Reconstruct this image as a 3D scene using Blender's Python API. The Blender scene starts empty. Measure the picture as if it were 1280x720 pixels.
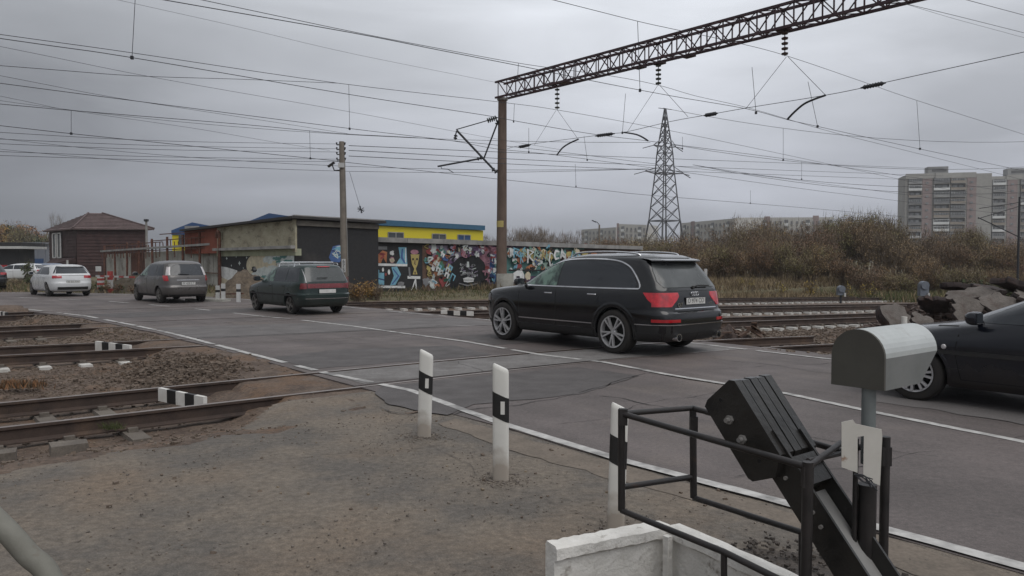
import bpy, bmesh, math, random
from mathutils import Vector, Matrix, noise
R = math.radians
scene = bpy.context.scene
col = scene.collection
rnd = random.Random(7)

# ---------------------------------------------------------------- camera
F = 960.0                      # focal length in pixels of the 1280 px wide photograph
PIT = math.atan(35 / F)
EYE = 1.7
cam_d = bpy.data.cameras.new('camera')
cam_d.sensor_width = 36.0
cam_d.lens = 36.0 * F / 1280.0
cam_d.clip_start = 0.05
cam_d.clip_end = 6000
cam = bpy.data.objects.new('camera', cam_d)
cam.location = (0, 0, EYE)
cam.rotation_euler = (R(90) - PIT, 0, 0)
col.objects.link(cam)
scene.camera = cam
scene.render.resolution_x = 1024
scene.render.resolution_y = 576

# ---------------------------------------------------------------- sky, sun, exposure
SUN_EL, SUN_AZ = R(58), R(150)       # overcast: a broad, weak sun behind thick cloud
world = bpy.data.worlds.new('World')
scene.world = world
world.use_nodes = True
wn, wl = world.node_tree.nodes, world.node_tree.links
wn.clear()
w_out = wn.new('ShaderNodeOutputWorld')
w_bg = wn.new('ShaderNodeBackground')
w_bg2 = wn.new('ShaderNodeBackground')
w_add = wn.new('ShaderNodeAddShader')
w_sky = wn.new('ShaderNodeTexSky')
w_sky.sky_type = 'NISHITA'
w_sky.sun_disc = False
w_sky.sun_elevation = SUN_EL
w_sky.sun_rotation = SUN_AZ
w_sky.dust_density = 4.0
w_bg2.inputs['Strength'].default_value = 0.004
wl.new(w_sky.outputs[0], w_bg2.inputs['Color'])
tc = wn.new('ShaderNodeTexCoord')
sep = wn.new('ShaderNodeSeparateXYZ')
wl.new(tc.outputs['Generated'], sep.inputs[0])
ramp = wn.new('ShaderNodeValToRGB')
wl.new(sep.outputs['Z'], ramp.inputs[0])
els = ramp.color_ramp.elements
els[0].position = 0.0; els[0].color = (0.345, 0.365, 0.410, 1)
els[1].position = 0.09; els[1].color = (0.485, 0.505, 0.565, 1)
e = els.new(0.22); e.color = (0.655, 0.680, 0.735, 1)
e = els.new(0.30); e.color = (0.750, 0.780, 0.835, 1)
e = els.new(0.50); e.color = (0.82, 0.85, 0.90, 1)
e = els.new(1.0); e.color = (0.90, 0.93, 0.98, 1)
# azimuth: the deck is a little thicker to the left (west)
azm = wn.new('ShaderNodeMapRange')
wl.new(sep.outputs['X'], azm.inputs[0])
azm.inputs[1].default_value = -1; azm.inputs[2].default_value = 1
azr = wn.new('ShaderNodeValToRGB'); wl.new(azm.outputs[0], azr.inputs[0])
azr.color_ramp.interpolation = 'B_SPLINE'
ae = azr.color_ramp.elements
ae[0].position = 0.0; ae[0].color = (0.44,) * 3 + (1,)
ae[1].position = 1.0; ae[1].color = (0.88,) * 3 + (1,)
for x_, v_ in ((-0.55, 0.46), (-0.40, 0.56), (-0.28, 0.68), (-0.10, 0.86), (0.04, 0.99), (0.25, 1.04), (0.47, 0.96)):
    e = ae.new((x_ + 1) / 2); e.color = (v_, v_, v_, 1)
# cloud streaks, stretched sideways
mp = wn.new('ShaderNodeMapping')
mp.inputs['Scale'].default_value = (1.0, 1.0, 4.5)
mp.inputs['Rotation'].default_value = (0, R(10), 0)
wl.new(tc.outputs['Generated'], mp.inputs[0])
nz = wn.new('ShaderNodeTexNoise')
nz.inputs['Scale'].default_value = 2.1
nz.inputs['Detail'].default_value = 5
nz.inputs['Roughness'].default_value = 0.5
nz.inputs['Distortion'].default_value = 0.4
wl.new(mp.outputs[0], nz.inputs['Vector'])
nzr = wn.new('ShaderNodeMapRange')
wl.new(nz.outputs['Fac'], nzr.inputs[0])
nzr.inputs[1].default_value = 0.3; nzr.inputs[2].default_value = 0.72
nzr.inputs[3].default_value = 0.74; nzr.inputs[4].default_value = 1.22
mul = wn.new('ShaderNodeMath'); mul.operation = 'MULTIPLY'
wl.new(azr.outputs[0], mul.inputs[0]); wl.new(nzr.outputs[0], mul.inputs[1])
vm = wn.new('ShaderNodeVectorMath'); vm.operation = 'SCALE'
wl.new(ramp.outputs[0], vm.inputs[0]); wl.new(mul.outputs[0], vm.inputs['Scale'])
wl.new(vm.outputs[0], w_bg.inputs['Color'])
w_bg.inputs['Strength'].default_value = 1.0
wl.new(w_bg.outputs[0], w_add.inputs[0]); wl.new(w_bg2.outputs[0], w_add.inputs[1])
wl.new(w_add.outputs[0], w_out.inputs[0])

sun_d = bpy.data.lights.new('sun', 'SUN')
sun_d.energy = 1.25
sun_d.angle = R(50)
sun_d.color = (1.0, 0.97, 0.93)
sun = bpy.data.objects.new('sun', sun_d)
sd = Vector((math.sin(SUN_AZ) * math.cos(SUN_EL), math.cos(SUN_AZ) * math.cos(SUN_EL), math.sin(SUN_EL)))
sun.rotation_euler = (-sd).to_track_quat('-Z', 'Y').to_euler()
col.objects.link(sun)
scene.view_settings.view_transform = 'Standard'
scene.view_settings.look = 'None'
scene.view_settings.gamma = 1.0
scene.view_settings.exposure = 0.0

# ---------------------------------------------------------------- the place: u runs along the tracks, n along the road
T = Vector((0.784, 0.621, 0)).normalized()
N = Vector((-T.y, T.x, 0))
def elev(u):                      # the railway falls gently away to the right
    t = max(0.0, u - 11.0)
    return max(-1.9, -0.022 * t * t / (t + 4.0)) if t < 95 else -1.9
def W(u, n, z=0.0, drop=True):
    p = T * u + N * n
    return Vector((p.x, p.y, z + (elev(u) if drop else 0.0)))
def UN(x, y):
    return x * T.x + y * T.y, x * N.x + y * N.y
def ray(px, py):
    a = (px - 640) / F; b = -(py - 360) / F
    c, s = math.cos(PIT), math.sin(PIT)
    return Vector((a, c + b * s, b * c - s))
def G(px, py, z=0.0):             # a point standing on the ground
    d = ray(px, py); zz = z
    for i in range(30):
        k = (zz - EYE) / d.z
        u, n = UN(d.x * k, d.y * k)
        zz = z + elev(u)
    return Vector((d.x * k, d.y * k, zz))
def P(px, py, depth):             # a point at a known distance
    d = ray(px, py); k = depth / d.y
    return Vector((d.x * k, depth, EYE + d.z * k))
def PU(px, py, u0):               # a point on the vertical plane u = u0
    d = ray(px, py); k = u0 / (d.x * T.x + d.y * T.y)
    return Vector((d.x * k, d.y * k, EYE + d.z * k))
def PN(px, py, n0):               # a point on the vertical plane n = n0
    d = ray(px, py); k = n0 / (d.x * N.x + d.y * N.y)
    return Vector((d.x * k, d.y * k, EYE + d.z * k))
def ease(t):
    t = max(0.0, min(1.0, t)); return t * t * (3 - 2 * t)
def fbm(x, y, s=1.0, o=4, seed=0.0):
    v, a, f = 0.0, 1.0, s
    for i in range(o):
        v += a * noise.noise(Vector((x * f, y * f, seed + i * 3.1))); a *= 0.5; f *= 2.03
    return v

# ---------------------------------------------------------------- materials
MATS = {}
def M(name, c1, c2=None, c3=None, scale=4.0, rough=0.8, rvar=0.1, bump=0.0, bscale=None, metal=0.0, coat=0.0,
      lo=0.35, hi=0.65, detail=6.0, c3scale=None, c3lo=0.55, c3hi=0.7, coords='Object', stretch=(1, 1, 1), spec=0.5,
      randval=0.0, streak=0.0, alpha=1.0, fine=0.0, fscale=60.0, emit=None):
    if name in MATS: return MATS[name]
    m = bpy.data.materials.new(name); m.use_nodes = True
    nt = m.node_tree; nd, lk = nt.nodes, nt.links
    b = nd['Principled BSDF']
    b.inputs['Roughness'].default_value = rough
    b.inputs['Metallic'].default_value = metal
    b.inputs['Specular IOR Level'].default_value = spec
    b.inputs['Coat Weight'].default_value = coat
    b.inputs['Coat Roughness'].default_value = 0.08
    t = nd.new('ShaderNodeTexCoord')
    if coords == 'World':
        g = nd.new('ShaderNodeNewGeometry'); src = g.outputs['Position']
    else:
        src = t.outputs[coords]
    mp = nd.new('ShaderNodeMapping'); mp.inputs['Scale'].default_value = stretch
    lk.new(src, mp.inputs[0])
    def tex(s, d=detail, off=0.0):
        n = nd.new('ShaderNodeTexNoise'); n.inputs['Scale'].default_value = s; n.inputs['Detail'].default_value = d
        n.inputs['Roughness'].default_value = 0.6
        if off:
            a = nd.new('ShaderNodeVectorMath'); a.operation = 'ADD'; a.inputs[1].default_value = (off, off * 1.7, off * .3)
            lk.new(mp.outputs[0], a.inputs[0]); lk.new(a.outputs[0], n.inputs['Vector'])
        else:
            lk.new(mp.outputs[0], n.inputs['Vector'])
        return n
    def rng(sock, a, bb, c=0.0, d=1.0):
        r = nd.new('ShaderNodeMapRange'); r.inputs[1].default_value = a; r.inputs[2].default_value = bb
        r.inputs[3].default_value = c; r.inputs[4].default_value = d
        lk.new(sock, r.inputs[0]); return r.outputs[0]
    def mix(f, A, B, mode='MIX'):
        x = nd.new('ShaderNodeMix'); x.data_type = 'RGBA'; x.blend_type = mode
        if isinstance(f, float): x.inputs[0].default_value = f
        else: lk.new(f, x.inputs[0])
        for s, v in ((6, A), (7, B)):
            if isinstance(v, tuple): x.inputs[s].default_value = (*v, 1)
            else: lk.new(v, x.inputs[s])
        return x.outputs[2]
    if c2 is None: c2 = tuple(v * 0.8 for v in c1)
    n1 = tex(scale)
    colr = mix(rng(n1.outputs['Fac'], lo, hi), c1, c2)
    if c3 is not None:
        n3 = tex(c3scale or scale * 0.4, off=5.3)
        colr = mix(rng(n3.outputs['Fac'], c3lo, c3hi), colr, c3)
    if fine:
        n4 = tex(fscale, 3.0, off=9.1)
        v = rng(n4.outputs['Fac'], 0.3, 0.7, 1 - fine, 1 + fine)
        sc = nd.new('ShaderNodeVectorMath'); sc.operation = 'SCALE'
        lk.new(colr, sc.inputs[0]); lk.new(v, sc.inputs['Scale']); colr = sc.outputs[0]
    if streak:
        mp2 = nd.new('ShaderNodeMapping'); mp2.vector_type = 'TEXTURE'; mp2.inputs['Rotation'].default_value = (0, 0, math.atan2(T.y, T.x)); mp2.inputs['Scale'].default_value = (0.42, 5.5, 1)
        lk.new(src, mp2.inputs[0]); ns_ = nd.new('ShaderNodeTexNoise'); ns_.inputs['Scale'].default_value = 1.0; ns_.inputs['Detail'].default_value = 4; lk.new(mp2.outputs[0], ns_.inputs['Vector'])
        v = rng(ns_.outputs['Fac'], 0.3, 0.7, 1 - streak, 1 + streak); sc = nd.new('ShaderNodeVectorMath'); sc.operation = 'SCALE'; lk.new(colr, sc.inputs[0]); lk.new(v, sc.inputs['Scale']); colr = sc.outputs[0]
        nf_ = nd.new('ShaderNodeTexVoronoi'); nf_.inputs['Scale'].default_value = 95; lk.new(src, nf_.inputs['Vector'])
        v = rng(nf_.outputs['Distance'], 0.0, 0.6, 1.35, 0.86); sc = nd.new('ShaderNodeVectorMath'); sc.operation = 'SCALE'; lk.new(colr, sc.inputs[0]); lk.new(v, sc.inputs['Scale']); colr = sc.outputs[0]
    if randval:
        oi = nd.new('ShaderNodeObjectInfo')
        h = nd.new('ShaderNodeHueSaturation')
        lk.new(rng(oi.outputs['Random'], 0, 1, 1 - randval, 1 + randval), h.inputs['Value'])
        lk.new(rng(oi.outputs['Random'], 0, 1, 0.48, 0.52), h.inputs['Hue'])
        lk.new(colr, h.inputs['Color']); colr = h.outputs[0]
    lk.new(colr, b.inputs['Base Color'])
    lk.new(rng(n1.outputs['Fac'], 0.3, 0.7, max(0.02, rough - rvar), min(1, rough + rvar)), b.inputs['Roughness'])
    if bump:
        nb = tex(bscale or scale * 3, 5.0, off=2.2)
        bp = nd.new('ShaderNodeBump'); bp.inputs['Strength'].default_value = min(1.0, bump)
        bp.inputs['Distance'].default_value = 0.02
        lk.new(nb.outputs['Fac'], bp.inputs['Height']); lk.new(bp.outputs[0], b.inputs['Normal'])
    if emit:
        b.inputs['Emission Color'].default_value = (*emit[0], 1); b.inputs['Emission Strength'].default_value = emit[1]
    MATS[name] = m
    return m

# ---------------------------------------------------------------- mesh helpers
class MB:
    def __init__(self): self.v = []; self.f = []; self.m = []; self.mi = 0
    def add(self, vs, fs):
        o = len(self.v); self.v.extend([tuple(p) for p in vs])
        for f in fs: self.f.append(tuple(i + o for i in f)); self.m.append(self.mi)
    def box(self, c, s, rot=None, jit=0.0):
        c = Vector(c); hx, hy, hz = s[0] / 2, s[1] / 2, s[2] / 2
        vs = []
        for x in (-hx, hx):
            for y in (-hy, hy):
                for z in (-hz, hz):
                    p = Vector((x, y, z))
                    if jit: p += Vector((rnd.uniform(-jit, jit), rnd.uniform(-jit, jit), rnd.uniform(-jit, jit)))
                    if rot is not None: p = rot @ p
                    vs.append(c + p)
        self.add(vs, [(0, 1, 3, 2), (4, 6, 7, 5), (0, 4, 5, 1), (2, 3, 7, 6), (0, 2, 6, 4), (1, 5, 7, 3)])
        return self
    def beam(self, a, b, w, h=None, up=(0, 0, 1)):
        a, b = Vector(a), Vector(b); h = h or w; d = (b - a)
        if d.length < 1e-6: return self
        dn = d.normalized(); up = Vector(up)
        if abs(dn.dot(up)) > 0.98: up = Vector((1, 0, 0))
        s = dn.cross(up).normalized() * (w / 2); t = s.cross(dn).normalized() * (h / 2)
        vs = [a - s - t, a + s - t, a + s + t, a - s + t, b - s - t, b + s - t, b + s + t, b - s + t]
        self.add(vs, [(3, 2, 1, 0), (4, 5, 6, 7), (0, 1, 5, 4), (1, 2, 6, 5), (2, 3, 7, 6), (3, 0, 4, 7)])
        return self
    def tube(self, pts, r, n=8, caps=True, r2=None):
        pts = [Vector(p) for p in pts]; k = len(pts); base = len(self.v); fs = []
        ref = Vector((0, 0, 1))
        d0 = (pts[-1] - pts[0])
        if d0.length < 1e-6: d0 = pts[1] - pts[0]
        if abs(d0.normalized().z) > 0.9: ref = Vector((1, 0, 0))
        vs = []
        for i, p in enumerate(pts):
            d = (pts[min(i + 1, k - 1)] - pts[max(i - 1, 0)])
            d = d.normalized() if d.length > 1e-9 else d0.normalized()
            s = d.cross(ref); s = s.normalized() if s.length > 1e-6 else Vector((1, 0, 0)); t = s.cross(d)
            rr = r if r2 is None else r + (r2 - r) * i / (k - 1)
            if isinstance(r, (list, tuple)): rr = r[i]
            for j in range(n):
                a = 2 * math.pi * j / n
                vs.append(p + s * (rr * math.cos(a)) + t * (rr * math.sin(a)))
        for i in range(k - 1):
            for j in range(n):
                fs.append((i * n + j, i * n + (j + 1) % n, (i + 1) * n + (j + 1) % n, (i + 1) * n + j))
        if caps and n > 2:
            fs.append(tuple(range(n - 1, -1, -1))); fs.append(tuple((k - 1) * n + j for j in range(n)))
        self.add(vs, fs); return self
    def lathe(self, prof, n=24, c=(0, 0, 0), axis='Z', closed=False):
        c = Vector(c); vs = []; fs = []; k = len(prof)
        for (r, h) in prof:
            for j in range(n):
                a = 2 * math.pi * j / n; x, y = r * math.cos(a), r * math.sin(a)
                p = (x, y, h) if axis == 'Z' else ((x, h, y) if axis == 'Y' else (h, x, y))
                vs.append(c + Vector(p))
        for i in range(k - 1 + (1 if closed else 0)):
            i2 = (i + 1) % k
            for j in range(n):
                fs.append((i * n + j, i * n + (j + 1) % n, i2 * n + (j + 1) % n, i2 * n + j))
        self.add(vs, fs); return self
    def prism(self, poly, off):           # 3-D polygon extruded by a vector
        off = Vector(off); k = len(poly); vs = [Vector(p) for p in poly] + [Vector(p) + off for p in poly]
        fs = [tuple(range(k - 1, -1, -1)), tuple(range(k, 2 * k))]
        for i in range(k): fs.append((i, (i + 1) % k, k + (i + 1) % k, k + i))
        self.add(vs, fs); return self
    def grid(self, rows, closed_u=False, skip=None):
        k = len(rows[0]); vs = [p for r in rows for p in r]; fs = []
        for i in range(len(rows) - 1):
            for j in range(k - (0 if closed_u else 1)):
                if skip and skip(i, j): continue
                j2 = (j + 1) % k
                fs.append((i * k + j, i * k + j2, (i + 1) * k + j2, (i + 1) * k + j))
        self.add(vs, fs); return self
    def blob(self, c, r, jit=0.25, squash=(1, 1, 1), sub=1, rot=None):
        bm = bmesh.new(); bmesh.ops.create_icosphere(bm, subdivisions=sub, radius=1.0)
        vs = []
        for v in bm.verts:
            p = v.co * (r * (1 + rnd.uniform(-jit, jit)))
            p = Vector((p.x * squash[0], p.y * squash[1], p.z * squash[2]))
            if rot is not None: p = rot @ p
            vs.append(p + Vector(c))
        fs = [tuple(v.index for v in f.verts) for f in bm.faces]; bm.free()
        self.add(vs, fs); return self
    def mesh(self, name, mats, smooth=None):
        me = bpy.data.meshes.new(name); me.from_pydata(self.v, [], self.f)
        for m in (mats if isinstance(mats, (list, tuple)) else [mats]): me.materials.append(m)
        if any(self.m): me.polygons.foreach_set('material_index', self.m)
        if smooth is not None:
            me.polygons.foreach_set('use_smooth', [True] * len(me.polygons))
            me.set_sharp_from_angle(angle=R(smooth))
        me.update(); return me
    def build(self, name, mats, parent=None, smooth=None, fixn=False):
        me = self.mesh(name, mats, smooth)
        if fixn:
            bm = bmesh.new(); bm.from_mesh(me); bmesh.ops.recalc_face_normals(bm, faces=bm.faces); bm.to_mesh(me); bm.free()
        return link(name, me, parent)
def link(name, me, parent=None, loc=None, rot=None, scale=None):
    o = bpy.data.objects.new(name, me); col.objects.link(o)
    if parent is not None: o.parent = parent
    if loc is not None: o.location = loc
    if rot is not None: o.rotation_euler = rot
    if scale is not None: o.scale = scale
    return o
def tag(o, label=None, cat=None, group=None, kind=None):
    if label: o['label'] = label
    if cat: o['category'] = cat
    if group: o['group'] = group
    if kind: o['kind'] = kind
    return o
def thing(name, label, cat, loc=(0, 0, 0), rz=0.0, group=None):
    o = link(name, None, None, loc, (0, 0, rz)); o.empty_display_size = 0.2
    return tag(o, label, cat, group)
def struct(o): o['kind'] = 'structure'; return o
KIDS = {}
def copy_tree(o, parent=None):
    c = o.copy(); col.objects.link(c); c.parent = parent
    for ch in list(o.children): copy_tree(ch, c)
    return c
def text_mesh(body, size, depth=0.002):
    cu = bpy.data.curves.new('lettering', 'FONT'); cu.body = body; cu.size = size; cu.extrude = depth
    cu.align_x = 'CENTER'; cu.align_y = 'CENTER'; cu.resolution_u = 2
    o = bpy.data.objects.new('tmp', cu); col.objects.link(o)
    dg = bpy.context.evaluated_depsgraph_get(); dg.update()
    me = bpy.data.meshes.new_from_object(o.evaluated_get(dg)); bpy.data.objects.remove(o)
    return me

# shared colours
m_asph = M('asphalt', (0.120, 0.099, 0.093), (0.088, 0.075, 0.071), (0.142, 0.117, 0.101), scale=0.55, rough=0.72, rvar=0.12, bump=0.35, bscale=45, coords='World', c3scale=0.35, fine=0.20, fscale=26, streak=0.16)
m_patch = M('asphalt_patch', (0.130, 0.119, 0.115), (0.100, 0.092, 0.089), scale=1.6, rough=0.8, bump=0.4, bscale=40, coords='World', fine=0.2, fscale=50)
m_dark_patch = M('dark_patch', (0.080, 0.071, 0.068), (0.064, 0.057, 0.055), scale=2.2, rough=0.7, bump=0.5, bscale=40, coords='World', fine=0.2, fscale=50)
m_apron = M('apron_dirt', (0.158, 0.132, 0.105), (0.112, 0.099, 0.086), (0.165, 0.126, 0.092), scale=0.9, rough=0.92, rvar=0.05, bump=0.9, bscale=26, coords='World', lo=0.42, hi=0.57, c3scale=0.7, c3lo=0.5, c3hi=0.72, fine=0.26, fscale=18, streak=0.06)
m_ballast = M('ballast_dirt', (0.130, 0.094, 0.070), (0.070, 0.048, 0.036), (0.120, 0.074, 0.046), scale=2.6, rough=0.95, bump=0.9, bscale=22, coords='World', c3scale=1.2, c3lo=0.52, c3hi=0.62, fine=0.4, fscale=24)
m_stone = M('gravel_stone', (0.145, 0.112, 0.086), (0.082, 0.060, 0.045), (0.115, 0.078, 0.052), scale=9.0, rough=0.9, coords='World', c3scale=3)
m_soil = M('grass_soil', (0.130, 0.112, 0.062), (0.085, 0.075, 0.042), (0.10, 0.070, 0.040), scale=0.8, rough=0.95, bump=0.6, bscale=9, coords='World', fine=0.3, fscale=9)
m_white_line = M('road_paint', (0.50, 0.49, 0.47), (0.30, 0.29, 0.28), (0.16, 0.155, 0.15), scale=7, rough=0.7, coords='World', c3scale=2.2, c3lo=0.52, c3hi=0.66)
m_white = M('white_paint', (0.70, 0.69, 0.66), (0.58, 0.56, 0.52), (0.42, 0.39, 0.34), scale=5, rough=0.6, c3scale=9, c3lo=0.6, c3hi=0.75, bump=0.1)
m_black = M('black_paint', (0.010, 0.010, 0.011), (0.018, 0.017, 0.016), scale=8, rough=0.5, bump=0.15, bscale=40)
m_rail_side = M('rail_rust', (0.062, 0.040, 0.030), (0.036, 0.025, 0.021), (0.085, 0.054, 0.036), scale=3, rough=0.85, coords='World', fine=0.2)
m_rail_top = M('rail_head', (0.30, 0.265, 0.245), (0.20, 0.17, 0.155), scale=2, rough=0.42, metal=0.5, coords='World')
m_sleeper = M('sleeper_concrete', (0.150, 0.130, 0.108), (0.095, 0.080, 0.068), scale=3, rough=0.9, coords='World', fine=0.2)
m_sleeper_w = M('sleeper_whitewash', (0.56, 0.55, 0.52), (0.40, 0.38, 0.35), (0.25, 0.22, 0.19), scale=7, rough=0.85, coords='World', c3scale=4, c3lo=0.56, c3hi=0.7)
m_concrete = M('concrete', (0.26, 0.25, 0.235), (0.19, 0.18, 0.168), scale=2.0, rough=0.9, bump=0.3, fine=0.12)
m_rust = M('rusty_steel', (0.13, 0.050, 0.032), (0.07, 0.035, 0.026), (0.19, 0.08, 0.04), scale=6, rough=0.85)
m_wire = M('wire_metal', (0.022, 0.024, 0.030), (0.016, 0.017, 0.022), rough=0.6)
# ================================================================= the setting
# ---- edges of the road in (u, n)
def lerp_tab(tab, x):
    if x <= tab[0][0]: return tab[0][1]
    for (a, va), (b, vb) in zip(tab, tab[1:]):
        if x <= b: return va + (vb - va) * (x - a) / (b - a)
    return tab[-1][1]
NEAR = [(-12, 4.72), (12, 4.72), (19, 4.6), (26, 4.0), (31, 3.0), (36, 1.5), (42, -1.6), (50, -7.5), (60, -16), (75, -31), (95, -52)]
FAR = [(-12, 12.75), (20, 12.9), (27, 12.7), (33, 11.7), (38, 10.4), (44, 7.6), (52, 1.8), (62, -7), (77, -22), (97, -43)]
MID = [(-12, 8.8), (8, 8.8), (18, 8.95), (23, 8.4), (29, 7.6), (35.6, 6.2), (42, 3.6), (50, -2), (60, -11)]
def u_near(n): return lerp_tab(NEAR, n)
def u_far(n): return lerp_tab(FAR, n)
TRACKS = [lambda u: 10.05 - (0.0115 * (u - 6) ** 2 if u > 6 else 0.0) if u < 17 else 8.66 - 0.12 * (u - 17),
          lambda u: (17.3 - 0.185 * u + 0.0018 * u * u) if 0 < u < 50 else (17.3 - 0.185 * u if u <= 0 else 12.55),
          lambda u: 22.7 - 0.115 * u if u < 45 else 17.5,
          lambda u: 28.9 - 0.070 * u if u < 60 else 24.7]
GA = 0.80
# ---- ground: one sheet to the horizon
def gh(u, n):
    e = elev(u)
    if 7.6 < n < 30.5 and -40 < u < 75: return e - 0.55
    far = math.hypot(u - 5, n - 20)
    if u > 16 and n > 20: e = e * (1 - ease((n - TRACKS[3](u) - 2.2) / 6.0))
    und = 0.0 if far < 60 else min(1.0, (far - 60) / 200) * fbm(u, n, 0.008, 3) * 2.0
    return e - 0.05 + und
us = [-2500, -1200, -600, -300, -180, -110, -75, -55] + [-40 + i * 2.5 for i in range(47)] + [82, 92, 110, 140, 190, 270, 400, 700, 1300, 2500]
ns = [-1500, -700, -300, -150, -80, -45, -25, -15, -8, -3, 2, 5, 7.4, 7.7, 12, 18, 24, 30.4, 30.7] + [33 + i * 3 for i in range(18)] + [95, 110, 140, 190, 270, 400, 700, 1300, 2600]
g = MB(); g.grid([[W(u, n, gh(u, n), False) for u in us] for n in ns])
o = g.build('ground', m_soil, smooth=60); struct(o)

# ---- ballast bed between the rails
def bed_h(u, n):
    e = elev(u)
    base = -0.225
    if u < 9:   # rises to the asphalt on the near side
        ramp = ease((u - (u_near(n) - (1.95 if n < 15 else 1.6)) + 0.30 * fbm(u, n, 0.9, 2, 3)) / 1.1)
    else:
        ramp = 1 - ease((u - u_far(n) - 0.05 + 0.15 * fbm(u, n, 1.2, 2, 5)) / 1.1)
    if u_near(n) + 0.1 < u < u_far(n) - 0.1: return e - 0.16
    h = base + ramp * 0.212
    if n < 8.95: h = max(h, base + (0.205 if u < 9 else 0.17) * ease((8.95 - n) / 1.5))
    # spill of gravel between the first and second track
    if 11.2 < n < 15.6 and u < 9: h += 0.02 * math.exp(-((n - 13.4) / 1.1) ** 2) * (0.6 + 0.8 * ease((u - 1) / 3))
    if u > 12.8 and 8 < n < 13: h += 0.07 * math.exp(-((n - 11.3) / 0.9) ** 2)
    if n > 29.6: h += 0.17 * ease((n - 29.6) / 1.2)
    amp = 0.028
    if u > 13.2:
        for i, t in enumerate(TRACKS[1:]):
            q_ = t(u) - n
            if 1.02 < q_ < 2.6: h = min(h, base - 0.045 * ease((q_ - 1.02) / 0.25) * ease((2.6 - q_) / 0.6) * ease((u - 13.2) / 1.5))
    for i, t in enumerate(TRACKS):
        d = abs(n - t(u))
        if u > 13.2 and i > 0 and 1.02 < t(u) - n < 2.6: continue
        if d < (1.75 if u > 13 or (i == 1 and n < t(u) and u < 3.2) else 1.35): h = min(h, (-0.215 if u > 13 else -0.20) + (0.09 if i == 0 and u < 4 else 0.0) * ease((u - 1.2) / 2.2)) if (u < 3.6 or u > 14.0) else h; amp = 0.013
    return e + h + amp * fbm(u, n, 3.2, 3, 1)
def frange(a, b, s):
    r = []; x = a
    while x < b - 1e-6: r.append(x); x += s
    r.append(b); return r
bu = frange(-30, -6, 1.2)[:-1] + frange(-6, 5.2, 0.11)[:-1] + frange(5.2, 12.4, 0.9)[:-1] + frange(12.4, 20, 0.16)[:-1] + frange(20, 34, 0.4)[:-1] + frange(34, 75, 1.5)
bn = frange(7.3, 19, 0.13)[:-1] + frange(19, 31.2, 0.24)
b = MB(); b.grid([[W(u, n, bed_h(u, n), False) for u in bu] for n in bn])
o = b.build('ballast_bed', m_ballast, smooth=60); struct(o)

# ---- loose stones (uncountable)
def stone_mesh():
    bm = bmesh.new(); bmesh.ops.create_icosphere(bm, subdivisions=1, radius=1.0)
    return [v.co.copy() for v in bm.verts], [tuple(v.index for v in f.verts) for f in bm.faces]
cube_v = [Vector((x, y, z)) for x in (-1, 1) for y in (-1, 1) for z in (-1, 1)]
cube_f = [(0, 1, 3, 2), (4, 6, 7, 5), (0, 4, 5, 1), (2, 3, 7, 6), (0, 2, 6, 4), (1, 5, 7, 3)]
def scatter_stones(name, label, cnt, pick, rmin, rmax, mat, sink=0.3):
    V = []; Fc = []
    for i in range(cnt):
        p = pick()
        if p is None: continue
        r = rnd.uniform(rmin, rmax) * rnd.uniform(0.6, 1.2)
        q = Matrix.Rotation(rnd.uniform(0, 6.3), 3, 'Z') @ Matrix.Rotation(rnd.uniform(-0.6, 0.6), 3, 'X')
        o_ = len(V)
        for c in cube_v:
            w = Vector((c.x * rnd.uniform(.55, 1.1), c.y * rnd.uniform(.45, .9), c.z * rnd.uniform(.35, .7))) * r
            w = q @ w; V.append((p.x + w.x, p.y + w.y, p.z + w.z + r * (0.5 - sink)))
        Fc.extend([tuple(k + o_ for k in f) for f in cube_f])
    m = MB(); m.v = V; m.f = Fc; m.m = [0] * len(Fc)
    return tag(m.build(name, mat), label, None, None, 'stuff')
def pick_left():
    n = 7.55 + 8.1 * rnd.random() ** 1.1; u = rnd.uniform(-3.0, 4.9)
    if u > u_near(n) - 0.85 and rnd.random() < 0.93: return None
    if -1.46 < n - TRACKS[1](u) < 0 and rnd.random() < 0.93: return None
    for i, t in enumerate(TRACKS[:2]):
        if abs(n - t(u)) < 0.98 and (u > 2.6 or rnd.random() < 0.75): return None
    if n < 9.2 and rnd.random() < 0.72: return None
    return W(u, n, bed_h(u, n), False)
scatter_stones('gravel', 'grey brown track gravel between the rails left of the road', 13000, pick_left, 0.010, 0.026, m_stone)
def pick_heap():
    u = rnd.gauss(3.35, 0.42); n = rnd.gauss(12.9, 0.8)
    if not (11.3 < n < 15.0) or u > 4.35: return None
    return W(u, n, bed_h(u, n) + rnd.random() * 0.06, False)
scatter_stones('gravel', 'coarse crushed asphalt and gravel heaped beside the road edge', 1500, pick_heap, 0.012, 0.036, m_stone)
def pick_left2():
    n = rnd.uniform(15.6, 29); u = rnd.uniform(-2.0, 4.6)
    if u > u_near(n) - 0.2: return None
    for t in TRACKS:
        if abs(n - t(u)) < 0.95: return None
    return W(u, n, bed_h(u, n), False)
scatter_stones('gravel', 'gravel between the far tracks left of the road', 7000, pick_left2, 0.018, 0.042, m_stone)
def pick_right():
    u = 12.9 + 12 * rnd.random() ** 1.3; n = rnd.uniform(6.0, 13.6)
    for t in TRACKS[:1]:
        if abs(n - t(u)) < 0.9: return None
    return W(u, n, bed_h(u, n) if n > 7.3 else elev(u) - 0.05, False)
scatter_stones('gravel', 'brown gravel between road edge and rubble on the right', 8000, pick_right, 0.022, 0.05, m_stone)
def pick_apron():
    u = rnd.uniform(-2.5, 4.7); n = rnd.uniform(-0.5, 7.6)
    if fbm(u, n, 1.3, 3, 8) < rnd.uniform(-0.5, 0.6): return None
    return W(u, n, 0.0)
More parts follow.
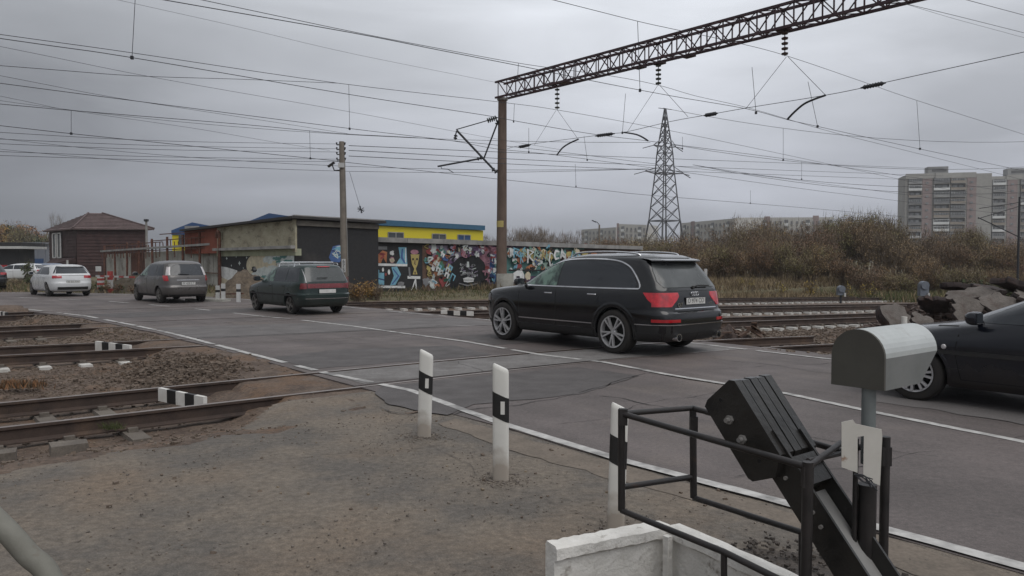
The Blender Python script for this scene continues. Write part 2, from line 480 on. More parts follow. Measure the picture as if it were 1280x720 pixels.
m_peb = M('pebble', (0.10, 0.085, 0.075), (0.20, 0.17, 0.14), scale=12, rough=0.9, coords='World')
scatter_stones('pebbles', 'small dark pebbles scattered over the dirt apron', 11000, pick_apron, 0.0025, 0.009, m_peb, 0.2)
scatter_stones('pebbles', 'larger pale and dark stones lying on the dirt apron', 420, pick_apron, 0.008, 0.019, m_stone, 0.3)

# ---- dirt apron beside the camera
def ap_h(u, n):
    h = (0.010 * (1 - ease((u - 2.6) / 1.0)) + 0.002) * fbm(u, n, 1.1, 4, 2) - 0.0015
    if n > 7.1 and u < 3.6:
        h -= 0.20 * ease((n - 7.15 - 0.15 * fbm(u, n, 1.5, 2, 4)) / 1.7) * (1 - ease((u - 2.4) / 1.3))
    return h
au = frange(-30, -5, 1.5)[:-1] + frange(-5, 4.9, 0.075)
an = frange(-14, -1.5, 0.9)[:-1] + frange(-1.5, 8.92, 0.075)
def ap_edge(u, n):
    return min(u, u_near(n) + 0.03 * fbm(0, n, 2.0, 3))
a = MB(); a.grid([[W(ap_edge(u, n), n, ap_h(u, n), False) for u in au] for n in an], skip=lambda i, j: an[i] > 7.42 + 0.22 * fbm(au[j], an[i], 1.6, 3, 2) + max(0.0, au[j] - 2.1) * 1.15)
o = a.build('pavement', m_apron, smooth=60); struct(o)
# sand-coloured edge drift next to the white line and a sunken dark patch
def sheet(name, poly_un, mat, z, res=0.12, wob=0.05, fine=3.0, lab=None):
    """a polygon in (u, n) with ragged edges, laid at height z"""
    pts = []
    k = len(poly_un)
    for i in range(k):
        a_, b_ = Vector(poly_un[i]), Vector(poly_un[(i + 1) % k]); L = (b_ - a_).length; m_ = max(1, int(L / res))
        for j in range(m_):
            p = a_.lerp(b_, j / m_)
            w = wob * fbm(p.x + 7.7, p.y, fine, 3, 11); d = (b_ - a_).normalized()
            pts.append(W(p.x - d.y * w, p.y + d.x * w, z))
    bm = bmesh.new(); vs = [bm.verts.new(p) for p in pts]; f = bm.faces.new(vs); bmesh.ops.triangulate(bm, faces=[f])
    bmesh.ops.recalc_face_normals(bm, faces=bm.faces)
    if bm.faces and sum(f.normal.z for f in bm.faces) < 0: bmesh.ops.reverse_faces(bm, faces=bm.faces)
    me = bpy.data.meshes.new(name); bm.to_mesh(me); bm.free(); me.materials.append(mat)
    return link(name, me)

# ---- the road, laid in slabs between the rails so that rails and flangeways are real gaps
ZR = 0.006
def rail_n(ti, side, u): return TRACKS[ti](u) + side * GA
gaps = []
for ti in range(4):
    for s in (-1, 1):
        # (start, end) offset around each rail: head plus flangeway on the inner side
        lo_, hi_ = (-0.045, 0.135) if s < 0 else (-0.135, 0.045)
        gaps.append((ti, s, lo_, hi_))
def road_row(kind, val):
    return (kind, val)
levels = []            # list of functions u -> n, and flags whether the band above is open
levels.append((lambda u: -12.0, True)); 
for v in frange(-10, 8.0, 1.0): levels.append(((lambda v: (lambda u: v))(v), True))
for gi, (ti, s, lo_, hi_) in enumerate(gaps):
    levels.append(((lambda ti, s, a_: (lambda u: rail_n(ti, s, u) + a_))(ti, s, lo_), False))
    levels.append(((lambda ti, s, a_: (lambda u: rail_n(ti, s, u) + a_))(ti, s, hi_), True))
    if s > 0 and ti < 3:
        for fr in (0.25, 0.5, 0.75):
            levels.append(((lambda ti, fr: (lambda u: (rail_n(ti, 1, u) + 0.04) * (1 - fr) + (rail_n(ti + 1, -1, u) - 0.04) * fr))(ti, fr), True))
for v in frange(30.5, 95, 1.5): levels.append(((lambda v: (lambda u: v))(v), True))
S = 44
rows = []
for fn, open_ in levels:
    row = []
    for j in range(S + 1):
        t = j / S; n = fn(8.0)
        for it in range(3):
            ue = u_near(n) + (0.0 if n > 8.4 else 0.0) + 0.06 * fbm(3.3, n, 0.9, 3) * (1 if t < 0.02 else 0)
            uf = u_far(n) + 0.28 + (0.16 * fbm(9.3, n, 0.9, 3) if t > 0.98 else 0)
            u = ue + (uf - ue) * t; n = fn(u)
        z = ZR + 0.012 * fbm(u, n, 0.35, 2, 6) * (0 if abs(n - 19) < 11.5 else 1) * ease(abs(n - 19) / 13)
        row.append(W(u, n, z, True))
    rows.append(row)
r = MB(); skirt = MB()
for i in range(len(rows) - 1):
    if levels[i][1]:
        r.grid([rows[i], rows[i + 1]])
    if not levels[i][1] or (i > 0 and not levels[i - 1][1]):
        dn = Vector((0, 0, -0.13)); r.grid([rows[i], [p + dn for p in rows[i]]])
for side in (0, -1):     # broken vertical edge of the asphalt
    r.grid([[row[side] for row in rows], [row[side] + Vector((0, 0, -0.10)) for row in rows]])
o = r.build('road', m_asph, smooth=30); struct(o)

# asphalt panels and repairs
m_panel_deck = M('deck_panel', (0.175, 0.166, 0.160), (0.130, 0.122, 0.117), (0.10, 0.09, 0.085), scale=2.4, rough=0.85, bump=0.5, bscale=30, coords='World', c3scale=1.3, fine=0.2, fscale=40)
for poly, mt, z, wb in [
    ([(4.9, 9.42), (7.0, 9.38), (9.0, 9.26), (11, 9.0), (12.6, 8.72), (12.6, 10.10), (11, 10.38), (9.0, 10.6), (7, 10.7), (4.9, 10.72)], m_panel_deck, 0.010, 0.0),
    ([(4.62, 6.95), (5.2, 7.3), (6.6, 7.0), (8.4, 7.6), (8.3, 8.8), (6.2, 9.06), (4.95, 9.08), (4.66, 8.7), (4.42, 7.9), (4.5, 7.2)], m_dark_patch, 0.012, 0.05),
    ([(8.9, 1.0), (12.6, 0.4), (12.7, 4.6), (10.8, 5.2), (9.1, 4.6)], m_patch, 0.010, 0.10),
    ([(4.95, 17.0), (8.5, 16.5), (12.7, 15.9), (12.7, 18.9), (8.4, 19.6), (4.9, 20.6)], m_patch, 0.010, 0.06),
    ([(5.0, 24.6), (8.0, 24.9), (12.3, 24.4), (12.4, 26.4), (8, 27.0), (4.4, 26.9)], m_dark_patch, 0.010, 0.06),
    ([(9.2, 12.2), (12.6, 11.6), (12.6, 13.4), (9.4, 14.0)], m_dark_patch, 0.010, 0.08),
    ([(4.95, 11.2), (8.2, 10.95), (8.5, 12.6), (6.4, 13.4), (5.0, 13.0)], m_dark_patch, 0.010, 0.10),
    ([(5.3, -3.5), (7.9, -3.8), (8.1, 1.3), (5.6, 2.0)], m_dark_patch, 0.010, 0.12)]:
    o = sheet('asphalt_patch', poly, mt, z, wob=wb); struct(o)
# cracks: thin dark crooked strips
def crack(u0, n0, u1, n1, w=0.018, wob=0.22, z=0.012, seed=0.0):
    m_ = MB(); k = max(6, int(math.hypot(u1 - u0, n1 - n0) / 0.10)); L = []; Rr = []
    d = Vector((u1 - u0, n1 - n0)).normalized()
    for i in range(k + 1):
        t = i / k; x, y = u0 + (u1 - u0) * t, n0 + (n1 - n0) * t
        f_ = fbm(x, y, 0.9, 4, seed) * wob; ww = w * (0.4 + abs(fbm(x, y, 3, 2, seed + 4)) * 1.8) * (1 if 0 < i < k else 0.1)
        L.append(W(x - d.y * (f_ + ww), y + d.x * (f_ + ww), z)); Rr.append(W(x - d.y * (f_ - ww), y + d.x * (f_ - ww), z))
    m_.grid([Rr, L]); return m_
m_crack = M('crack_dark', (0.028, 0.026, 0.026), (0.04, 0.036, 0.034), scale=5, rough=0.95, coords='World')
cr = MB()
crs = [(5, 3.5, 8.6, 2.6), (5.2, 5.8, 8.7, 6.2), (9, 2.2, 12.5, 3.4), (6.6, -3, 6.9, 6.8), (10.6, 0, 10.9, 8.3), (7.3, 11.4, 7.0, 15.0), (11.2, 10.8, 11.0, 14),
       (5, 14.4, 12.5, 13.6), (5, 19.6, 12.6, 18.8), (5, 22.9, 12.5, 22.6), (5, 26.2, 12.4, 25.4), (6.9, 17, 6.8, 21), (10.8, 16, 10.7, 25), (4.0, 30.8, 12, 31.2),
       (4.6, 6.95, 6.7, 7.05), (6.7, 7.05, 8.7, 7.7), (8.6, 7.7, 12.4, 6.6), (4.25, 7.9, 4.35, 7.1), (9.9, 9.3, 10.0, 10.1), (7.0, 9.3, 7.1, 10.6), (5.4, 0.4, 8.6, 0.9)]
for i, (a_, b_, c_, d_) in enumerate(crs):
    q = crack(a_, b_, c_, d_, w=rnd.uniform(0.003, 0.010), seed=i * 1.3); cr.add(q.v, q.f)
o = cr.build('road_cracks', m_crack); struct(o)
cr = MB()
for i, (a_, b_, c_, d_) in enumerate([(3.4, 4.9, 3.6, 3.2), (1.2, 2.2, 3.1, 3.0), (0.2, 3.2, 1.4, 2.3), (2.2, 6.4, 3.9, 5.9), (3.75, 6.2, 3.55, 4.8)]):
    q = crack(a_, b_, c_, d_, w=0.003, seed=30 + i, z=0.008); cr.add(q.v, q.f)
o = cr.build('pavement_cracks', M('apron_crack', (0.07, 0.058, 0.05), scale=5, rough=0.95, coords='World')); struct(o)

# tan drift of sand between the apron and the white line
o = sheet('sand_drift', [(4.28, -4), (4.66, -4), (4.66, 2), (4.62, 5.2), (4.6, 6.8), (4.32, 6.7), (4.2, 5.2), (4.36, 3.2), (4.22, 1.0)],
          M('sand', (0.175, 0.142, 0.112), (0.125, 0.104, 0.084), scale=3, rough=0.95, coords='World', fine=0.2, fscale=40, lo=0.3), 0.0035, wob=0.06); struct(o)
# painted lines
def line(name, pts, w=0.12, z=0.0150, gaps_=(), mat=m_white_line):
    m_ = MB(); L = []; Rr = []; seg = []
    P2 = []
    for (u0, n0), (u1, n1) in zip(pts, pts[1:]):
        k = max(1, int(math.hypot(u1 - u0, n1 - n0) / 0.22))
        for i in range(k): P2.append((u0 + (u1 - u0) * i / k, n0 + (n1 - n0) * i / k))
    P2.append(pts[-1])
    for i in range(len(P2)):
        a_, b_ = P2[max(0, i - 1)], P2[min(len(P2) - 1, i + 1)]
        d = Vector((b_[0] - a_[0], b_[1] - a_[1])).normalized(); u, n = P2[i]
        jl = w / 2 * (1 + 0.22 * fbm(u, n, 4, 3, 1)); jr = w / 2 * (1 + 0.22 * fbm(u, n, 4, 3, 7))
        L.append(W(u - d.y * jl, n + d.x * jl, z)); Rr.append(W(u + d.y * jr, n - d.x * jr, z))
    def sk(i, j):
        n = P2[j][1]
        for g0, g1 in gaps_:
            if g0 < n < g1: return True
        return False
    m_.grid([Rr, L], skip=sk); o = m_.build(name, mat); return struct(o)
railgaps = [(rail_n(t, s, u) - 0.07, rail_n(t, s, u) + 0.07) for t in range(4) for s in (-1, 1) for u in (5,)]
line('edge_line', [(4.80, -8), (4.80, 2), (4.72, 4.5), (4.82, 6.4), (5.12, 8.6), (4.92, 10.6), (4.86, 14), (4.82, 18.5), (4.62, 22), (4.30, 26), (3.4, 30.5), (2.5, 34.3), (0.6, 38.5)], 0.115,
     gaps_=railgaps + [(11.7, 12.0), (19.6, 19.9), (24, 24.8), (28.2, 29.2), (32, 33)])
line('centre_line', [(8.0, -6), (8.05, 2.2), (8.4, 4.1), (8.72, 5.4), (8.80, 7.4), (9.05, 9.0), (8.88, 10.4), (9.1, 13.1), (9.0, 15.6), (8.97, 18), (8.7, 21), (8.36, 23.1), (8.1, 26), (7.7, 29.0), (6.5, 35), (4.0, 41)], 0.11,
     gaps_=[(9.4 - 0.28, 9.4 + .0), (11.2, 11.34), (20.4, 21.2), (24.6, 26.4), (27.6, 29.6), (31.2, 33), (34.6, 36.5), (38, 39.4)])
line('edge_line', [(12.6, -6), (12.42, 7.0), (12.5, 8.4), (12.62, 9.8), (12.8, 14), (13.0, 17.6), (12.7, 21), (12.55, 24.5), (12.5, 27.0), (11.4, 33), (9.9, 38.5), (8.0, 42)], 0.10,
     gaps_=[(8.2, 8.5), (18.0, 19.2), (22.5, 23.6), (29, 30.2)])

# ---- railway tracks
RAILP = [(-0.036, 0.0), (-0.036, -0.030), (-0.010, -0.045), (-0.010, -0.140), (-0.070, -0.165), (-0.070, -0.180),
         (0.070, -0.180), (0.070, -0.165), (0.010, -0.140), (0.010, -0.045), (0.036, -0.030), (0.036, 0.0)]
def sleeper_mesh(white):
    s = MB()
    s.mi = 0
    def slab(y0, y1, z0a, z0b):
        vs = []
        for y, zt in ((y0, z0a), (y1, z0b)):
            for x, z in ((-0.125, -0.36), (0.125, -0.36), (0.092, zt), (-0.092, zt)): vs.append((x, y, z))
        s.add(vs, [(3, 2, 1, 0), (4, 5, 6, 7), (0, 1, 5, 4), (1, 2, 6, 5), (2, 3, 7, 6), (3, 0, 4, 7)])
    e = 1.10 if white else 1.38
    slab(-e, e, -0.186, -0.186)
    if white:
        s.mi = 1; slab(-1.38, -1.1001, -0.182, -0.182); slab(1.1001, 1.38, -0.182, -0.182); s.mi = 0
    for y in (-0.95, -0.65, 0.65, 0.95): s.box((0, y, -0.165), (0.10, 0.07, 0.05))
    return s.mesh('sleeper', [m_sleeper, m_sleeper_w])
sl_w, sl_g = sleeper_mesh(True), sleeper_mesh(False)
TR_LAB = ['nearest railway track, half buried in dirt beside the camera',
          'second railway track from the camera, whitewashed sleeper ends in front of it on both sides',
          'third railway track from the camera, crossing the road behind the black car',
          'farthest railway track, running past the grass strip below the painted wall']
zrh = 0.010
for ti, tf in enumerate(TRACKS):
    tr = thing('railway_track', TR_LAB[ti], 'railway track')
    u1 = 15.2 if ti == 0 else 75
    for s in (-1, 1):
        m_ = MB(); rows_ = []
        uu = frange(-30, 5, 1.0)[:-1] + frange(5, min(u1, 18) + (0.9 if s > 0 and ti == 0 else 0), 0.8)[:-1] + (frange(18, 75, 2.5) if ti else [15.2 + (1.3 if s > 0 else 0)])
        for u in uu: rows_.append([W(u, tf(u) + s * GA + x, z + zrh) for x, z in RAILP])
        k_ = len(RAILP)
        m_.v = [p for r_ in rows_ for p in r_]
        for i in range(len(rows_) - 1):
            for j in range(k_):
                j2 = (j + 1) % k_; m_.f.append((i * k_ + j, i * k_ + j2, (i + 1) * k_ + j2, (i + 1) * k_ + j)); m_.m.append(1 if j == k_ - 1 else 0)
        m_.f.append(tuple(range(k_))); m_.m.append(0); m_.f.append(tuple((len(rows_) - 1) * k_ + j for j in range(k_))); m_.m.append(0)
        m_.build('rail', [m_rail_side, m_rail_top], tr)
    sp = 0.62; i = 0; u = -8.0
    far_ = MB()
    while u < 75:
        n = tf(u)
        inroad = u_near(n) - 1.3 < u < u_far(n) + 1.0
        end = 14.0 if ti == 0 else 75
        if not inroad and u < end:
            white = (ti == 1 and (-1.2 < u < 3.2)) or (ti > 0 and u > 13)
            if ti == 0 and (u > 2.0 or u > 9): u += sp; continue
            me = sl_w if white else sl_g
            p = W(u, n, zrh - 0.002 + rnd.uniform(-0.012, 0.0)); ang = math.atan2(T.y, T.x) + rnd.uniform(-0.02, 0.02)
            if u < (46 if ti < 3 else 60):
                link('sleeper', me, tr, p, (0, 0, ang), (1, 1 + rnd.uniform(-0.03, 0.03), 1))
            else:
                rm = Matrix.Rotation(ang, 3, 'Z')
                for v0 in [v.co for v in me.vertices]: pass
                o_ = len(far_.v); far_.v.extend([tuple(p + rm @ v.co) for v in me.vertices])
                for f in me.polygons: far_.f.append(tuple(x + o_ for x in f.vertices)); far_.m.append(f.material_index)
        u += sp
    if far_.v:
        o = far_.build('sleeper', [m_sleeper, m_sleeper_w], tr); o['kind'] = 'stuff'

# striped boards closing the gap between the rails
def striped_board(pa, pb, h, n, label, first_white=True, parent=None):
    pa, pb = Vector(pa), Vector(pb); d = (pb - pa); t = d.cross(Vector((0, 0, 1))).normalized() * 0.05
    r_ = thing('striped_board', label, 'striped board', pa)
    for i in range(n):
        m_ = MB(); a_ = d * (i / n + (0.004 if i else 0)); b_ = d * ((i + 1) / n)
        m_.prism([a_, b_, b_ + Vector((0, 0, h)), a_ + Vector((0, 0, h))], t)
        w = (i % 2 == 0) == first_white
        m_.build('stripe', m_white if w else m_black, r_, fixn=True)
    return r_
n0 = TRACKS[0](1.9)
striped_board(W(2.62, n0 + 0.66, -0.14), W(2.88, n0 - 0.40, -0.14), 0.17, 5, 'largest black and white striped board, between the nearest rails left of the road')
n1 = TRACKS[1](2.5)
n1 = TRACKS[1](3.2)
striped_board(W(3.05, n1 + 0.66, -0.13), W(3.42, n1 - 0.60, -0.13), 0.19, 5, 'small striped board between the rails of the second track, left of the road')
n3 = TRACKS[3](2.6)
striped_board(W(2.3, n3 + 0.6, -0.10), W(2.5, n3 - 0.6, -0.10), 0.19, 6, 'small distant striped board beside the farthest track at the left edge of the photo')
striped_board(G(552, 392.5) - Vector((0, 0, .02)), G(592, 394) - Vector((0, 0, .02)), 0.14, 5, 'striped board by the far road edge, just left of the black car', True)
# orange dry grass tuft and rusty debris by the nearest track are built with the vegetation
# ================================================================= vehicles
m_tyre = M('tyre_rubber', (0.014, 0.013, 0.013), (0.030, 0.026, 0.023), scale=6, rough=0.85)
m_alloy = M('alloy_rim', (0.50, 0.50, 0.51), (0.36, 0.35, 0.35), scale=8, rough=0.35, metal=0.35)
m_dirtyrim = M('dusty_rim', (0.20, 0.19, 0.18), (0.12, 0.11, 0.10), scale=8, rough=0.5, metal=0.5)
m_wellk = M('wheel_well', (0.010, 0.010, 0.010), rough=0.95)
m_chrome = M('chrome_trim', (0.75, 0.75, 0.76), (0.62, 0.62, 0.64), rough=0.16, metal=1.0)
m_glass = M('tinted_glass', (0.012, 0.015, 0.020), (0.020, 0.024, 0.030), scale=1.5, rough=0.05, rvar=0.02, spec=0.7)
m_glass_l = M('dusty_rear_glass', (0.070, 0.075, 0.075), (0.045, 0.050, 0.050), scale=2.0, rough=0.22, spec=0.6)
m_glass_c = M('painted_reflection_glass', (0.13, 0.21, 0.17), (0.030, 0.050, 0.045), scale=4.5, rough=0.06, spec=0.7, lo=0.42, hi=0.58)  # opaque; the green reflection is painted in as light and dark blotches
m_plastic = M('black_plastic', (0.012, 0.012, 0.013), (0.020, 0.019, 0.018), scale=5, rough=0.6)
m_redlamp = M('red_lamp', (0.42, 0.012, 0.020), (0.30, 0.010, 0.015), scale=9, rough=0.12, coat=1.0)
m_redlit = M('lit_brake_lamp', (0.52, 0.012, 0.022), (0.16, 0.006, 0.012), scale=7, rough=0.12, coat=1.0, emit=((1.0, 0.03, 0.06), 0.06))
m_dimred = M('dull_red_lamp', (0.20, 0.030, 0.035), (0.14, 0.02, 0.025), scale=9, rough=0.25, coat=0.6)
m_clearlamp = M('clear_lamp', (0.55, 0.52, 0.52), (0.40, 0.38, 0.38), scale=9, rough=0.12, coat=1.0)
m_plate = M('plate_white', (0.62, 0.62, 0.60), (0.50, 0.49, 0.47), scale=10, rough=0.5)
m_ink = M('plate_ink', (0.02, 0.02, 0.022), rough=0.6)
def paint(name, c, rough=0.24, dirt=(0.075, 0.065, 0.055), dz=0.75, metal=0.35, coat=0.4):
    """car paint with road dust that gathers low on the body"""
    if name in MATS: return MATS[name]
    m = M(name, c, tuple(v * 0.86 for v in c), scale=3, rough=rough, rvar=0.05, metal=metal, coat=coat)
    nt = m.node_tree; nd, lk = nt.nodes, nt.links; b = nd['Principled BSDF']
    src = b.inputs['Base Color'].links[0].from_socket; rs = b.inputs['Roughness'].links[0].from_socket
    t = nd.new('ShaderNodeTexCoord'); sp = nd.new('ShaderNodeSeparateXYZ'); lk.new(t.outputs['Object'], sp.inputs[0])
    nz_ = nd.new('ShaderNodeTexNoise'); nz_.inputs['Scale'].default_value = 5; nz_.inputs['Detail'].default_value = 6
    lk.new(t.outputs['Object'], nz_.inputs['Vector'])
    a = nd.new('ShaderNodeMath'); a.operation = 'MULTIPLY_ADD'; lk.new(nz_.outputs['Fac'], a.inputs[0]); a.inputs[1].default_value = 0.5; lk.new(sp.outputs['Z'], a.inputs[2])
    r = nd.new('ShaderNodeMapRange'); r.inputs[1].default_value = dz + 0.25; r.inputs[2].default_value = 0.40
    r.inputs[3].default_value = 0.04; r.inputs[4].default_value = 0.75; lk.new(a.outputs[0], r.inputs[0])
    x = nd.new('ShaderNodeMix'); x.data_type = 'RGBA'; lk.new(r.outputs[0], x.inputs[0]); lk.new(src, x.inputs[6]); x.inputs[7].default_value = (*dirt, 1)
    lk.new(x.outputs[2], b.inputs['Base Color'])
    y = nd.new('ShaderNodeMix'); y.data_type = 'FLOAT'; lk.new(r.outputs[0], y.inputs[0]); lk.new(rs, y.inputs[2]); y.inputs[3].default_value = 0.75
    lk.new(y.outputs[0], b.inputs['Roughness'])
    c_ = nd.new('ShaderNodeMapRange'); lk.new(r.outputs[0], c_.inputs[0]); c_.inputs[3].default_value = coat; c_.inputs[4].default_value = 0.0
    lk.new(c_.outputs[0], b.inputs['Coat Weight'])
    return m

class Shell:
    """car body as a stack of rounded plan outlines: rows of (z, x_rear, x_front, half width, p_rear, p_front)"""
    def __init__(self, rows): self.r = rows
    def at(self, z):
        r = self.r
        if z <= r[0][0]: return r[0][1:]
        if z >= r[-1][0]: return r[-1][1:]
        for i in range(len(r) - 1):
            if z <= r[i + 1][0]:
                t = (z - r[i][0]) / (r[i + 1][0] - r[i][0])
                a, b = r[i], r[i + 1]; p0 = r[max(0, i - 1)]; p3 = r[min(len(r) - 1, i + 2)]
                out = []
                for k in range(1, 6):
                    dz = b[0] - a[0]
                    s1 = (b[k] - a[k]) / dz
                    s0 = (a[k] - p0[k]) / max(1e-6, a[0] - p0[0]) if i > 0 else s1
                    s2 = (p3[k] - b[k]) / max(1e-6, p3[0] - b[0]) if i < len(r) - 2 else s1
                    def lim(x, y): return 0.0 if x * y <= 0 else 2 * x * y / (x + y)
                    m0, m1 = lim(s0, s1) if i > 0 else s1, lim(s1, s2) if i < len(r) - 2 else s1
                    h = t
                    out.append((2*h**3-3*h*h+1)*a[k] + (h**3-2*h*h+h)*dz*m0 + (-2*h**3+3*h*h)*b[k] + (h**3-h*h)*dz*m1)
                return tuple(out)
    def y(self, x, z):
        xr, xf, w, pr, pf = self.at(z); xc = (xr + xf) / 2; a = (xf - xr) / 2
        rel = (x - xc) / a; p = pf if rel > 0 else pr
        return w * max(0.0, 1 - min(1, abs(rel)) ** p) ** (1 / p)
    def x(self, y, z, rear=True):
        xr, xf, w, pr, pf = self.at(z); xc = (xr + xf) / 2; a = (xf - xr) / 2
        p = pr if rear else pf; v = a * max(0.0, 1 - min(1, abs(y / w)) ** p) ** (1 / p)
        return xc - v if rear else xc + v
    def ring(self, z, ns=30, ne=14):
        xr, xf, w, pr, pf = self.at(z); xc = (xr + xf) / 2; a = (xf - xr) / 2
        pts = []
        cr, cf = 0.5 ** (1 / pr), 0.5 ** (1 / pf)
        def sp(t): return math.sin(t * math.pi / 2) * 0.35 + t * 0.65
        for i in range(ns):                       # left side rear -> front
            t = -1 + 2 * i / ns; t = sp(t) ; c = cf if t > 0 else cr; p = pf if t > 0 else pr; rel = t * c
            pts.append(Vector((xc + a * rel, w * (1 - abs(rel) ** p) ** (1 / p), z)))
        for i in range(ne):
            t = sp(1 - 2 * i / ne) ; q = t * cf; pts.append(Vector((xc + a * (1 - abs(q) ** pf) ** (1 / pf), w * q, z)))
        for i in range(ns):
            t = sp(1 - 2 * i / ns); c = cf if t > 0 else cr; p = pf if t > 0 else pr; rel = t * c
            pts.append(Vector((xc + a * rel, -w * (1 - abs(rel) ** p) ** (1 / p), z)))
        for i in range(ne):
            t = sp(-1 + 2 * i / ne); q = t * cr; pts.append(Vector((xc - a * (1 - abs(q) ** pr) ** (1 / pr), w * q, z)))
        return pts
    def body(self, zstep=0.03):
        m = MB(); zs = []
        for a, b in zip(self.r, self.r[1:]):
            k = max(1, int(round((b[0] - a[0]) / zstep))); zs += [a[0] + (b[0] - a[0]) * i / k for i in range(k)]
        zs.append(self.r[-1][0])
        rows = [self.ring(z) for z in zs]; m.grid(rows, closed_u=True)
        k = len(rows[0]); m.f.append(tuple(range(k))); m.m.append(0)
        o = (len(rows) - 1) * k; m.f.append(tuple(o + j for j in range(k - 1, -1, -1))); m.m.append(0)
        return m
    # patches lying on the shell, pushed out by off, with a skirt so that they have thickness
    def side_patch(self, m, side, z0, z1, xa, xb, off=0.006, nz=7, nx=12):
        rows = []
        for i in range(nz + 1):
            z = z0 + (z1 - z0) * i / nz; a, b = xa(z), xb(z)
            rows.append([Vector((a + (b - a) * j / nx, side * (self.y(a + (b - a) * j / nx, z) + off), z)) for j in range(nx + 1)])
        self._skirt(m, rows, Vector((0, -side * 0.02, 0)))
    def rear_patch(self, m, z0, z1, ya, yb, off=0.006, nz=6, ny=12, rear=True):
        rows = []
        s = -1 if rear else 1
        for i in range(nz + 1):
            z = z0 + (z1 - z0) * i / nz; a, b = ya(z), yb(z)
            rows.append([Vector((self.x(a + (b - a) * j / ny, z, rear) + s * off, a + (b - a) * j / ny, z)) for j in range(ny + 1)])
        self._skirt(m, rows, Vector((-s * 0.02, 0, 0)))
    def wrap_patch(self, m, side, z0, z1, y0, x0, off=0.008, nz=4, n1=7, n2=7, rear=True):
        """from y0 on the end face, round the corner, to x0 on the side"""
        rows = []
        for i in range(nz + 1):
            z = z0 + (z1 - z0) * i / nz; row = []
            xr, xf, w, pr, pf = self.at(z); p = pr if rear else pf; c = w * 0.5 ** (1 / p); s = -1 if rear else 1
            ya, xb = y0(z), x0(z)
            for j in range(n1):
                yy = ya + (c - ya) * j / n1; row.append(Vector((self.x(yy, z, rear) + s * off, side * (yy + off * 0.5), z)))
            xc = self.x(c, z, rear)
            for j in range(n2 + 1):
                xx = xc + (xb - xc) * j / n2; row.append(Vector((xx + s * off * (1 - j / n2), side * (self.y(xx, z) + off), z)))
            rows.append(row)
        self._skirt(m, rows, Vector((0.015 if rear else -0.015, -side * 0.015, 0)))
    def _skirt(self, m, rows, inn):
        m.grid(rows)
        ring = list(rows[0]) + [r[-1] for r in rows[1:]] + list(reversed(rows[-1][:-1])) + [r[0] for r in reversed(rows[1:-1])]
        m.grid([ring + [ring[0]], [p + inn for p in ring] + [ring[0] + inn]])
    def ribbon_side(self, m, side, pts, w=0.02, off=0.010, closed=False):
        """raised strip along a polyline of (x, z)"""
        P_ = []
        for (a, b) in zip(pts, pts[1:]):
            k = max(1, int(math.hypot(b[0] - a[0], b[1] - a[1]) / 0.08))
            P_ += [(a[0] + (b[0] - a[0]) * i / k, a[1] + (b[1] - a[1]) * i / k) for i in range(k)]
        P_.append(pts[-1])
        L = []; Rr = []
        for i in range(len(P_)):
            a, b = P_[max(0, i - 1)], P_[min(len(P_) - 1, i + 1)]; d = Vector((b[0] - a[0], b[1] - a[1])).normalized()
            for lst, s in ((L, 1), (Rr, -1)):
                x, z = P_[i][0] - d.y * s * w / 2, P_[i][1] + d.x * s * w / 2
                lst.append(Vector((x, side * (self.y(x, z) + off), z)))
        inn = Vector((0, -side * (off + 0.01), 0))
        m.grid([[p + inn for p in L], L, Rr, [p + inn for p in Rr]])

def smooth_pts(pts, n=6):
    out = []
    for i in range(len(pts) - 1):
        p0 = pts[max(0, i - 1)]; p1 = pts[i]; p2 = pts[i + 1]; p3 = pts[min(len(pts) - 1, i + 2)]
        for k in range(n):
            t = k / n
            out.append(tuple(0.5 * ((2 * b) + (c - a) * t + (2 * a - 5 * b + 4 * c - d) * t * t + (-a + 3 * b - 3 * c + d) * t ** 3) for a, b, c, d in zip(p0, p1, p2, p3)))
    out.append(tuple(pts[-1])); return out
def apply_bool(body_obj, cutters):
    for c in cutters:
        md = body_obj.modifiers.new('arch', 'BOOLEAN'); md.operation = 'DIFFERENCE'; md.object = c; md.solver = 'EXACT'
        if hasattr(md, 'material_mode'): md.material_mode = 'TRANSFER'
    dg = bpy.context.evaluated_depsgraph_get(); dg.update()
    me = bpy.data.meshes.new_from_object(body_obj.evaluated_get(dg))
    body_obj.modifiers.clear(); body_obj.data = me
    for c in cutters: bpy.data.objects.remove(c)
    for p in me.polygons: p.use_smooth = True
    me.set_sharp_from_angle(angle=R(32))

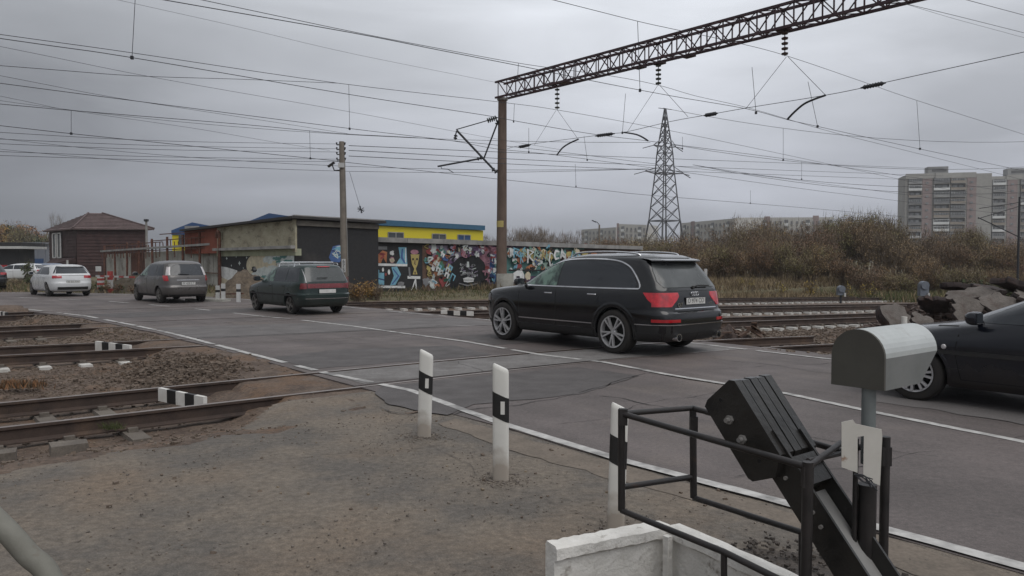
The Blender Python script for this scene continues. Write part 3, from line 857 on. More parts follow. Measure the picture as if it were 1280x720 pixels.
def make_wheel(parent, x, y, r, w, side, spokes, rim_mat, rim_r=None, twin=True, steer=0.0, seed=0.0):
    """tyre as the wheel's own mesh; rim and hub cap are its pieces. side = +1 for the left of the car"""
    rr = rim_r or r * 0.68
    m = MB()
    prof = [(rr, -w / 2 + 0.01), (r * 0.90, -w / 2), (r * 0.975, -w / 2 + 0.02), (r, -w / 2 + 0.05), (r, w / 2 - 0.05), (r * 0.975, w / 2 - 0.02), (r * 0.90, w / 2), (rr, w / 2 - 0.01)]
    m.lathe(prof, 36, axis='Y', closed=True)
    wh = m.build('wheel', m_tyre, parent, smooth=50)
    wh.location = (x, y, r - 0.004); wh.rotation_euler = (0, 0, steer)
    q = MB(); f = side * (w / 2)
    q.lathe([(rr * 1.01, f), (rr * 1.01, f + side * 0.008), (rr * 0.93, f + side * 0.004), (rr * 0.90, f - side * 0.05), (rr * 0.90, f - side * 0.10)], 36, axis='Y')
    for i in range(spokes):
        for dx in ((-0.10, 0.10) if twin else (0.0,)):
            a = 2 * math.pi * i / spokes + seed; a1 = a + dx * 1.3
            p0 = Vector((math.cos(a + dx * 0.6) * rr * 0.16, f - side * 0.012, math.sin(a + dx * 0.6) * rr * 0.16))
            p1 = Vector((math.cos(a1 + dx * 0.4) * rr * 0.94, f - side * 0.004, math.sin(a1 + dx * 0.4) * rr * 0.94))
            q.beam(p0, p1, 0.026 if twin else 0.055, 0.045, up=(0, 1, 0))
    q.lathe([(0.0, f + side * 0.004), (rr * 0.15, f + side * 0.002), (rr * 0.22, f - side * 0.02), (rr * 0.22, f - side * 0.06)], 16, axis='Y')
    q.build('rim', rim_mat, wh, smooth=40)
    d = MB(); d.lathe([(0.0, f - side * 0.075), (rr * 0.9, f - side * 0.075), (rr * 0.9, f - side * 0.10)], 24, axis='Y'); d.build('brake_disc', m_wellk, wh)
    return wh
def polar(cx, cy, a): return cx + math.cos(a), cy + math.sin(a)

def make_car(name, label, cat, S, loc, heading, scale=1.0, group=None):
    root = thing(name, label, cat, loc, R(90 + heading), group); root.scale = (scale,) * 3
    sh = Shell(S['rows']); wb = S['wb']; r = S['r']; tw = S['tw']
    body_m = paint(*S['paint'])
    bo = sh.body().build('body', [body_m, m_wellk], root, fixn=True)
    cut = []
    for x in (-wb / 2, wb / 2):
        for s in (-1, 1):
            c = MB(); ra = r + S.get('archgap', 0.055)
            c.tube([(x, s * (tw - 0.17), r), (x, s * (tw + 0.34), r)], ra, 40)
            co = c.build('cutter', m_wellk, None, fixn=True); co.matrix_world = root.matrix_world.copy() if False else Matrix.Identity(4)
            cut.append(co)
    par = bo.parent; bo.parent = None
    bpy.context.view_layer.update()
    apply_bool(bo, cut); bo.parent = par
    for x in (-wb / 2, wb / 2):
        for s in (-1, 1): make_wheel(root, x, s * tw, r, S.get('tyrew', 0.22), s, S['spokes'], S['rim'], r * S.get('rimf', 0.70), S.get('twin', True), seed=x)
    # arch lips
    ra = r + S.get('archgap', 0.055)
    lw, lo_ = S.get('lip', (0.03, 0.008))
    for x in (-wb / 2, wb / 2):
        for s in (-1, 1):
            al = MB()
            pts = [(x + (ra + lw * 0.4) * math.cos(t), r + (ra + lw * 0.4) * math.sin(t)) for t in [R(-15 + 210 * i / 26) for i in range(27)]]
            pts = [p for p in pts if p[1] > S['rows'][0][0] + 0.02]
            L = []; Rr = []; M1 = []
            for i in range(len(pts)):
                dx, dz = (pts[i][0] - x), (pts[i][1] - r); l_ = math.hypot(dx, dz); dx /= l_; dz /= l_
                for lst, rad, of in ((L, ra - 0.012, 0.0), (M1, ra + lw * 0.2, lo_), (Rr, ra + lw, 0.001)):
                    X, Z = x + dx * rad, r + dz * rad; lst.append(Vector((X, s * (sh.y(X, Z) + of), Z)))
            al.grid([[p - Vector((0, s * 0.05, 0)) for p in L], L, M1, Rr])
            al.build('wheel_arch', S.get('lipmat', body_m), root, smooth=60)
    # windows
    for (z0, z1, xa, xb, mt) in S['side']:
        for s in (-1, 1):
            w = MB(); sh.side_patch(w, s, z0, z1, xa, xb, 0.005, 9, 12); w.build('side_window', mt, root, smooth=60)
    z0, z1, yw = S['rear']; w = MB(); sh.rear_patch(w, z0, z1, lambda z: -yw(z), yw, 0.007, 8, 14); w.build('rear_window', S.get('rearmat', m_glass_l), root, smooth=60)
    z0, z1, yw = S['front']; w = MB(); sh.rear_patch(w, z0, z1, lambda z: -yw(z), yw, 0.006, 8, 14, False); w.build('windscreen', m_glass, root, smooth=60)
    # black or chrome line under and over the glass
    for pts, wd, mt, nm in S.get('ribbons', []):
        for s in (-1, 1):
            w = MB(); sh.ribbon_side(w, s, pts, wd, 0.008 if mt is not m_chrome else 0.010); w.build(nm, mt, root, smooth=50)
    # door seams
    w = MB()
    for s in (-1, 1):
        for pts in S.get('seams', []): sh.ribbon_side(w, s, pts, 0.010, 0.0025)
    if w.v: w.build('door_seam', m_wellk, root)
    # lamps
    for (z0, z1, y0, x0, mt, nm) in S['lamps']:
        for s in (-1, 1):
            w = MB(); sh.wrap_patch(w, s, z0, z1, y0, x0); w.build(nm, mt, root, smooth=60)
    for (z0, z1, y0, x0, mt, nm) in S.get('flamps', []):
        for s in (-1, 1):
            w = MB(); sh.wrap_patch(w, s, z0, z1, y0, x0, rear=False); w.build(nm, mt, root, smooth=60)
    for (z0, z1, ya, yb, mt, nm, off) in S.get('rpatch', []):
        w = MB(); sh.rear_patch(w, z0, z1, (lambda v: (lambda z: v))(ya), (lambda v: (lambda z: v))(yb), off, 3, 12); w.build(nm, mt, root, smooth=60)
    # lower cladding all round the rear and sill
    if S.get('clad'):
        za, zb, of = S['clad']; w = MB()
        for s in (-1, 1):
            sh.wrap_patch(w, s, za, zb, lambda z: 0.0, lambda z: -wb / 2 - r - 0.07, of)
            sh.side_patch(w, s, za, zb, lambda z: -wb / 2 + r + 0.07, lambda z: wb / 2 - r - 0.07, of)
            sh.wrap_patch(w, s, za, zb, lambda z: 0.0, lambda z: wb / 2 + r + 0.07, of, rear=False)
        w.build('lower_cladding', m_plastic, root, smooth=60)
    # licence plate
    if S.get('plate'):
        zc, txt, tilt = S['plate']; x = sh.x(0.26, zc) - 0.012
        w = MB(); w.box((x, 0, zc), (0.012, 0.54, 0.125)); w.mi = 1; w.box((x - 0.007, 0, zc), (0.004, 0.516, 0.106)); pl = w.build('licence_plate', [m_plastic, m_plate], root)
        if txt:
            me = text_mesh(txt, 0.105, 0.001); me.materials.append(m_ink)
            t_ = link('lettering', me, pl, (x - 0.0105, 0, zc), (R(90), 0, R(-90)))
    # handles
    for (hx, hz) in S.get('handles', []):
        for s in (-1, 1):
            w = MB(); yy = s * (sh.y(hx, hz) + 0.018); w.tube([(hx - 0.10, yy - s * 0.02, hz), (hx - 0.08, yy, hz + 0.002), (hx + 0.08, yy, hz + 0.002), (hx + 0.10, yy - s * 0.02, hz)], 0.013, 6)
            w.build('door_handle', S.get('handlemat', body_m), root, smooth=50)
    # mirrors
    mx, mz = S['mirror']
    for s in (-1, 1):
        w = MB(); y0 = sh.y(mx, mz)
        rows_ = []
        for i, (dx, k) in enumerate([(-0.03, 0.80), (-0.02, 0.98), (0.03, 1.0), (0.07, 0.85), (0.10, 0.5), (0.11, 0.05)]):
            rows_.append([Vector((mx + dx, s * (y0 + 0.16 + 0.105 * k * math.copysign(abs(math.cos(a)) ** 0.6, math.cos(a))), mz + 0.075 + 0.075 * k * math.copysign(abs(math.sin(a)) ** 0.6, math.sin(a)))) for a in [2 * math.pi * j / 16 for j in range(16)]])
        w.grid(rows_, closed_u=True); w.f.append(tuple(range(16))); w.m.append(0)
        w.beam((mx + 0.02, s * (y0 - 0.03), mz + 0.02), (mx + 0.03, s * (y0 + 0.10), mz + 0.05), 0.06, 0.035)
        mo = w.build('wing_mirror', S.get('mirmat', body_m), root, smooth=50, fixn=True)
        g_ = MB(); g_.box((mx - 0.034, s * (y0 + 0.16), mz + 0.075), (0.006, 0.165, 0.115)); g_.build('mirror_glass', m_glass, mo)
    return root, sh
def const(v): return lambda z: v
def lin(z0, a, z1, b): return lambda z: a + (b - a) * (z - z0) / (z1 - z0)
def curve(tab): return lambda z: lerp_tab(tab, z)

# ---- black SUV
SUV = dict(wb=3.0, r=0.385, tw=0.83, tyrew=0.27, spokes=5, rim=m_alloy, rimf=0.72, archgap=0.045, lip=(0.085, 0.020), paint=('black_car_paint', (0.0035, 0.004, 0.0055), 0.10, (0.020, 0.018, 0.016), 0.25, 0.0),
    rows=[(0.24, -2.40, 2.25, 0.86, 7, 4), (0.30, -2.52, 2.40, 0.925, 7, 4), (0.45, -2.585, 2.47, 0.955, 7, 4), (0.60, -2.60, 2.50, 0.965, 7, 4), (0.73, -2.585, 2.50, 0.968, 7, 4),
          (0.765, -2.535, 2.49, 0.968, 7, 4), (0.90, -2.51, 2.46, 0.962, 7, 4), (1.00, -2.50, 2.36, 0.950, 7, 4), (1.06, -2.485, 1.95, 0.938, 7, 4.5), (1.10, -2.475, 1.55, 0.925, 7, 5), (1.135, -2.46, 1.20, 0.905, 7, 6),
          (1.20, -2.42, 1.06, 0.875, 7, 6), (1.35, -2.31, 0.78, 0.825, 7, 6), (1.50, -2.18, 0.48, 0.765, 7, 6), (1.60, -2.09, 0.26, 0.715, 7, 6), (1.66, -2.06, 0.08, 0.665, 6, 5), (1.70, -1.95, -0.08, 0.59, 5, 4),
          (1.725, -1.75, -0.25, 0.47, 4, 4), (1.74, -1.40, -0.50, 0.27, 3, 3), (1.742, -1.1, -0.7, 0.10, 2.5, 2.5)],
    side=[(1.145, 1.60, curve([(1.145, -0.02), (1.60, -0.04)]), curve([(1.145, 1.02), (1.25, 0.82), (1.40, 0.52), (1.52, 0.22), (1.60, 0.02)]), m_glass_c),
          (1.145, 1.61, curve([(1.145, -1.95), (1.16, -1.98), (1.25, -1.93), (1.40, -1.80), (1.50, -1.66), (1.57, -1.45), (1.61, -1.15)]), const(-0.06), m_glass)],
    rear=(1.16, 1.585, curve([(1.16, 0.70), (1.25, 0.74), (1.45, 0.68), (1.585, 0.60)])), front=(1.16, 1.62, curve([(1.16, 0.80), (1.62, 0.60)])),
    ribbons=[(smooth_pts([(1.10, 1.135), (0.4, 1.132), (-0.6, 1.130), (-1.5, 1.132), (-2.02, 1.137)]), 0.020, m_chrome, 'chrome_trim'),
             (smooth_pts([(-2.02, 1.137), (-2.03, 1.17), (-1.97, 1.27), (-1.83, 1.42), (-1.69, 1.52), (-1.45, 1.60), (-1.10, 1.635), (-0.6, 1.645), (-0.15, 1.625), (0.12, 1.575), (0.40, 1.478), (0.80, 1.283), (1.10, 1.135)], 4), 0.020, m_chrome, 'chrome_trim'),
             ([(-1.0, 0.50), (1.0, 0.50)], 0.018, m_chrome, 'sill_trim')],
    seams=[[(1.0, 1.13), (1.02, 0.9), (0.98, 0.5), (0.85, 0.36)], [(-0.04, 1.13), (-0.06, 0.8), (-0.05, 0.36)], [(-1.12, 1.13), (-1.16, 0.98), (-1.10, 0.86)], [(0.85, 0.36), (-1.0, 0.36)]],
    lamps=[(0.84, 1.075, curve([(0.84, 0.62), (0.90, 0.55), (1.0, 0.42), (1.075, 0.44)]), curve([(0.84, -2.36), (0.95, -2.22), (1.075, -2.12)]), m_redlit, 'tail_lamp'),
           (0.585, 0.635, const(0.50), const(-2.30), m_redlamp, 'rear_reflector')],
    flamps=[(0.78, 0.92, const(0.55), const(2.1), m_clearlamp, 'headlamp')],
    rpatch=[(0.80, 0.815, -0.56, 0.56, m_chrome, 'tailgate_trim', 0.012), (1.095, 1.10, -0.75, 0.75, m_wellk, 'tailgate_seam', 0.003)],
    clad=(0.245, 0.40, 0.008), plate=(0.925, 'О 974 СО', 0), handles=[(0.16, 1.0), (-0.98, 1.01)], handlemat=m_chrome, mirror=(0.88, 1.12))
h_suv = 40.0
hd = R(h_suv); fwd = Vector((-math.sin(hd), math.cos(hd), 0)); rgt = Vector((math.cos(hd), math.sin(hd), 0))
c = Vector((0.865, 15.08, 0)) + rgt * 0.93
suv, sh = make_car('parked_car', 'black SUV with chrome window trim and bright red tail lamps, on the crossing', 'car', SUV, (c.x, c.y, 0.008), h_suv, 1.045)
# spoiler, roof rails, wiper, emblem, lettering, exhaust, bumper steps
w = MB()
rows_ = []
for i in range(15):
    y = -0.66 + 1.32 * i / 14; xb = sh.x(y, 1.60)
    rows_.append([Vector((xb + 0.10, y, 1.655)), Vector((xb - 0.075, y, 1.632)), Vector((xb - 0.145, y, 1.612)), Vector((xb - 0.145, y, 1.592)), Vector((xb - 0.02, y, 1.575)), Vector((xb + 0.05, y, 1.57))])
w.grid(rows_); w.build('roof_spoiler', paint(*SUV['paint']), suv, smooth=35)
for s in (-1, 1):
    w = MB(); pts = smooth_pts([(-1.75, s * 0.52, 1.690), (-1.65, s * 0.55, 1.735), (-1.2, s * 0.575, 1.765), (-0.7, s * 0.575, 1.768), (-0.25, s * 0.56, 1.745), (-0.15, s * 0.55, 1.70)], 5)
    w.tube(pts, 0.017, 8); w.build('roof_rail', m_chrome, suv, smooth=60)
w = MB(); x0 = sh.x(0, 1.16); w.tube([(x0 - 0.02, 0.0, 1.16), (x0 - 0.035, -0.10, 1.185), (x0 - 0.03, -0.42, 1.178)], 0.013, 6); w.lathe([(0, -0.02), (0.03, -0.02), (0.03, 0.02), (0, 0.02)], 10, (x0 - 0.01, 0, 1.15), 'X'); w.build('rear_wiper', m_plastic, suv, smooth=50)
w = MB()
for i in range(4):
    cy = 0.072 - 0.048 * i; xx = sh.x(0, 1.045) - 0.014
    pr = [(0.031 + 0.0065 * math.cos(a), 0.0065 * math.sin(a)) for a in [2 * math.pi * j / 8 for j in range(8)]]
    w.lathe(pr, 20, (xx, cy, 1.045), 'X', True)
w.build('emblem', m_chrome, suv, smooth=60)
for txt, y, z, sz in (('Q7', 0.42, 0.865, 0.10), ('3.0T', -0.42, 0.875, 0.05)):
    me = text_mesh(txt, sz, 0.004); me.materials.append(m_chrome)
    link('lettering', me, suv, (sh.x(y, z) - 0.008, y, z), (R(90), 0, R(-90)))
w = MB(); x0 = sh.x(0.5, 0.36)
for s in (-1, 1): w.lathe([(0.0, 0.05), (0.055, 0.05), (0.055, -0.06), (0.065, -0.06), (0.065, 0.06)], 16, (x0, s * 0.55, 0.335), 'X')
w.build('exhaust', m_chrome, suv, smooth=40)
w = MB()
for s in (-1, 1): sh.wrap_patch(w, s, 0.535, 0.548, const(0.0), const(-1.98), 0.014, nz=1)
w.build('bumper_trim', m_chrome, suv, smooth=50)
w = MB()
for s in (-1, 1): sh.wrap_patch(w, s, 0.40, 0.53, const(0.0), const(-2.02), 0.004, nz=2)
w.build('bumper_valance', m_plastic, suv, smooth=50)
w = MB(); w.box((0, 0, 0.30), (3.6, 1.2, 0.12)); w.tube([(-1.5, -0.8, 0.38), (-1.5, 0.8, 0.38)], 0.04, 8); w.build('underbody', m_wellk, suv)

# ---- green estate car
EST = dict(wb=2.50, r=0.29, tw=0.69, tyrew=0.175, spokes=4, rim=m_dirtyrim, rimf=0.72, twin=False, archgap=0.05, lip=(0.025, 0.008), paint=('dark_green_car_paint', (0.014, 0.030, 0.028), 0.28, (0.040, 0.036, 0.030), 0.55, 0.2),
    rows=[(0.22, -1.95, 1.90, 0.76, 7, 5), (0.30, -2.05, 2.02, 0.815, 7, 5), (0.50, -2.10, 2.08, 0.835, 8, 5), (0.58, -2.10, 2.08, 0.84, 8, 5), (0.62, -2.04, 2.05, 0.84, 8, 5), (0.72, -2.035, 2.0, 0.838, 8, 5), (0.80, -2.03, 1.75, 0.835, 8, 5),
          (0.86, -2.025, 1.35, 0.83, 8, 5.5), (0.90, -2.02, 1.08, 0.825, 8, 6), (0.94, -2.01, 0.98, 0.80, 8, 6), (1.10, -1.93, 0.72, 0.745, 8, 6), (1.25, -1.85, 0.48, 0.69, 8, 6), (1.36, -1.79, 0.26, 0.635, 8, 5),
          (1.41, -1.74, 0.10, 0.58, 7, 4), (1.44, -1.62, -0.05, 0.47, 5, 4), (1.455, -1.35, -0.25, 0.25, 3, 3), (1.457, -1.0, -0.5, 0.1, 2.5, 2.5)],
    side=[(0.945, 1.33, const(-0.16), curve([(0.945, 0.82), (1.1, 0.57), (1.25, 0.32), (1.33, 0.17)]), m_glass_c),
          (0.945, 1.34, curve([(0.945, -1.00), (1.34, -0.97)]), const(-0.21), m_glass), (0.945, 1.34, curve([(0.945, -1.80), (1.34, -1.62)]), curve([(0.945, -1.05), (1.34, -1.02)]), m_glass)],
    rear=(0.95, 1.345, curve([(0.95, 0.66), (1.345, 0.56)])), front=(0.95, 1.33, curve([(0.95, 0.70), (1.33, 0.55)])),
    ribbons=[([(1.7, 0.56), (-1.75, 0.56)], 0.05, m_plastic, 'rubbing_strip')],
    seams=[[(0.86, 0.92), (0.88, 0.6), (0.80, 0.32)], [(-0.18, 0.94), (-0.19, 0.32)], [(-1.02, 0.94), (-1.05, 0.75), (-0.92, 0.60)]],
    lamps=[(0.745, 0.905, const(0.62), const(-1.99), m_dimred, 'tail_lamp')], flamps=[(0.60, 0.74, const(0.5), const(1.85), m_clearlamp, 'headlamp')],
    rpatch=[(0.765, 0.895, -0.60, 0.60, m_dimred, 'red_garnish', 0.010), (0.46, 0.475, -0.80, 0.80, m_chrome, 'bumper_trim', 0.008)],
    plate=(0.675, '', 0), handles=[(-0.02, 0.80), (-0.90, 0.81)], handlemat=m_plastic, mirror=(0.72, 0.93), mirmat=m_plastic)
def place(px_rl, depth, heading, half_w, wb):
    """centre of a car whose left wheels stand at the given distance"""
    h = R(heading); f_ = Vector((-math.sin(h), math.cos(h), 0)); r_ = Vector((math.cos(h), math.sin(h), 0))
    p = P(px_rl, 360, depth); return Vector((p.x, p.y, 0)) + f_ * (wb / 2) + r_ * half_w
c = place(362, 24.0, 41, 0.80, 2.5)
est, sh = make_car('parked_car', 'dark green estate car with roof bars and a wide red rear strip', 'car', EST, (c.x, c.y, 0.008), 41, 1.08)
for xx in (-0.25, -1.25):
    w = MB(); w.tube([(xx, -0.64, 1.36), (xx, -0.60, 1.50), (xx, 0.60, 1.50), (xx, 0.64, 1.36)], 0.016, 6); w.build('roof_bar', m_chrome, est)
for s in (-1, 1):
    w = MB(); w.tube([(-1.55, s * 0.60, 1.42), (-1.5, s * 0.60, 1.47), (0.0, s * 0.60, 1.47), (0.06, s * 0.6, 1.41)], 0.014, 6); w.build('roof_rail', m_alloy, est)
w = MB(); sh.rear_patch(w, 1.365, 1.385, const(-0.20), const(0.20), 0.03); w.build('brake_light', m_redlit, est)
w = MB(); x0 = sh.x(0, 0.99); w.tube([(x0 - 0.02, 0.30, 1.06), (x0 - 0.01, -0.02, 1.06)], 0.012, 6); w.build('rear_wiper', m_plastic, est)
w = MB(); w.tube([(sh.x(0.63, z) - 0.012, 0.63 + (1.0 - z) * 0.05, z) for z in (0.92, 1.1, 1.3, 1.38)], 0.012, 6); w.build('window_edge_strip', m_alloy, est)
w = MB(); w.box((0, 0, 0.25), (3.0, 1.1, 0.10)); w.build('underbody', m_wellk, est)

# ---- grey minivan
VAN = dict(wb=2.77, r=0.32, tw=0.75, tyrew=0.205, spokes=7, rim=m_dirtyrim, rimf=0.70, twin=False, archgap=0.05, lip=(0.03, 0.008), paint=('grey_car_paint', (0.125, 0.117, 0.113), 0.28, (0.060, 0.052, 0.046), 0.55, 0.45),
    rows=[(0.24, -2.05, 2.05, 0.80, 6, 4), (0.32, -2.16, 2.20, 0.87, 6, 4), (0.50, -2.22, 2.28, 0.90, 6, 4), (0.62, -2.23, 2.28, 0.905, 6, 4), (0.68, -2.18, 2.26, 0.905, 6, 4), (0.82, -2.16, 2.15, 0.90, 6, 4), (0.92, -2.14, 1.85, 0.895, 6, 4.5),
          (0.98, -2.13, 1.60, 0.885, 6, 5), (1.04, -2.11, 1.40, 0.865, 6, 5), (1.20, -2.03, 1.05, 0.82, 6, 5), (1.38, -1.93, 0.65, 0.765, 6, 5), (1.50, -1.86, 0.32, 0.71, 6, 5), (1.56, -1.80, 0.12, 0.65, 5, 4),
          (1.60, -1.66, -0.05, 0.54, 4, 4), (1.63, -1.35, -0.25, 0.32, 3, 3), (1.635, -1.0, -0.5, 0.12, 2.5, 2.5)],
    side=[(1.045, 1.48, const(-0.10), curve([(1.045, 1.12), (1.2, 0.80), (1.38, 0.44), (1.48, 0.22)]), m_glass_c), (1.045, 1.49, const(-1.05), const(-0.15), m_glass),
          (1.06, 1.49, curve([(1.06, -1.80), (1.49, -1.60)]), const(-1.10), m_glass)],
    rear=(1.07, 1.50, curve([(1.07, 0.72), (1.50, 0.60)])), rearmat=m_glass, front=(1.07, 1.50, curve([(1.07, 0.76), (1.50, 0.60)])),
    seams=[[(1.05, 1.0), (1.06, 0.7), (0.95, 0.35)], [(-0.12, 1.04), (-0.13, 0.35)], [(-1.08, 1.04), (-1.12, 0.8), (-1.0, 0.6)]],
    lamps=[(0.86, 1.07, curve([(0.86, 0.70), (1.07, 0.72)]), curve([(0.86, -1.90), (1.07, -1.75)]), m_redlamp, 'tail_lamp'),
           (1.075, 1.40, curve([(1.075, 0.74), (1.40, 0.68)]), curve([(1.075, -2.05), (1.40, -1.88)]), m_clearlamp, 'tail_lamp_upper')],
    flamps=[(0.72, 0.88, const(0.5), const(1.9), m_clearlamp, 'headlamp')],
    rpatch=[(0.885, 0.90, -0.42, 0.42, m_chrome, 'tailgate_trim', 0.010)], clad=(0.245, 0.34, 0.006),
    plate=(0.76, 'М 408 ЕТ', 0), handles=[(0.04, 0.92), (-0.98, 0.93)], mirror=(0.98, 1.03))
c = place(199, 30.2, 43, 0.85, 2.77)
van, sh = make_car('parked_car', 'grey minivan with tall pale upper tail lamps, in front of the red rusty railings', 'car', VAN, (c.x, c.y, 0.008), 42.5, 1.02)
w = MB(); w.lathe([(0, 0), (0.045, 0.0), (0.045, 0.012), (0, 0.012)], 4, (sh.x(0, 0.985) - 0.015, 0, 0.985), 'X'); w.build('emblem', m_chrome, van)
w = MB(); x0 = sh.x(0, 1.09); w.tube([(x0 - 0.02, 0.35, 1.13), (x0 - 0.02, -0.05, 1.105)], 0.012, 6); w.build('rear_wiper', m_plastic, van)
w = MB(); w.box((0, 0, 0.27), (3.2, 1.2, 0.10)); w.build('underbody', m_wellk, van)

# ---- white hatchback
HAT = dict(wb=2.65, r=0.315, tw=0.75, tyrew=0.205, spokes=5, rim=m_dirtyrim, rimf=0.70, archgap=0.05, lip=(0.025, 0.008), paint=('white_car_paint', (0.62, 0.63, 0.64), 0.25, (0.30, 0.28, 0.25), 0.30, 0.0),
    rows=[(0.22, -1.95, 2.0, 0.78, 6, 4), (0.30, -2.10, 2.12, 0.86, 6, 4), (0.48, -2.17, 2.18, 0.89, 6, 4), (0.60, -2.18, 2.19, 0.895, 6, 4), (0.68, -2.15, 2.16, 0.895, 6, 4), (0.78, -2.14, 2.02, 0.89, 6, 4), (0.86, -2.12, 1.70, 0.885, 6, 4.5),
          (0.93, -2.10, 1.30, 0.875, 6, 5), (0.98, -2.07, 1.10, 0.85, 6, 5), (1.10, -1.96, 0.88, 0.80, 6, 5), (1.24, -1.82, 0.55, 0.735, 6, 5), (1.34, -1.72, 0.28, 0.67, 6, 5), (1.39, -1.66, 0.08, 0.60, 5, 4),
          (1.425, -1.50, -0.12, 0.47, 4, 4), (1.445, -1.2, -0.35, 0.26, 3, 3), (1.447, -0.9, -0.55, 0.1, 2.5, 2.5)],
    side=[(0.99, 1.31, const(-0.12), curve([(0.99, 0.88), (1.1, 0.70), (1.24, 0.38), (1.31, 0.20)]), m_glass), (0.99, 1.32, curve([(0.99, -1.60), (1.1, -1.52), (1.32, -1.15)]), const(-0.17), m_glass)],
    rear=(1.04, 1.33, curve([(1.04, 0.74), (1.33, 0.58)])), rearmat=m_glass, front=(1.0, 1.32, curve([(1.0, 0.75), (1.32, 0.58)])),
    seams=[[(0.92, 0.95), (0.93, 0.7), (0.85, 0.33)], [(-0.14, 0.98), (-0.15, 0.33)], [(-1.1, 0.95), (-0.98, 0.55)]],
    lamps=[(0.83, 0.95, const(0.45), const(-1.92), m_redlamp, 'tail_lamp')], flamps=[(0.66, 0.80, const(0.5), const(1.8), m_clearlamp, 'headlamp')],
    rpatch=[(0.31, 0.44, -0.62, 0.62, m_plastic, 'rear_diffuser', 0.008), (0.94, 0.955, -0.8, 0.8, m_wellk, 'tailgate_seam', 0.003)],
    plate=(0.66, 'В 215 КН', 0), handles=[(0.04, 0.85), (-0.95, 0.87)], mirror=(0.80, 0.96))
c = place(60, 35.6, 45, 0.82, 2.65)
hat, sh = make_car('parked_car', 'clean white hatchback seen from behind, leftmost whole car in the queue', 'car', HAT, (c.x, c.y, 0.008), 45, 1.03)
w = MB(); sh.rear_patch(w, 1.355, 1.375, const(-0.56), const(0.56), 0.09); w.build('roof_spoiler', m_plastic, hat)
w = MB(); w.box((0, 0, 0.25), (3.0, 1.2, 0.10)); w.build('underbody', m_wellk, hat)
DRK = dict(HAT); DRK['paint'] = ('dark_slate_car_paint', (0.035, 0.038, 0.045), 0.25, (0.06, 0.055, 0.05), 0.35, 0.3)
c = place(-40, 42.5, 47, 0.8, 2.65)
make_car('parked_car', 'dark grey car cut off by the left edge of the photo', 'car', DRK, (c.x, c.y, 0.008), 49, 1.05)

# ---- dark saloon at the right edge
SAL = dict(wb=2.70, r=0.325, tw=0.77, tyrew=0.205, spokes=7, rim=m_alloy, rimf=0.68, archgap=0.05, lip=(0.03, 0.010), paint=('midnight_car_paint', (0.007, 0.009, 0.015), 0.16, (0.034, 0.026, 0.021), 0.55, 0.1),
    rows=[(0.20, -2.15, 2.02, 0.80, 6, 4), (0.28, -2.30, 2.16, 0.86, 6, 4), (0.45, -2.34, 2.24, 0.89, 6, 4), (0.58, -2.34, 2.24, 0.895, 6, 4), (0.66, -2.30, 2.16, 0.895, 6, 4), (0.74, -2.28, 2.06, 0.89, 6, 4), (0.82, -2.25, 1.72, 0.882, 6, 4),
          (0.87, -2.20, 1.40, 0.874, 6, 4.5), (0.91, -2.10, 1.12, 0.865, 6, 5), (0.94, -1.98, 0.96, 0.845, 6, 5), (1.05, -1.72, 0.72, 0.80, 6, 5), (1.20, -1.45, 0.36, 0.73, 5, 5), (1.32, -1.25, 0.06, 0.66, 5, 5),
          (1.38, -1.12, -0.12, 0.60, 4, 4), (1.41, -0.98, -0.28, 0.48, 4, 4), (1.43, -0.85, -0.45, 0.28, 3, 3), (1.432, -0.7, -0.55, 0.1, 2.5, 2.5)],
    side=[(0.95, 1.325, const(-0.22), curve([(0.95, 0.80), (1.05, 0.58), (1.20, 0.22), (1.325, -0.08)]), m_glass), (0.95, 1.325, curve([(0.95, -1.45), (1.15, -1.25), (1.325, -0.95)]), const(-0.27), m_glass)],
    rear=(0.98, 1.33, curve([(0.98, 0.68), (1.33, 0.52)])), front=(0.96, 1.34, curve([(0.96, 0.74), (1.34, 0.56)])),
    ribbons=[([(1.7, 0.60), (-1.9, 0.60)], 0.045, m_plastic, 'rubbing_strip')],
    seams=[[(0.86, 0.90), (0.90, 0.6), (0.84, 0.30)], [(-0.24, 0.94), (-0.25, 0.30)], [(0.84, 0.30), (-1.0, 0.30)], [(1.15, 0.885), (0.9, 0.90)]],
    lamps=[(0.70, 0.84, const(0.45), const(-2.05), m_redlamp, 'tail_lamp')], flamps=[(0.56, 0.70, const(0.45), const(1.90), m_clearlamp, 'headlamp'), ],
    plate=(0.62, 'Т 361 АН', 0), handles=[(-0.10, 0.80), (-1.05, 0.82)], mirror=(0.66, 0.93))
h_s = 39.0; hh = R(h_s); f_ = Vector((-math.sin(hh), math.cos(hh), 0)); r_ = Vector((math.cos(hh), math.sin(hh), 0))
c = Vector((4.90, 9.22, 0)) - f_ * 1.35 + r_ * 0.86
sal, sh = make_car('parked_car', 'dark dusty saloon cut off by the right edge, behind the metal signal hood', 'car', SAL, (c.x, c.y, 0.008), h_s, 1.03)
for s in (-1, 1):
    w = MB(); w.lathe([(0, 0), (0.03, 0.0), (0.022, 0.012), (0, 0.014)], 10, (1.02, s * (sh.y(1.02, 0.66) + 0.002), 0.66), 'Y'); w.build('indicator', m_clearlamp, sal)
w = MB(); w.box((0, 0, 0.24), (3.2, 1.2, 0.10)); w.build('underbody', m_wellk, sal)

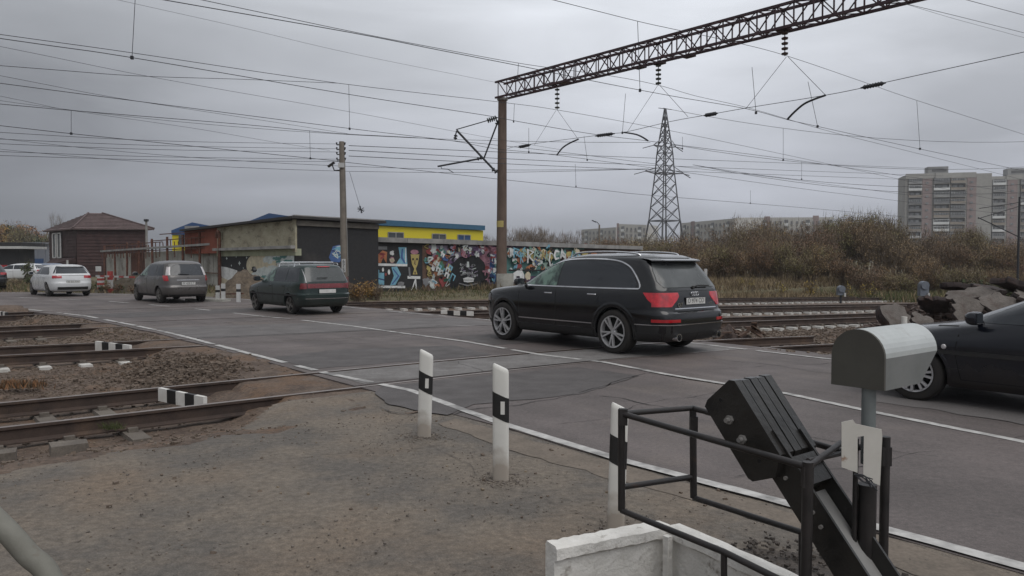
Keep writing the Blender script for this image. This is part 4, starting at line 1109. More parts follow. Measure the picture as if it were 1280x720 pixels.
# ---- parked cars far left, beyond the road
m_wp = None
WH = dict(HAT); 
for px, dep, hdg, cl, lab in [(22, 62, 95, ('white_car_paint', (0.62, 0.63, 0.64), 0.25, (0.30, 0.28, 0.25), 0.30, 0.0), 'white car parked side-on in the grass behind the queue, nearer the left edge'),
                              (50, 66, 120, ('blue_grey_car_paint', (0.16, 0.20, 0.28), 0.3, (0.10, 0.09, 0.08), 0.40, 0.2), 'blue grey car parked behind the white hatchback')]:
    S_ = dict(HAT); S_['paint'] = cl
    p = P(px, 360, dep); make_car('parked_car', lab, 'car', S_, (p.x, p.y, elev(UN(p.x, p.y)[0]) - 0.02), hdg, 1.0)
# ================================================================= buildings and walls
m_black_wall = M('black_wall_paint', (0.020, 0.020, 0.022), (0.030, 0.029, 0.030), (0.045, 0.040, 0.038), scale=1.2, rough=0.85, coords='World', fine=0.15, fscale=8)
m_cream = M('weathered_cream', (0.42, 0.385, 0.285), (0.31, 0.28, 0.20), (0.17, 0.15, 0.11), scale=1.0, rough=0.9, coords='World', stretch=(1, 1, 2.5), c3scale=1.4, c3lo=0.55, c3hi=0.68, fine=0.12, fscale=9)
m_palegreen = M('pale_green_band', (0.36, 0.37, 0.26), (0.27, 0.28, 0.20), scale=1.5, rough=0.9, coords='World')
m_ledge = M('grey_ledge', (0.33, 0.32, 0.31), (0.20, 0.195, 0.19), scale=1.5, rough=0.9, coords='World')
m_roof_felt = M('roof_felt', (0.030, 0.028, 0.028), (0.050, 0.045, 0.045), scale=2, rough=0.9, coords='World')
m_orange = M('orange_wall', (0.25, 0.065, 0.035), (0.19, 0.052, 0.030), scale=1.2, rough=0.9, coords='World')
m_yellow = M('yellow_cladding', (0.66, 0.55, 0.02), (0.60, 0.50, 0.025), scale=0.3, rough=0.55, coords='World')
m_blue = M('blue_roofing', (0.030, 0.075, 0.185), (0.025, 0.062, 0.150), scale=0.3, rough=0.5, coords='World')
m_slat = M('brown_siding', (0.052, 0.022, 0.020), (0.035, 0.017, 0.016), scale=1.5, rough=0.75, coords='World', fine=0.1, fscale=4)
m_roof_br = M('brown_roof_tiles', (0.120, 0.083, 0.080), (0.085, 0.060, 0.058), scale=1.0, rough=0.8, coords='World', fine=0.2, fscale=6)
m_win = M('window_glass', (0.05, 0.055, 0.065), (0.09, 0.095, 0.10), scale=0.6, rough=0.1, coords='World')
m_winframe = M('window_frame_white', (0.50, 0.50, 0.49), (0.40, 0.40, 0.39), rough=0.6)
m_panel_grey = M('concrete_panel_pale', (0.44, 0.43, 0.39), (0.26, 0.255, 0.23), (0.18, 0.16, 0.14), scale=0.8, rough=0.9, coords='World', c3scale=0.7, c3lo=0.55, c3hi=0.7, fine=0.12, fscale=6)
PAINTC = dict(cyan=(0.12, 0.42, 0.58), blue=(0.03, 0.12, 0.38), dblue=(0.03, 0.05, 0.20), white=(0.72, 0.73, 0.72), pale=(0.58, 0.64, 0.62), orange=(0.50, 0.15, 0.03), red=(0.36, 0.035, 0.035),
              yellow=(0.52, 0.40, 0.07), cream=(0.66, 0.56, 0.36), green=(0.05, 0.22, 0.13), teal=(0.08, 0.26, 0.24), pink=(0.45, 0.17, 0.24), purple=(0.14, 0.06, 0.17), brown=(0.14, 0.07, 0.04),
              grey=(0.22, 0.22, 0.23), black=(0.015, 0.015, 0.017), mint=(0.28, 0.44, 0.36), lilac=(0.30, 0.24, 0.36))
for k_ in PAINTC:
    if k_ not in ('black',): g_ = sum(PAINTC[k_]) / 3; PAINTC[k_] = tuple(v * .74 + g_ * .26 for v in PAINTC[k_])
PK = list(PAINTC); PMS = [M('spray_' + k, v, tuple(c * 0.75 for c in v), scale=2.5, rough=0.8, coords='World', fine=0.12, fscale=7) for k, v in PAINTC.items()]
class Mural:
    """flat painted shapes on a wall: s metres along it, h metres up"""
    def __init__(self, org, d, out): self.o = Vector(org); self.d = Vector(d).normalized(); self.n = Vector(out).normalized(); self.k = 0; self.m = MB()
    def pt(self, s, h, off): return self.o + self.d * s + Vector((0, 0, h)) + self.n * off
    def poly(self, pts, c):
        self.k += 1; off = 0.010 + 0.0009 * self.k
        self.m.mi = PK.index(c); self.m.add([self.pt(s, h, off) for s, h in pts], [tuple(range(len(pts)))])
    def rect(self, s0, h0, s1, h1, c): self.poly([(s0, h0), (s1, h0), (s1, h1), (s0, h1)], c)
    def ell(self, s, h, a, b, c, n=14, rot=0.0, wob=0.0):
        pts = []
        for i in range(n):
            t = 2 * math.pi * i / n; q = 1 + wob * (rnd.random() - 0.5)
            x, y = a * math.cos(t) * q, b * math.sin(t) * q
            pts.append((s + x * math.cos(rot) - y * math.sin(rot), h + x * math.sin(rot) + y * math.cos(rot)))
        self.poly(pts, c)
    def stroke(self, pts, w, c):
        self.k += 1; off = 0.010 + 0.0009 * self.k; self.m.mi = PK.index(c)
        L = []; Rr = []
        for i in range(len(pts)):
            a, b = pts[max(0, i - 1)], pts[min(len(pts) - 1, i + 1)]; d = Vector((b[0] - a[0], b[1] - a[1])); d = d.normalized() if d.length > 1e-6 else Vector((1, 0))
            s, h = pts[i]; ww = w * (0.6 if i in (0, len(pts) - 1) else 1.0) / 2
            L.append(self.pt(s - d.y * ww, h + d.x * ww, off)); Rr.append(self.pt(s + d.y * ww, h - d.x * ww, off))
        self.m.grid([Rr, L])
    def squiggle(self, s, h, r, w, c, n=7):
        pts = [(s + rnd.uniform(-r, r), h + rnd.uniform(-r, r)) for _ in range(n)]; self.stroke(smooth_pts(pts, 4), w, c)

# ---- long low graffiti wall (garages) along the railway
NW = 37.2
def on_wall_u(px): d = ray(px, 360); k = NW / (d.x * N.x + d.y * N.y); return k * (d.x * T.x + d.y * T.y)
uw0, uw1 = on_wall_u(458), on_wall_u(800)
wall_h = 2.95
def wtop(u): return elev(u) * 0.55 + 2.72
gw = thing('graffiti_wall', 'long low garage wall covered in colourful graffiti beyond the tracks', 'wall', W(uw0, NW, 0, False))
org = Vector(gw.location)
m = MB(); segs = frange(uw0, uw1, 2.4)
for a_, b_ in zip(segs, segs[1:]):
    lo1, lo2 = W(a_, NW, elev(a_) - 0.6, False), W(b_, NW, elev(b_) - 0.6, False)
    up1, up2 = W(a_, NW, wtop(a_), False), W(b_, NW, wtop(b_), False)
    bk = N * 6.0
    m.add([lo1 - org, lo2 - org, up2 - org, up1 - org, lo1 + bk - org, lo2 + bk - org, up2 + bk - org, up1 + bk - org], [(0, 1, 2, 3), (3, 2, 6, 7), (5, 4, 7, 6), (4, 0, 3, 7), (1, 5, 6, 2)])
m.build('wall_face', m_black_wall, gw)
m = MB()
for a_, b_ in zip(segs, segs[1:]):
    p1, p2 = W(a_, NW, wtop(a_) + 0.03, False), W(b_ - 0.02, NW, wtop(b_) + 0.03, False); jz = rnd.uniform(-0.02, 0.02)
    w_ = N * 6.2; o1 = N * -0.28; th = Vector((0, 0, 0.26 + jz))
    m.add([p1 + o1 - org, p2 + o1 - org, p2 + w_ - org, p1 + w_ - org, p1 + o1 + th - org, p2 + o1 + th - org, p2 + w_ + th - org, p1 + w_ + th - org],
          [(3, 2, 1, 0), (4, 5, 6, 7), (0, 1, 5, 4), (1, 2, 6, 5), (2, 3, 7, 6), (3, 0, 4, 7)])
m.build('roof_slab', m_ledge, gw)
mu = Mural((0, 0, 0), T, -N)
K = 1.0
def sx(px): return on_wall_u(px) - uw0
def hz(py, px):      # height on the wall of a photo pixel
    return PN(px, py, NW).z
def mp_(px, py): return sx(px), hz(py, px)
def R4(x0, y0, x1, y1, c):
    y0 = max(y0, 302 + (x0 - 460) * .030 + 2.5)
    mu.poly([mp_(x0, y1), mp_(x1, y1), mp_(x1, y0), mp_(x0, y0)], c)
def EL(px, py, rx, ry, c, **k):
    s, h = mp_(px, py); s2, h2 = mp_(px + rx, py); _, h3 = mp_(px, py - ry); mu.ell(s, h, abs(s2 - s), abs(h3 - h), c, **k)
def SQ(px, py, r, w, c, n=7):
    mu.stroke(smooth_pts([mp_(px + rnd.uniform(-r, r), py + rnd.uniform(-r, r)) for _ in range(n)], 4), w, c)
def ST(pts, w, c): mu.stroke([mp_(*p) for p in pts], w, c)
# background fields
R4(535, 303, 720, 364, 'purple'); R4(528, 304, 562, 362, 'brown'); R4(536, 303, 600, 322, 'lilac'); R4(596, 304, 640, 358, 'pink')
R4(631, 306, 730, 345, 'teal'); R4(612, 318, 624, 355, 'blue'); R4(700, 312, 800, 345, 'brown')
# left third: shelves with figures
EL(461.5, 311.5, 2.2, 1.3, 'white'); EL(467.5, 311.5, 2.2, 1.3, 'white')
R4(473, 308, 484, 312, 'grey'); mu.poly([mp_(471, 328), mp_(473, 318), mp_(478, 313), mp_(484, 315), mp_(483, 329), mp_(479, 322), mp_(476, 329)], 'orange')
SQ(478, 320, 3.5, 0.10, 'red'); EL(490, 316, 2.5, 3, 'white', wob=.6); EL(490, 325, 3, 4, 'pink'); SQ(490, 325, 3, .08, 'cream')
mu.poly([mp_(498, 309), mp_(508, 309), mp_(509, 330), mp_(495, 330), mp_(500, 322)], 'cyan'); ST([(503, 311), (502, 322), (506, 329)], .14, 'blue'); ST([(507, 310), (507, 328)], .12, 'white')
ST([(462, 330.5), (509, 331.5)], 0.22, 'white')
mu.poly([mp_(462, 337), mp_(469, 333), mp_(474, 338), mp_(472, 357), mp_(463, 356)], 'cyan'); R4(472, 341, 480, 356, 'cyan'); ST([(466, 334), (466, 356)], .13, 'blue'); ST([(472, 348), (480, 350)], .12, 'dblue')
EL(478.5, 337, 1.3, 2.6, 'white'); EL(486, 340, 1.5, 3.4, 'white'); EL(482, 343, 1.2, 2, 'red')
mu.poly([mp_(489, 334), mp_(496, 333), mp_(501, 343), mp_(494, 356), mp_(487, 357), mp_(492, 345)], 'cyan'); ST([(491, 336), (498, 345), (490, 355)], .12, 'blue')
ST([(460, 358.2), (506, 358.8)], 0.22, 'white'); EL(501, 355, 4, 3, 'grey', wob=.4)
# yellow vase-like figure on a small table
EL(518, 315, 5, 3, 'pink'); mu.poly([mp_(513, 318), mp_(524, 318), mp_(522, 330), mp_(519.5, 336), mp_(521.5, 343), mp_(515.5, 343), mp_(517.5, 336), mp_(514.5, 330)], 'yellow')
EL(516, 324, 1.2, 1.6, 'black'); EL(521, 324, 1.2, 1.6, 'black'); ST([(518.5, 325), (518, 330), (519.5, 331)], .07, 'brown'); EL(518.5, 341, 1, 1.4, 'brown')
ST([(509, 346.6), (525, 347)], .26, 'white'); ST([(519, 349), (514, 363)], .13, 'white'); ST([(519, 349), (520, 364)], .13, 'white'); ST([(511, 334), (512, 346)], .18, 'grey')
# tangle of figures
for (x, y, r_, c_) in [(537, 316, 5, 'red'), (542, 312, 5, 'pale'), (548, 318, 5, 'green'), (546, 326, 5, 'cream'), (552, 314, 4, 'teal'), (536, 334, 4, 'yellow'), (541, 333, 4, 'white'), (551, 333, 5, 'green'),
                       (548, 342, 5, 'brown'), (556, 322, 4, 'blue'), (561, 330, 4, 'purple'), (562, 316, 4, 'cream'), (533, 352, 5, 'grey'), (541, 354, 5, 'pale'), (553, 352, 5, 'red'), (560, 348, 4, 'teal'), (555, 340, 3, 'cyan'),
                       (566, 312, 5, 'red'), (572, 309, 4, 'cream'), (566, 322, 4, 'lilac'), (570, 320, 3, 'white')]:
    EL(x, y, r_, r_ * 1.1, c_, wob=.7, rot=rnd.uniform(0, 3))
for i in range(42):
    SQ(rnd.uniform(532, 572), rnd.uniform(308, 358), 4.0, rnd.uniform(.04, .10), rnd.choice(['white', 'black', 'red', 'cyan', 'yellow', 'green', 'pale', 'orange', 'purple', 'black']), 5)
# dark animal face
mu.poly([mp_(561, 362), mp_(564, 330), mp_(572, 322), mp_(582, 319), mp_(596, 320), mp_(604, 328), mp_(608, 340), mp_(610, 360)], 'black')
for i in range(46):
    a = rnd.uniform(0, 6.28); rr_ = rnd.uniform(.3, 1.0); x, y = 583 + math.cos(a) * 11 * rr_, 338 + math.sin(a) * 12 * rr_
    ST(smooth_pts([(x + 2.6 * math.sin(a + t), y + 2.2 * math.cos(a + t)) for t in (0, .7, 1.4)], 3), .045, rnd.choice(['grey', 'grey', 'lilac', 'pale']))
mu.poly([mp_(582, 327), mp_(584.5, 327), mp_(585, 334), mp_(581.5, 334)], 'pale'); EL(576.5, 331.5, 2.6, 1.5, 'grey'); EL(590, 331.5, 2.6, 1.5, 'grey'); EL(577, 331.5, 1.2, 1.0, 'black'); EL(590, 331.5, 1.2, 1.0, 'black')
mu.poly([mp_(577, 348), mp_(583, 346), mp_(591, 348), mp_(590, 352), mp_(583, 353), mp_(578, 352)], 'white'); ST([(577, 350), (591, 350)], .05, 'black'); ST([(574, 344), (583, 341), (593, 344)], .12, 'grey'); ST([(572, 354), (583, 357), (595, 354)], .08, 'grey')
R4(577, 309, 587, 320, 'yellow'); EL(582, 313.5, 3, 3.5, 'cream', wob=.4); SQ(582, 314, 3, .07, 'orange')
for i in range(62):
    x = rnd.uniform(597, 628) if rnd.random() < .7 else rnd.uniform(560, 600); y = rnd.uniform(306, 354) if x > 604 else rnd.uniform(305, 319)
    SQ(x, y, 3.6, rnd.uniform(.05, .11), rnd.choice(['white', 'pink', 'purple', 'red', 'lilac', 'black', 'pale', 'cyan' if x > 612 else 'pink']), 6)
# right part: letters and blobs
for (x, y, a_, b_, c_) in [(636, 316, 5, 6, 'pale'), (642, 322, 4, 9, 'white'), (650, 320, 7, 9, 'orange'), (652, 316, 5, 5, 'yellow'), (662, 321, 3, 10, 'yellow'), (669, 328, 6, 6, 'pale'), (676, 318, 5, 6, 'cream'), (684, 320, 5, 7, 'yellow'),
                           (693, 318, 5, 6, 'mint'), (701, 316, 4, 5, 'teal'), (709, 318, 5, 4, 'yellow'), (718, 316, 4, 4, 'cream'), (646, 333, 4, 3, 'red'), (660, 334, 6, 3, 'orange'), (680, 332, 8, 4, 'mint'), (728, 317, 4, 3, 'yellow'), (740, 318, 4, 3, 'orange')]:
    EL(x, y, a_, b_, c_, wob=.35, rot=rnd.uniform(-.4, .4))
for i in range(70):
    SQ(rnd.uniform(633, 720), rnd.uniform(308, 338), 3.4, rnd.uniform(.045, .09), rnd.choice(['white', 'black', 'teal', 'cyan', 'green', 'cream', 'pale', 'orange', 'brown', 'black', 'mint', 'blue']), 5)
ST([(632, 338), (700, 338)], .16, 'black')
mu.poly([mp_(636, 352), mp_(638, 341), mp_(643, 338), mp_(649, 338), mp_(652, 344), mp_(651, 353), mp_(647, 353), mp_(646, 345), mp_(642, 345), mp_(641, 353)], 'white'); EL(656, 345, 3.5, 5, 'cream', wob=.4)
for i in range(22): SQ(rnd.uniform(612, 626), rnd.uniform(330, 362), 3, .08, rnd.choice(['cyan', 'white', 'blue', 'pale', 'teal']), 5)
x = 634.0
while x < 716:      # uneven block lettering in white, blue and yellow
    w_ = rnd.uniform(4, 9); y0 = 310 + .03 * (x - 634) + rnd.uniform(0, 5); hh = rnd.uniform(9, 17); c_ = rnd.choice(['white', 'cyan', 'yellow', 'pale', 'blue', 'mint'])
    kinds = [[(0, 1), (.35, 0), (.7, .5), (.2, .55), (1, 1)], [(.9, .1), (.3, 0), (.05, .5), (.3, 1), (.9, .85)], [(0, 0), (.1, 1), (.5, .4), (.9, 1), (1, 0)], [(.1, 1), (.1, 0), (.9, .2), (.2, .5), (.9, .9)]]
    ST([(x + p * w_, y0 + q * hh) for p, q in rnd.choice(kinds)], rnd.uniform(.10, .2), c_); x += w_ * rnd.uniform(.7, 1.3)
for i in range(9):
    x, y0, w_ = rnd.uniform(530, 568), rnd.uniform(308, 345), rnd.uniform(3, 7); ST([(x, y0 + w_), (x + w_ * .4, y0), (x + w_, y0 + w_ * .5), (x + w_ * .6, y0 + w_ * 1.5)], rnd.uniform(.1, .18), rnd.choice(['white', 'cyan', 'yellow', 'pale']))
o = mu.m.build('mural', PMS, gw)

# ---- black gable and long side of the warehouse
CN = P(370, 271, 38.0); uC, nC = UN(CN.x, CN.y)
uC = uC; n_front = nC
eL = Vector((CN.x, CN.y, 0))
ware = thing('warehouse', 'long low cream and black warehouse with a painted moon mural on its side', 'building', (CN.x, CN.y, 0))
org = Vector(ware.location)
Lf = uw0 + 0.3 - uC          # black wall length to the graffiti wall
Ld = 21.5
zt = 3.86
LS = UN(PU(272, 330, uC).x, PU(272, 330, uC).y)[1] - nC
LO = UN(PU(233, 290, uC).x, PU(233, 290, uC).y)[1] - nC
Ld = LO + 0.4
def wp(a, b, z): return T * a + N * b + Vector((0, 0, z))      # a along the black wall, b back
m = MB(); m.add([wp(0, 0, -0.6), wp(Lf, 0, -0.6), wp(Lf, 0, zt - 0.28), wp(0, 0, zt - 0.22), wp(0, 7, -0.6), wp(Lf, 7, -0.6), wp(Lf, 7, zt - 0.28), wp(0, 7, zt - 0.22)], [(0, 1, 2, 3), (1, 5, 6, 2), (3, 2, 6, 7), (5, 4, 7, 6)])
m.build('end_wall', m_black_wall, ware)
m = MB(); z_ = [-0.6, 1.62, 2.05, 2.42, zt - 0.2]
# side wall: cream top, ledge, pale green band, black mural field
m.add([wp(-0.002, 0.05, 2.42), wp(-0.002, LS, 2.42), wp(-0.002, LS, zt - 0.12), wp(-0.002, 0.05, zt - 0.2), wp(0.3, 0.05, 2.42), wp(0.3, LS, 2.42), wp(0.3, LS, zt - 0.12), wp(0.3, 0.05, zt - 0.2)], [(1, 0, 3, 2), (0, 4, 7, 3), (5, 1, 2, 6), (3, 7, 6, 2)])
m.build('upper_wall', m_cream, ware)
m = MB(); m.beam(wp(-0.14, -0.02, 2.34), wp(-0.14, LS, 2.34), 0.34, 0.15); m.build('ledge', m_ledge, ware)
m = MB(); m.beam(wp(0.10, -0.02, 2.09), wp(0.10, LS, 2.09), 0.3, 0.34); m.build('green_band', m_palegreen, ware)
m = MB(); m.beam(wp(0.16, 0.0, 0.65), wp(0.16, LS, 0.65), 0.3, 2.54); m.build('lower_wall', m_black_wall, ware)
m = MB(); m.beam(wp(-0.02, -0.03, 2.9), wp(-0.02, 0.30, 2.9), 0.10, 1.6); m.build('corner_pilaster', m_cream, ware)
m = MB(); m.beam(wp(0.2, LS, 2.9), wp(0.2, Ld, 2.9), 0.4, 1.56); m.build('orange_wall', m_orange, ware)
# roof slab with a dark edge, rising a little towards the corner
m = MB(); m.add([wp(-0.35, -0.35, zt - 0.12), wp(Lf + 0.3, -0.35, zt - 0.22), wp(Lf + 0.3, 7, zt - 0.2), wp(7.0, Ld, zt - 0.2), wp(-0.35, Ld, zt - 0.2),
                 wp(-0.35, -0.35, zt), wp(Lf + 0.3, -0.35, zt - 0.10), wp(Lf + 0.3, 7, zt - 0.06), wp(7.0, Ld, zt - 0.06), wp(-0.35, Ld, zt - 0.06)],
                [(4, 3, 2, 1, 0), (5, 6, 7, 8, 9), (0, 1, 6, 5), (1, 2, 7, 6), (2, 3, 8, 7), (3, 4, 9, 8), (4, 0, 5, 9)])
m.build('roof', m_roof_felt, ware)
m = MB(); m.beam(wp(-0.2, -0.16, zt + 0.03), wp(Lf + 0.25, -0.16, zt - 0.07), 0.30, 0.05); m.build('roof_flashing', m_ledge, ware)
m = MB(); m.beam(wp(0.0, -0.05, zt - 0.33), wp(Lf, -0.05, zt - 0.40), 0.12, 0.26); m.build('fascia', M('fascia_concrete', (0.16, 0.145, 0.125), (0.10, 0.09, 0.08), scale=2, rough=0.9, coords='World'), ware)
def side_b(px): d = ray(px, 360); # b on the side plane for a column of the photo
def pb(px, py):
    uu_ = uC; q = PU(px, py, uu_); return UN(q.x, q.y)[1] - nC, q.z
mu = Mural((0.0, 0.0, 0), N, -T)
def sp_(px, py): b_, z = pb(px, py); return b_, z
def E2(px, py, rx, ry, c, **k):
    s, h = sp_(px, py); s2, _ = sp_(px - rx, py); _, h3 = sp_(px, py - ry); mu.ell(s, h, abs(s2 - s), abs(h3 - h), c, n=20, **k)
E2(327, 332, 19, 17, 'cream'); E2(341, 332, 13, 16, 'cream')
mu.poly([sp_(*p) for p in [(332, 322), (340, 316), (352, 313), (363, 311), (368, 320), (368, 334), (356, 330), (346, 326)]], 'pale')
for p in [(336, 324, 7, 5), (347, 318, 8, 5), (358, 317, 7, 6), (331, 340, 9, 6), (322, 343, 7, 5), (341, 337, 8, 5), (362, 326, 6, 6), (352, 330, 6, 4)]: E2(*p, 'pale', wob=.45)
for p in [(346, 323, 5, 2.2), (355, 321, 5, 2), (360, 326, 5, 1.5), (318, 337, 4, 3.4), (332, 346, 5, 2), (349, 327, 4, 1.6)]: E2(*p, 'teal' if p[0] > 330 else 'black', wob=.6)
E2(319, 336, 2.0, 2.0, 'grey')
mu.poly([sp_(*p) for p in [(276, 333), (277, 345), (283, 352), (298, 345), (297, 338), (284, 334)]], 'white'); mu.poly([sp_(*p) for p in [(276, 346), (276, 366), (290, 366), (292, 352), (283, 349)]], 'cream')
for x, y, r_ in [(284, 323, 1.0), (300, 329, 1.4), (290, 332, .7), (309, 322, .8), (296, 321, .6), (305, 335, .6)]:
    E2(x, y, r_ * .4, r_ * 2.0, 'pale', rot=0.0); E2(x, y, r_ * 1.2, r_ * .5, 'pale')
mu.m.build('moon_mural', PMS, ware)
# blue bird-like splash and low brown patch on the black gable
mu = Mural((0, 0, 0), T, -N)
def gp(px, py): q = PN(px, py, nC); return UN(q.x, q.y)[0] - uC, q.z
for pts, c_ in [([(411, 322), (416, 308), (424, 306), (431, 312), (430, 322), (424, 328), (414, 327)], 'blue'), ([(415, 312), (424, 307), (431, 309), (427, 314)], 'cyan'), ([(414, 320), (424, 316), (430, 318), (424, 322)], 'cyan'), ([(418, 308.5), (427, 306.5), (429, 308)], 'pale'),
               ([(430, 350), (436, 352), (444, 358), (452, 362), (452, 368), (430, 368)], 'brown')]:
    mu.poly([gp(*p) for p in pts], c_)
for i in range(8): mu.stroke(smooth_pts([gp(414 + rnd.uniform(0, 14), 310 + rnd.uniform(0, 14)) for _ in range(3)], 3), .05, rnd.choice(['dblue', 'cyan', 'pale']))
mu.m.build('painted_splash', PMS, ware)

# ---- yellow and blue buildings behind
yb = thing('yellow_building', 'bright yellow building with blue roof edge behind the graffiti wall', 'building', P(462, 300, 64.0) * 1)
A = P(458, 276, 63.5); B = P(604, 283, 74.5); A.z = B.z = 5.0; org = Vector((A.x, A.y, 0)); yb.location = org
d = (B - A); d.z = 0; L = d.length; dn = d.normalized(); back = Vector((-dn.y, dn.x, 0)) * 10
def yp(t, z, b=0.0): return dn * (L * t) + Vector((0, 0, z)) + back.normalized() * b
m = MB(); m.prism([yp(0, -1), yp(1, -1), yp(1, 4.55), yp(0, 4.55)], back); m.build('wall', m_yellow, yb, fixn=True)
m = MB(); m.prism([yp(-0.01, 4.60, -0.25), yp(1.0, 4.58, -0.25), yp(1.0, 5.02, -0.25), yp(-0.01, 5.08, -0.25)], back * 1.03); m.build('roof', M('blue_roof_edge', (0.035, 0.115, 0.20), (0.03, 0.10, 0.17), rough=0.6, coords='World'), yb, fixn=True)
for t in (0.16, 0.52, 0.75):
    m = MB(); mt = m_win if t < 0.7 else m_blue
    m.prism([yp(t, 3.05, -0.03), yp(t + 0.12, 3.05, -0.03), yp(t + 0.12, 4.02, -0.03), yp(t, 4.02, -0.03)], back.normalized() * 0.2)
    w_ = m.build('window', mt, yb, fixn=True); m = MB()
    for a_, b_ in ((yp(t, 4.05, -0.06), yp(t + 0.12, 4.05, -0.06)), (yp(t, 3.0, -0.06), yp(t + 0.12, 3.0, -0.06)), (yp(t, 3.0, -0.06), yp(t, 4.05, -0.06)), (yp(t + .12, 3.0, -0.06), yp(t + .12, 4.05, -0.06)), (yp(t + .06, 3.0, -0.06), yp(t + .06, 4.05, -0.06))): m.beam(a_, b_, 0.06, 0.08)
    m.build('window_frame', m_ledge, w_)
def shed(label, px0, pxp, px1, pye, pyp, pye2, dep, zwall, wall_m, name='blue_roofed_shed'):
    a_, p_, b_ = P(px0, pye, dep), P(pxp, pyp, dep), P(px1, pye2, dep)
    r_ = thing(name, label, 'building', (p_.x, p_.y, 0)); o_ = Vector((p_.x, p_.y, 0)); bk = Vector((-0.3, 1, 0)).normalized() * 18
    m = MB(); m.prism([Vector((a_.x, a_.y, -1)) - o_, Vector((b_.x, b_.y, -1)) - o_, Vector((b_.x, b_.y, zwall)) - o_, Vector((a_.x, a_.y, zwall)) - o_], bk); m.build('wall', wall_m, r_, fixn=True)
    m = MB(); f_ = Vector((0, -0.15, 0)); m.prism([Vector((a_.x, a_.y, zwall + 0.01)) - o_ + f_, Vector((b_.x, b_.y, zwall + 0.01)) - o_ + f_, b_ - o_ + f_, p_ - o_ + f_, a_ - o_ + f_], bk * 1.02); m.build('roof', m_blue, r_, fixn=True)
    return r_
q = P(240, 292, 72)
sh1 = shed('small shed with blue gable roof and yellow wall, behind the red railings', 215, 241, 272, 288, 278, 284, 72, P(240, 293.5, 72).z, m_yellow)
m = MB(); c_ = P(233, 300, 71.8) - Vector(sh1.location); m.box(c_, (1.4, 0.15, 0.9)); m.build('window', m_win, sh1)
m = MB(); c_ = P(240, 285.5, 71.6) - Vector(sh1.location); m.box(c_, (1.3, 0.15, 0.45)); m.build('sign_board', m_ledge, sh1)
shed('bigger blue gable roof rising behind the cream warehouse', 296, 337, 400, 283, 266.5, 276, 66, P(337, 284, 66).z, m_blue)

# ---- brown house
D0 = 80.0
c0 = P(97, 345, D0); h0 = Vector((c0.x, c0.y, 0)); hs = thing('brown_house', 'two storey dark brown sided house with a hip roof, left of the warehouse', 'house', h0)
df = Vector((math.cos(R(9)), math.sin(R(9)), 0)); db = Vector((-math.sin(R(9)), math.cos(R(9)), 0)); WF = (P(184, 345, 81).x - c0.x) / df.x; dl = 11.0
# the visible left side runs back and to the left
dbk = (P(63, 345, D0 + 6.5) - c0); dbk.z = 0; WL = dbk.length; dbk.normalize(); ze = 4.85
m = MB(); m.prism([Vector((0, 0, -0.6)), df * WF + Vector((0, 0, -0.6)), df * WF + dbk * WL + Vector((0, 0, -0.6)), dbk * WL + Vector((0, 0, -0.6))], Vector((0, 0, ze + 0.6))); m.build('wall', m_slat, hs, fixn=True)
nf = Vector((df.y, -df.x, 0)); nl = Vector((dbk.y, -dbk.x, 0)); nl = nl if nl.dot(Vector((-1, -1, 0))) > 0 else -nl
for side_, dd, Lw, nn in (('f', df, WF, nf), ('l', dbk, WL, nl)):
    k_ = 15
    for i in range(k_):
        z0 = -0.2 + (ze + 0.15) * i / k_; hgt = (ze + 0.15) / k_
        m = MB(); a_, b_ = dd * 0.0 + nn * 0.02, dd * Lw + nn * 0.02
        m.add([a_ + nn * 0.06 + Vector((0, 0, z0)), b_ + nn * 0.06 + Vector((0, 0, z0)), b_ + Vector((0, 0, z0 + hgt)), a_ + Vector((0, 0, z0 + hgt)), a_ + Vector((0, 0, z0)), b_ + Vector((0, 0, z0))], [(0, 1, 2, 3), (4, 5, 1, 0)])
        m.build('siding_board', m_slat, hs)
ev = 0.55; rc = [-df * ev - dbk * ev, df * (WF + ev) - dbk * ev, df * (WF + ev) + dbk * (WL + ev), -df * ev + dbk * (WL + ev)]
apx = df * (WF * 0.46) + dbk * (WL * 0.5); r1, r2 = apx - df * 0.5, apx + df * 0.9
m = MB(); z1 = Vector((0, 0, ze)); z2 = Vector((0, 0, ze + 0.14)); zp = Vector((0, 0, ze + 1.95))
m.add([p + z1 for p in rc] + [p + z2 for p in rc] + [r1 + zp, r2 + zp], [(3, 2, 1, 0), (0, 1, 5, 4), (1, 2, 6, 5), (2, 3, 7, 6), (3, 0, 4, 7), (4, 5, 9, 8), (5, 6, 9), (6, 7, 8, 9), (7, 4, 8)])
rf = m.build('roof', m_roof_br, hs)
m = MB()
for i in range(1, 11):     # tile courses
    t = i / 11
    a_, b_ = (rc[0] + z2).lerp(r1 + zp, t), (rc[1] + z2).lerp(r2 + zp, t); m.beam(a_ + nf * 0.03 + Vector((0, 0, .02)), b_ + nf * 0.03 + Vector((0, 0, .02)), 0.05, 0.05)
    a_, b_ = (rc[3] + z2).lerp(r1 + zp, t), (rc[0] + z2).lerp(r1 + zp, t); m.beam(a_ + Vector((0, 0, .03)), b_ + Vector((0, 0, .03)), 0.05, 0.05)
for a_, b_ in ((rc[0] + z2, r1 + zp), (rc[1] + z2, r2 + zp)): m.beam(a_ + Vector((0, 0, .05)), b_ + Vector((0, 0, .05)), 0.16, 0.10)
m.build('tile_course', m_roof_br, rf)
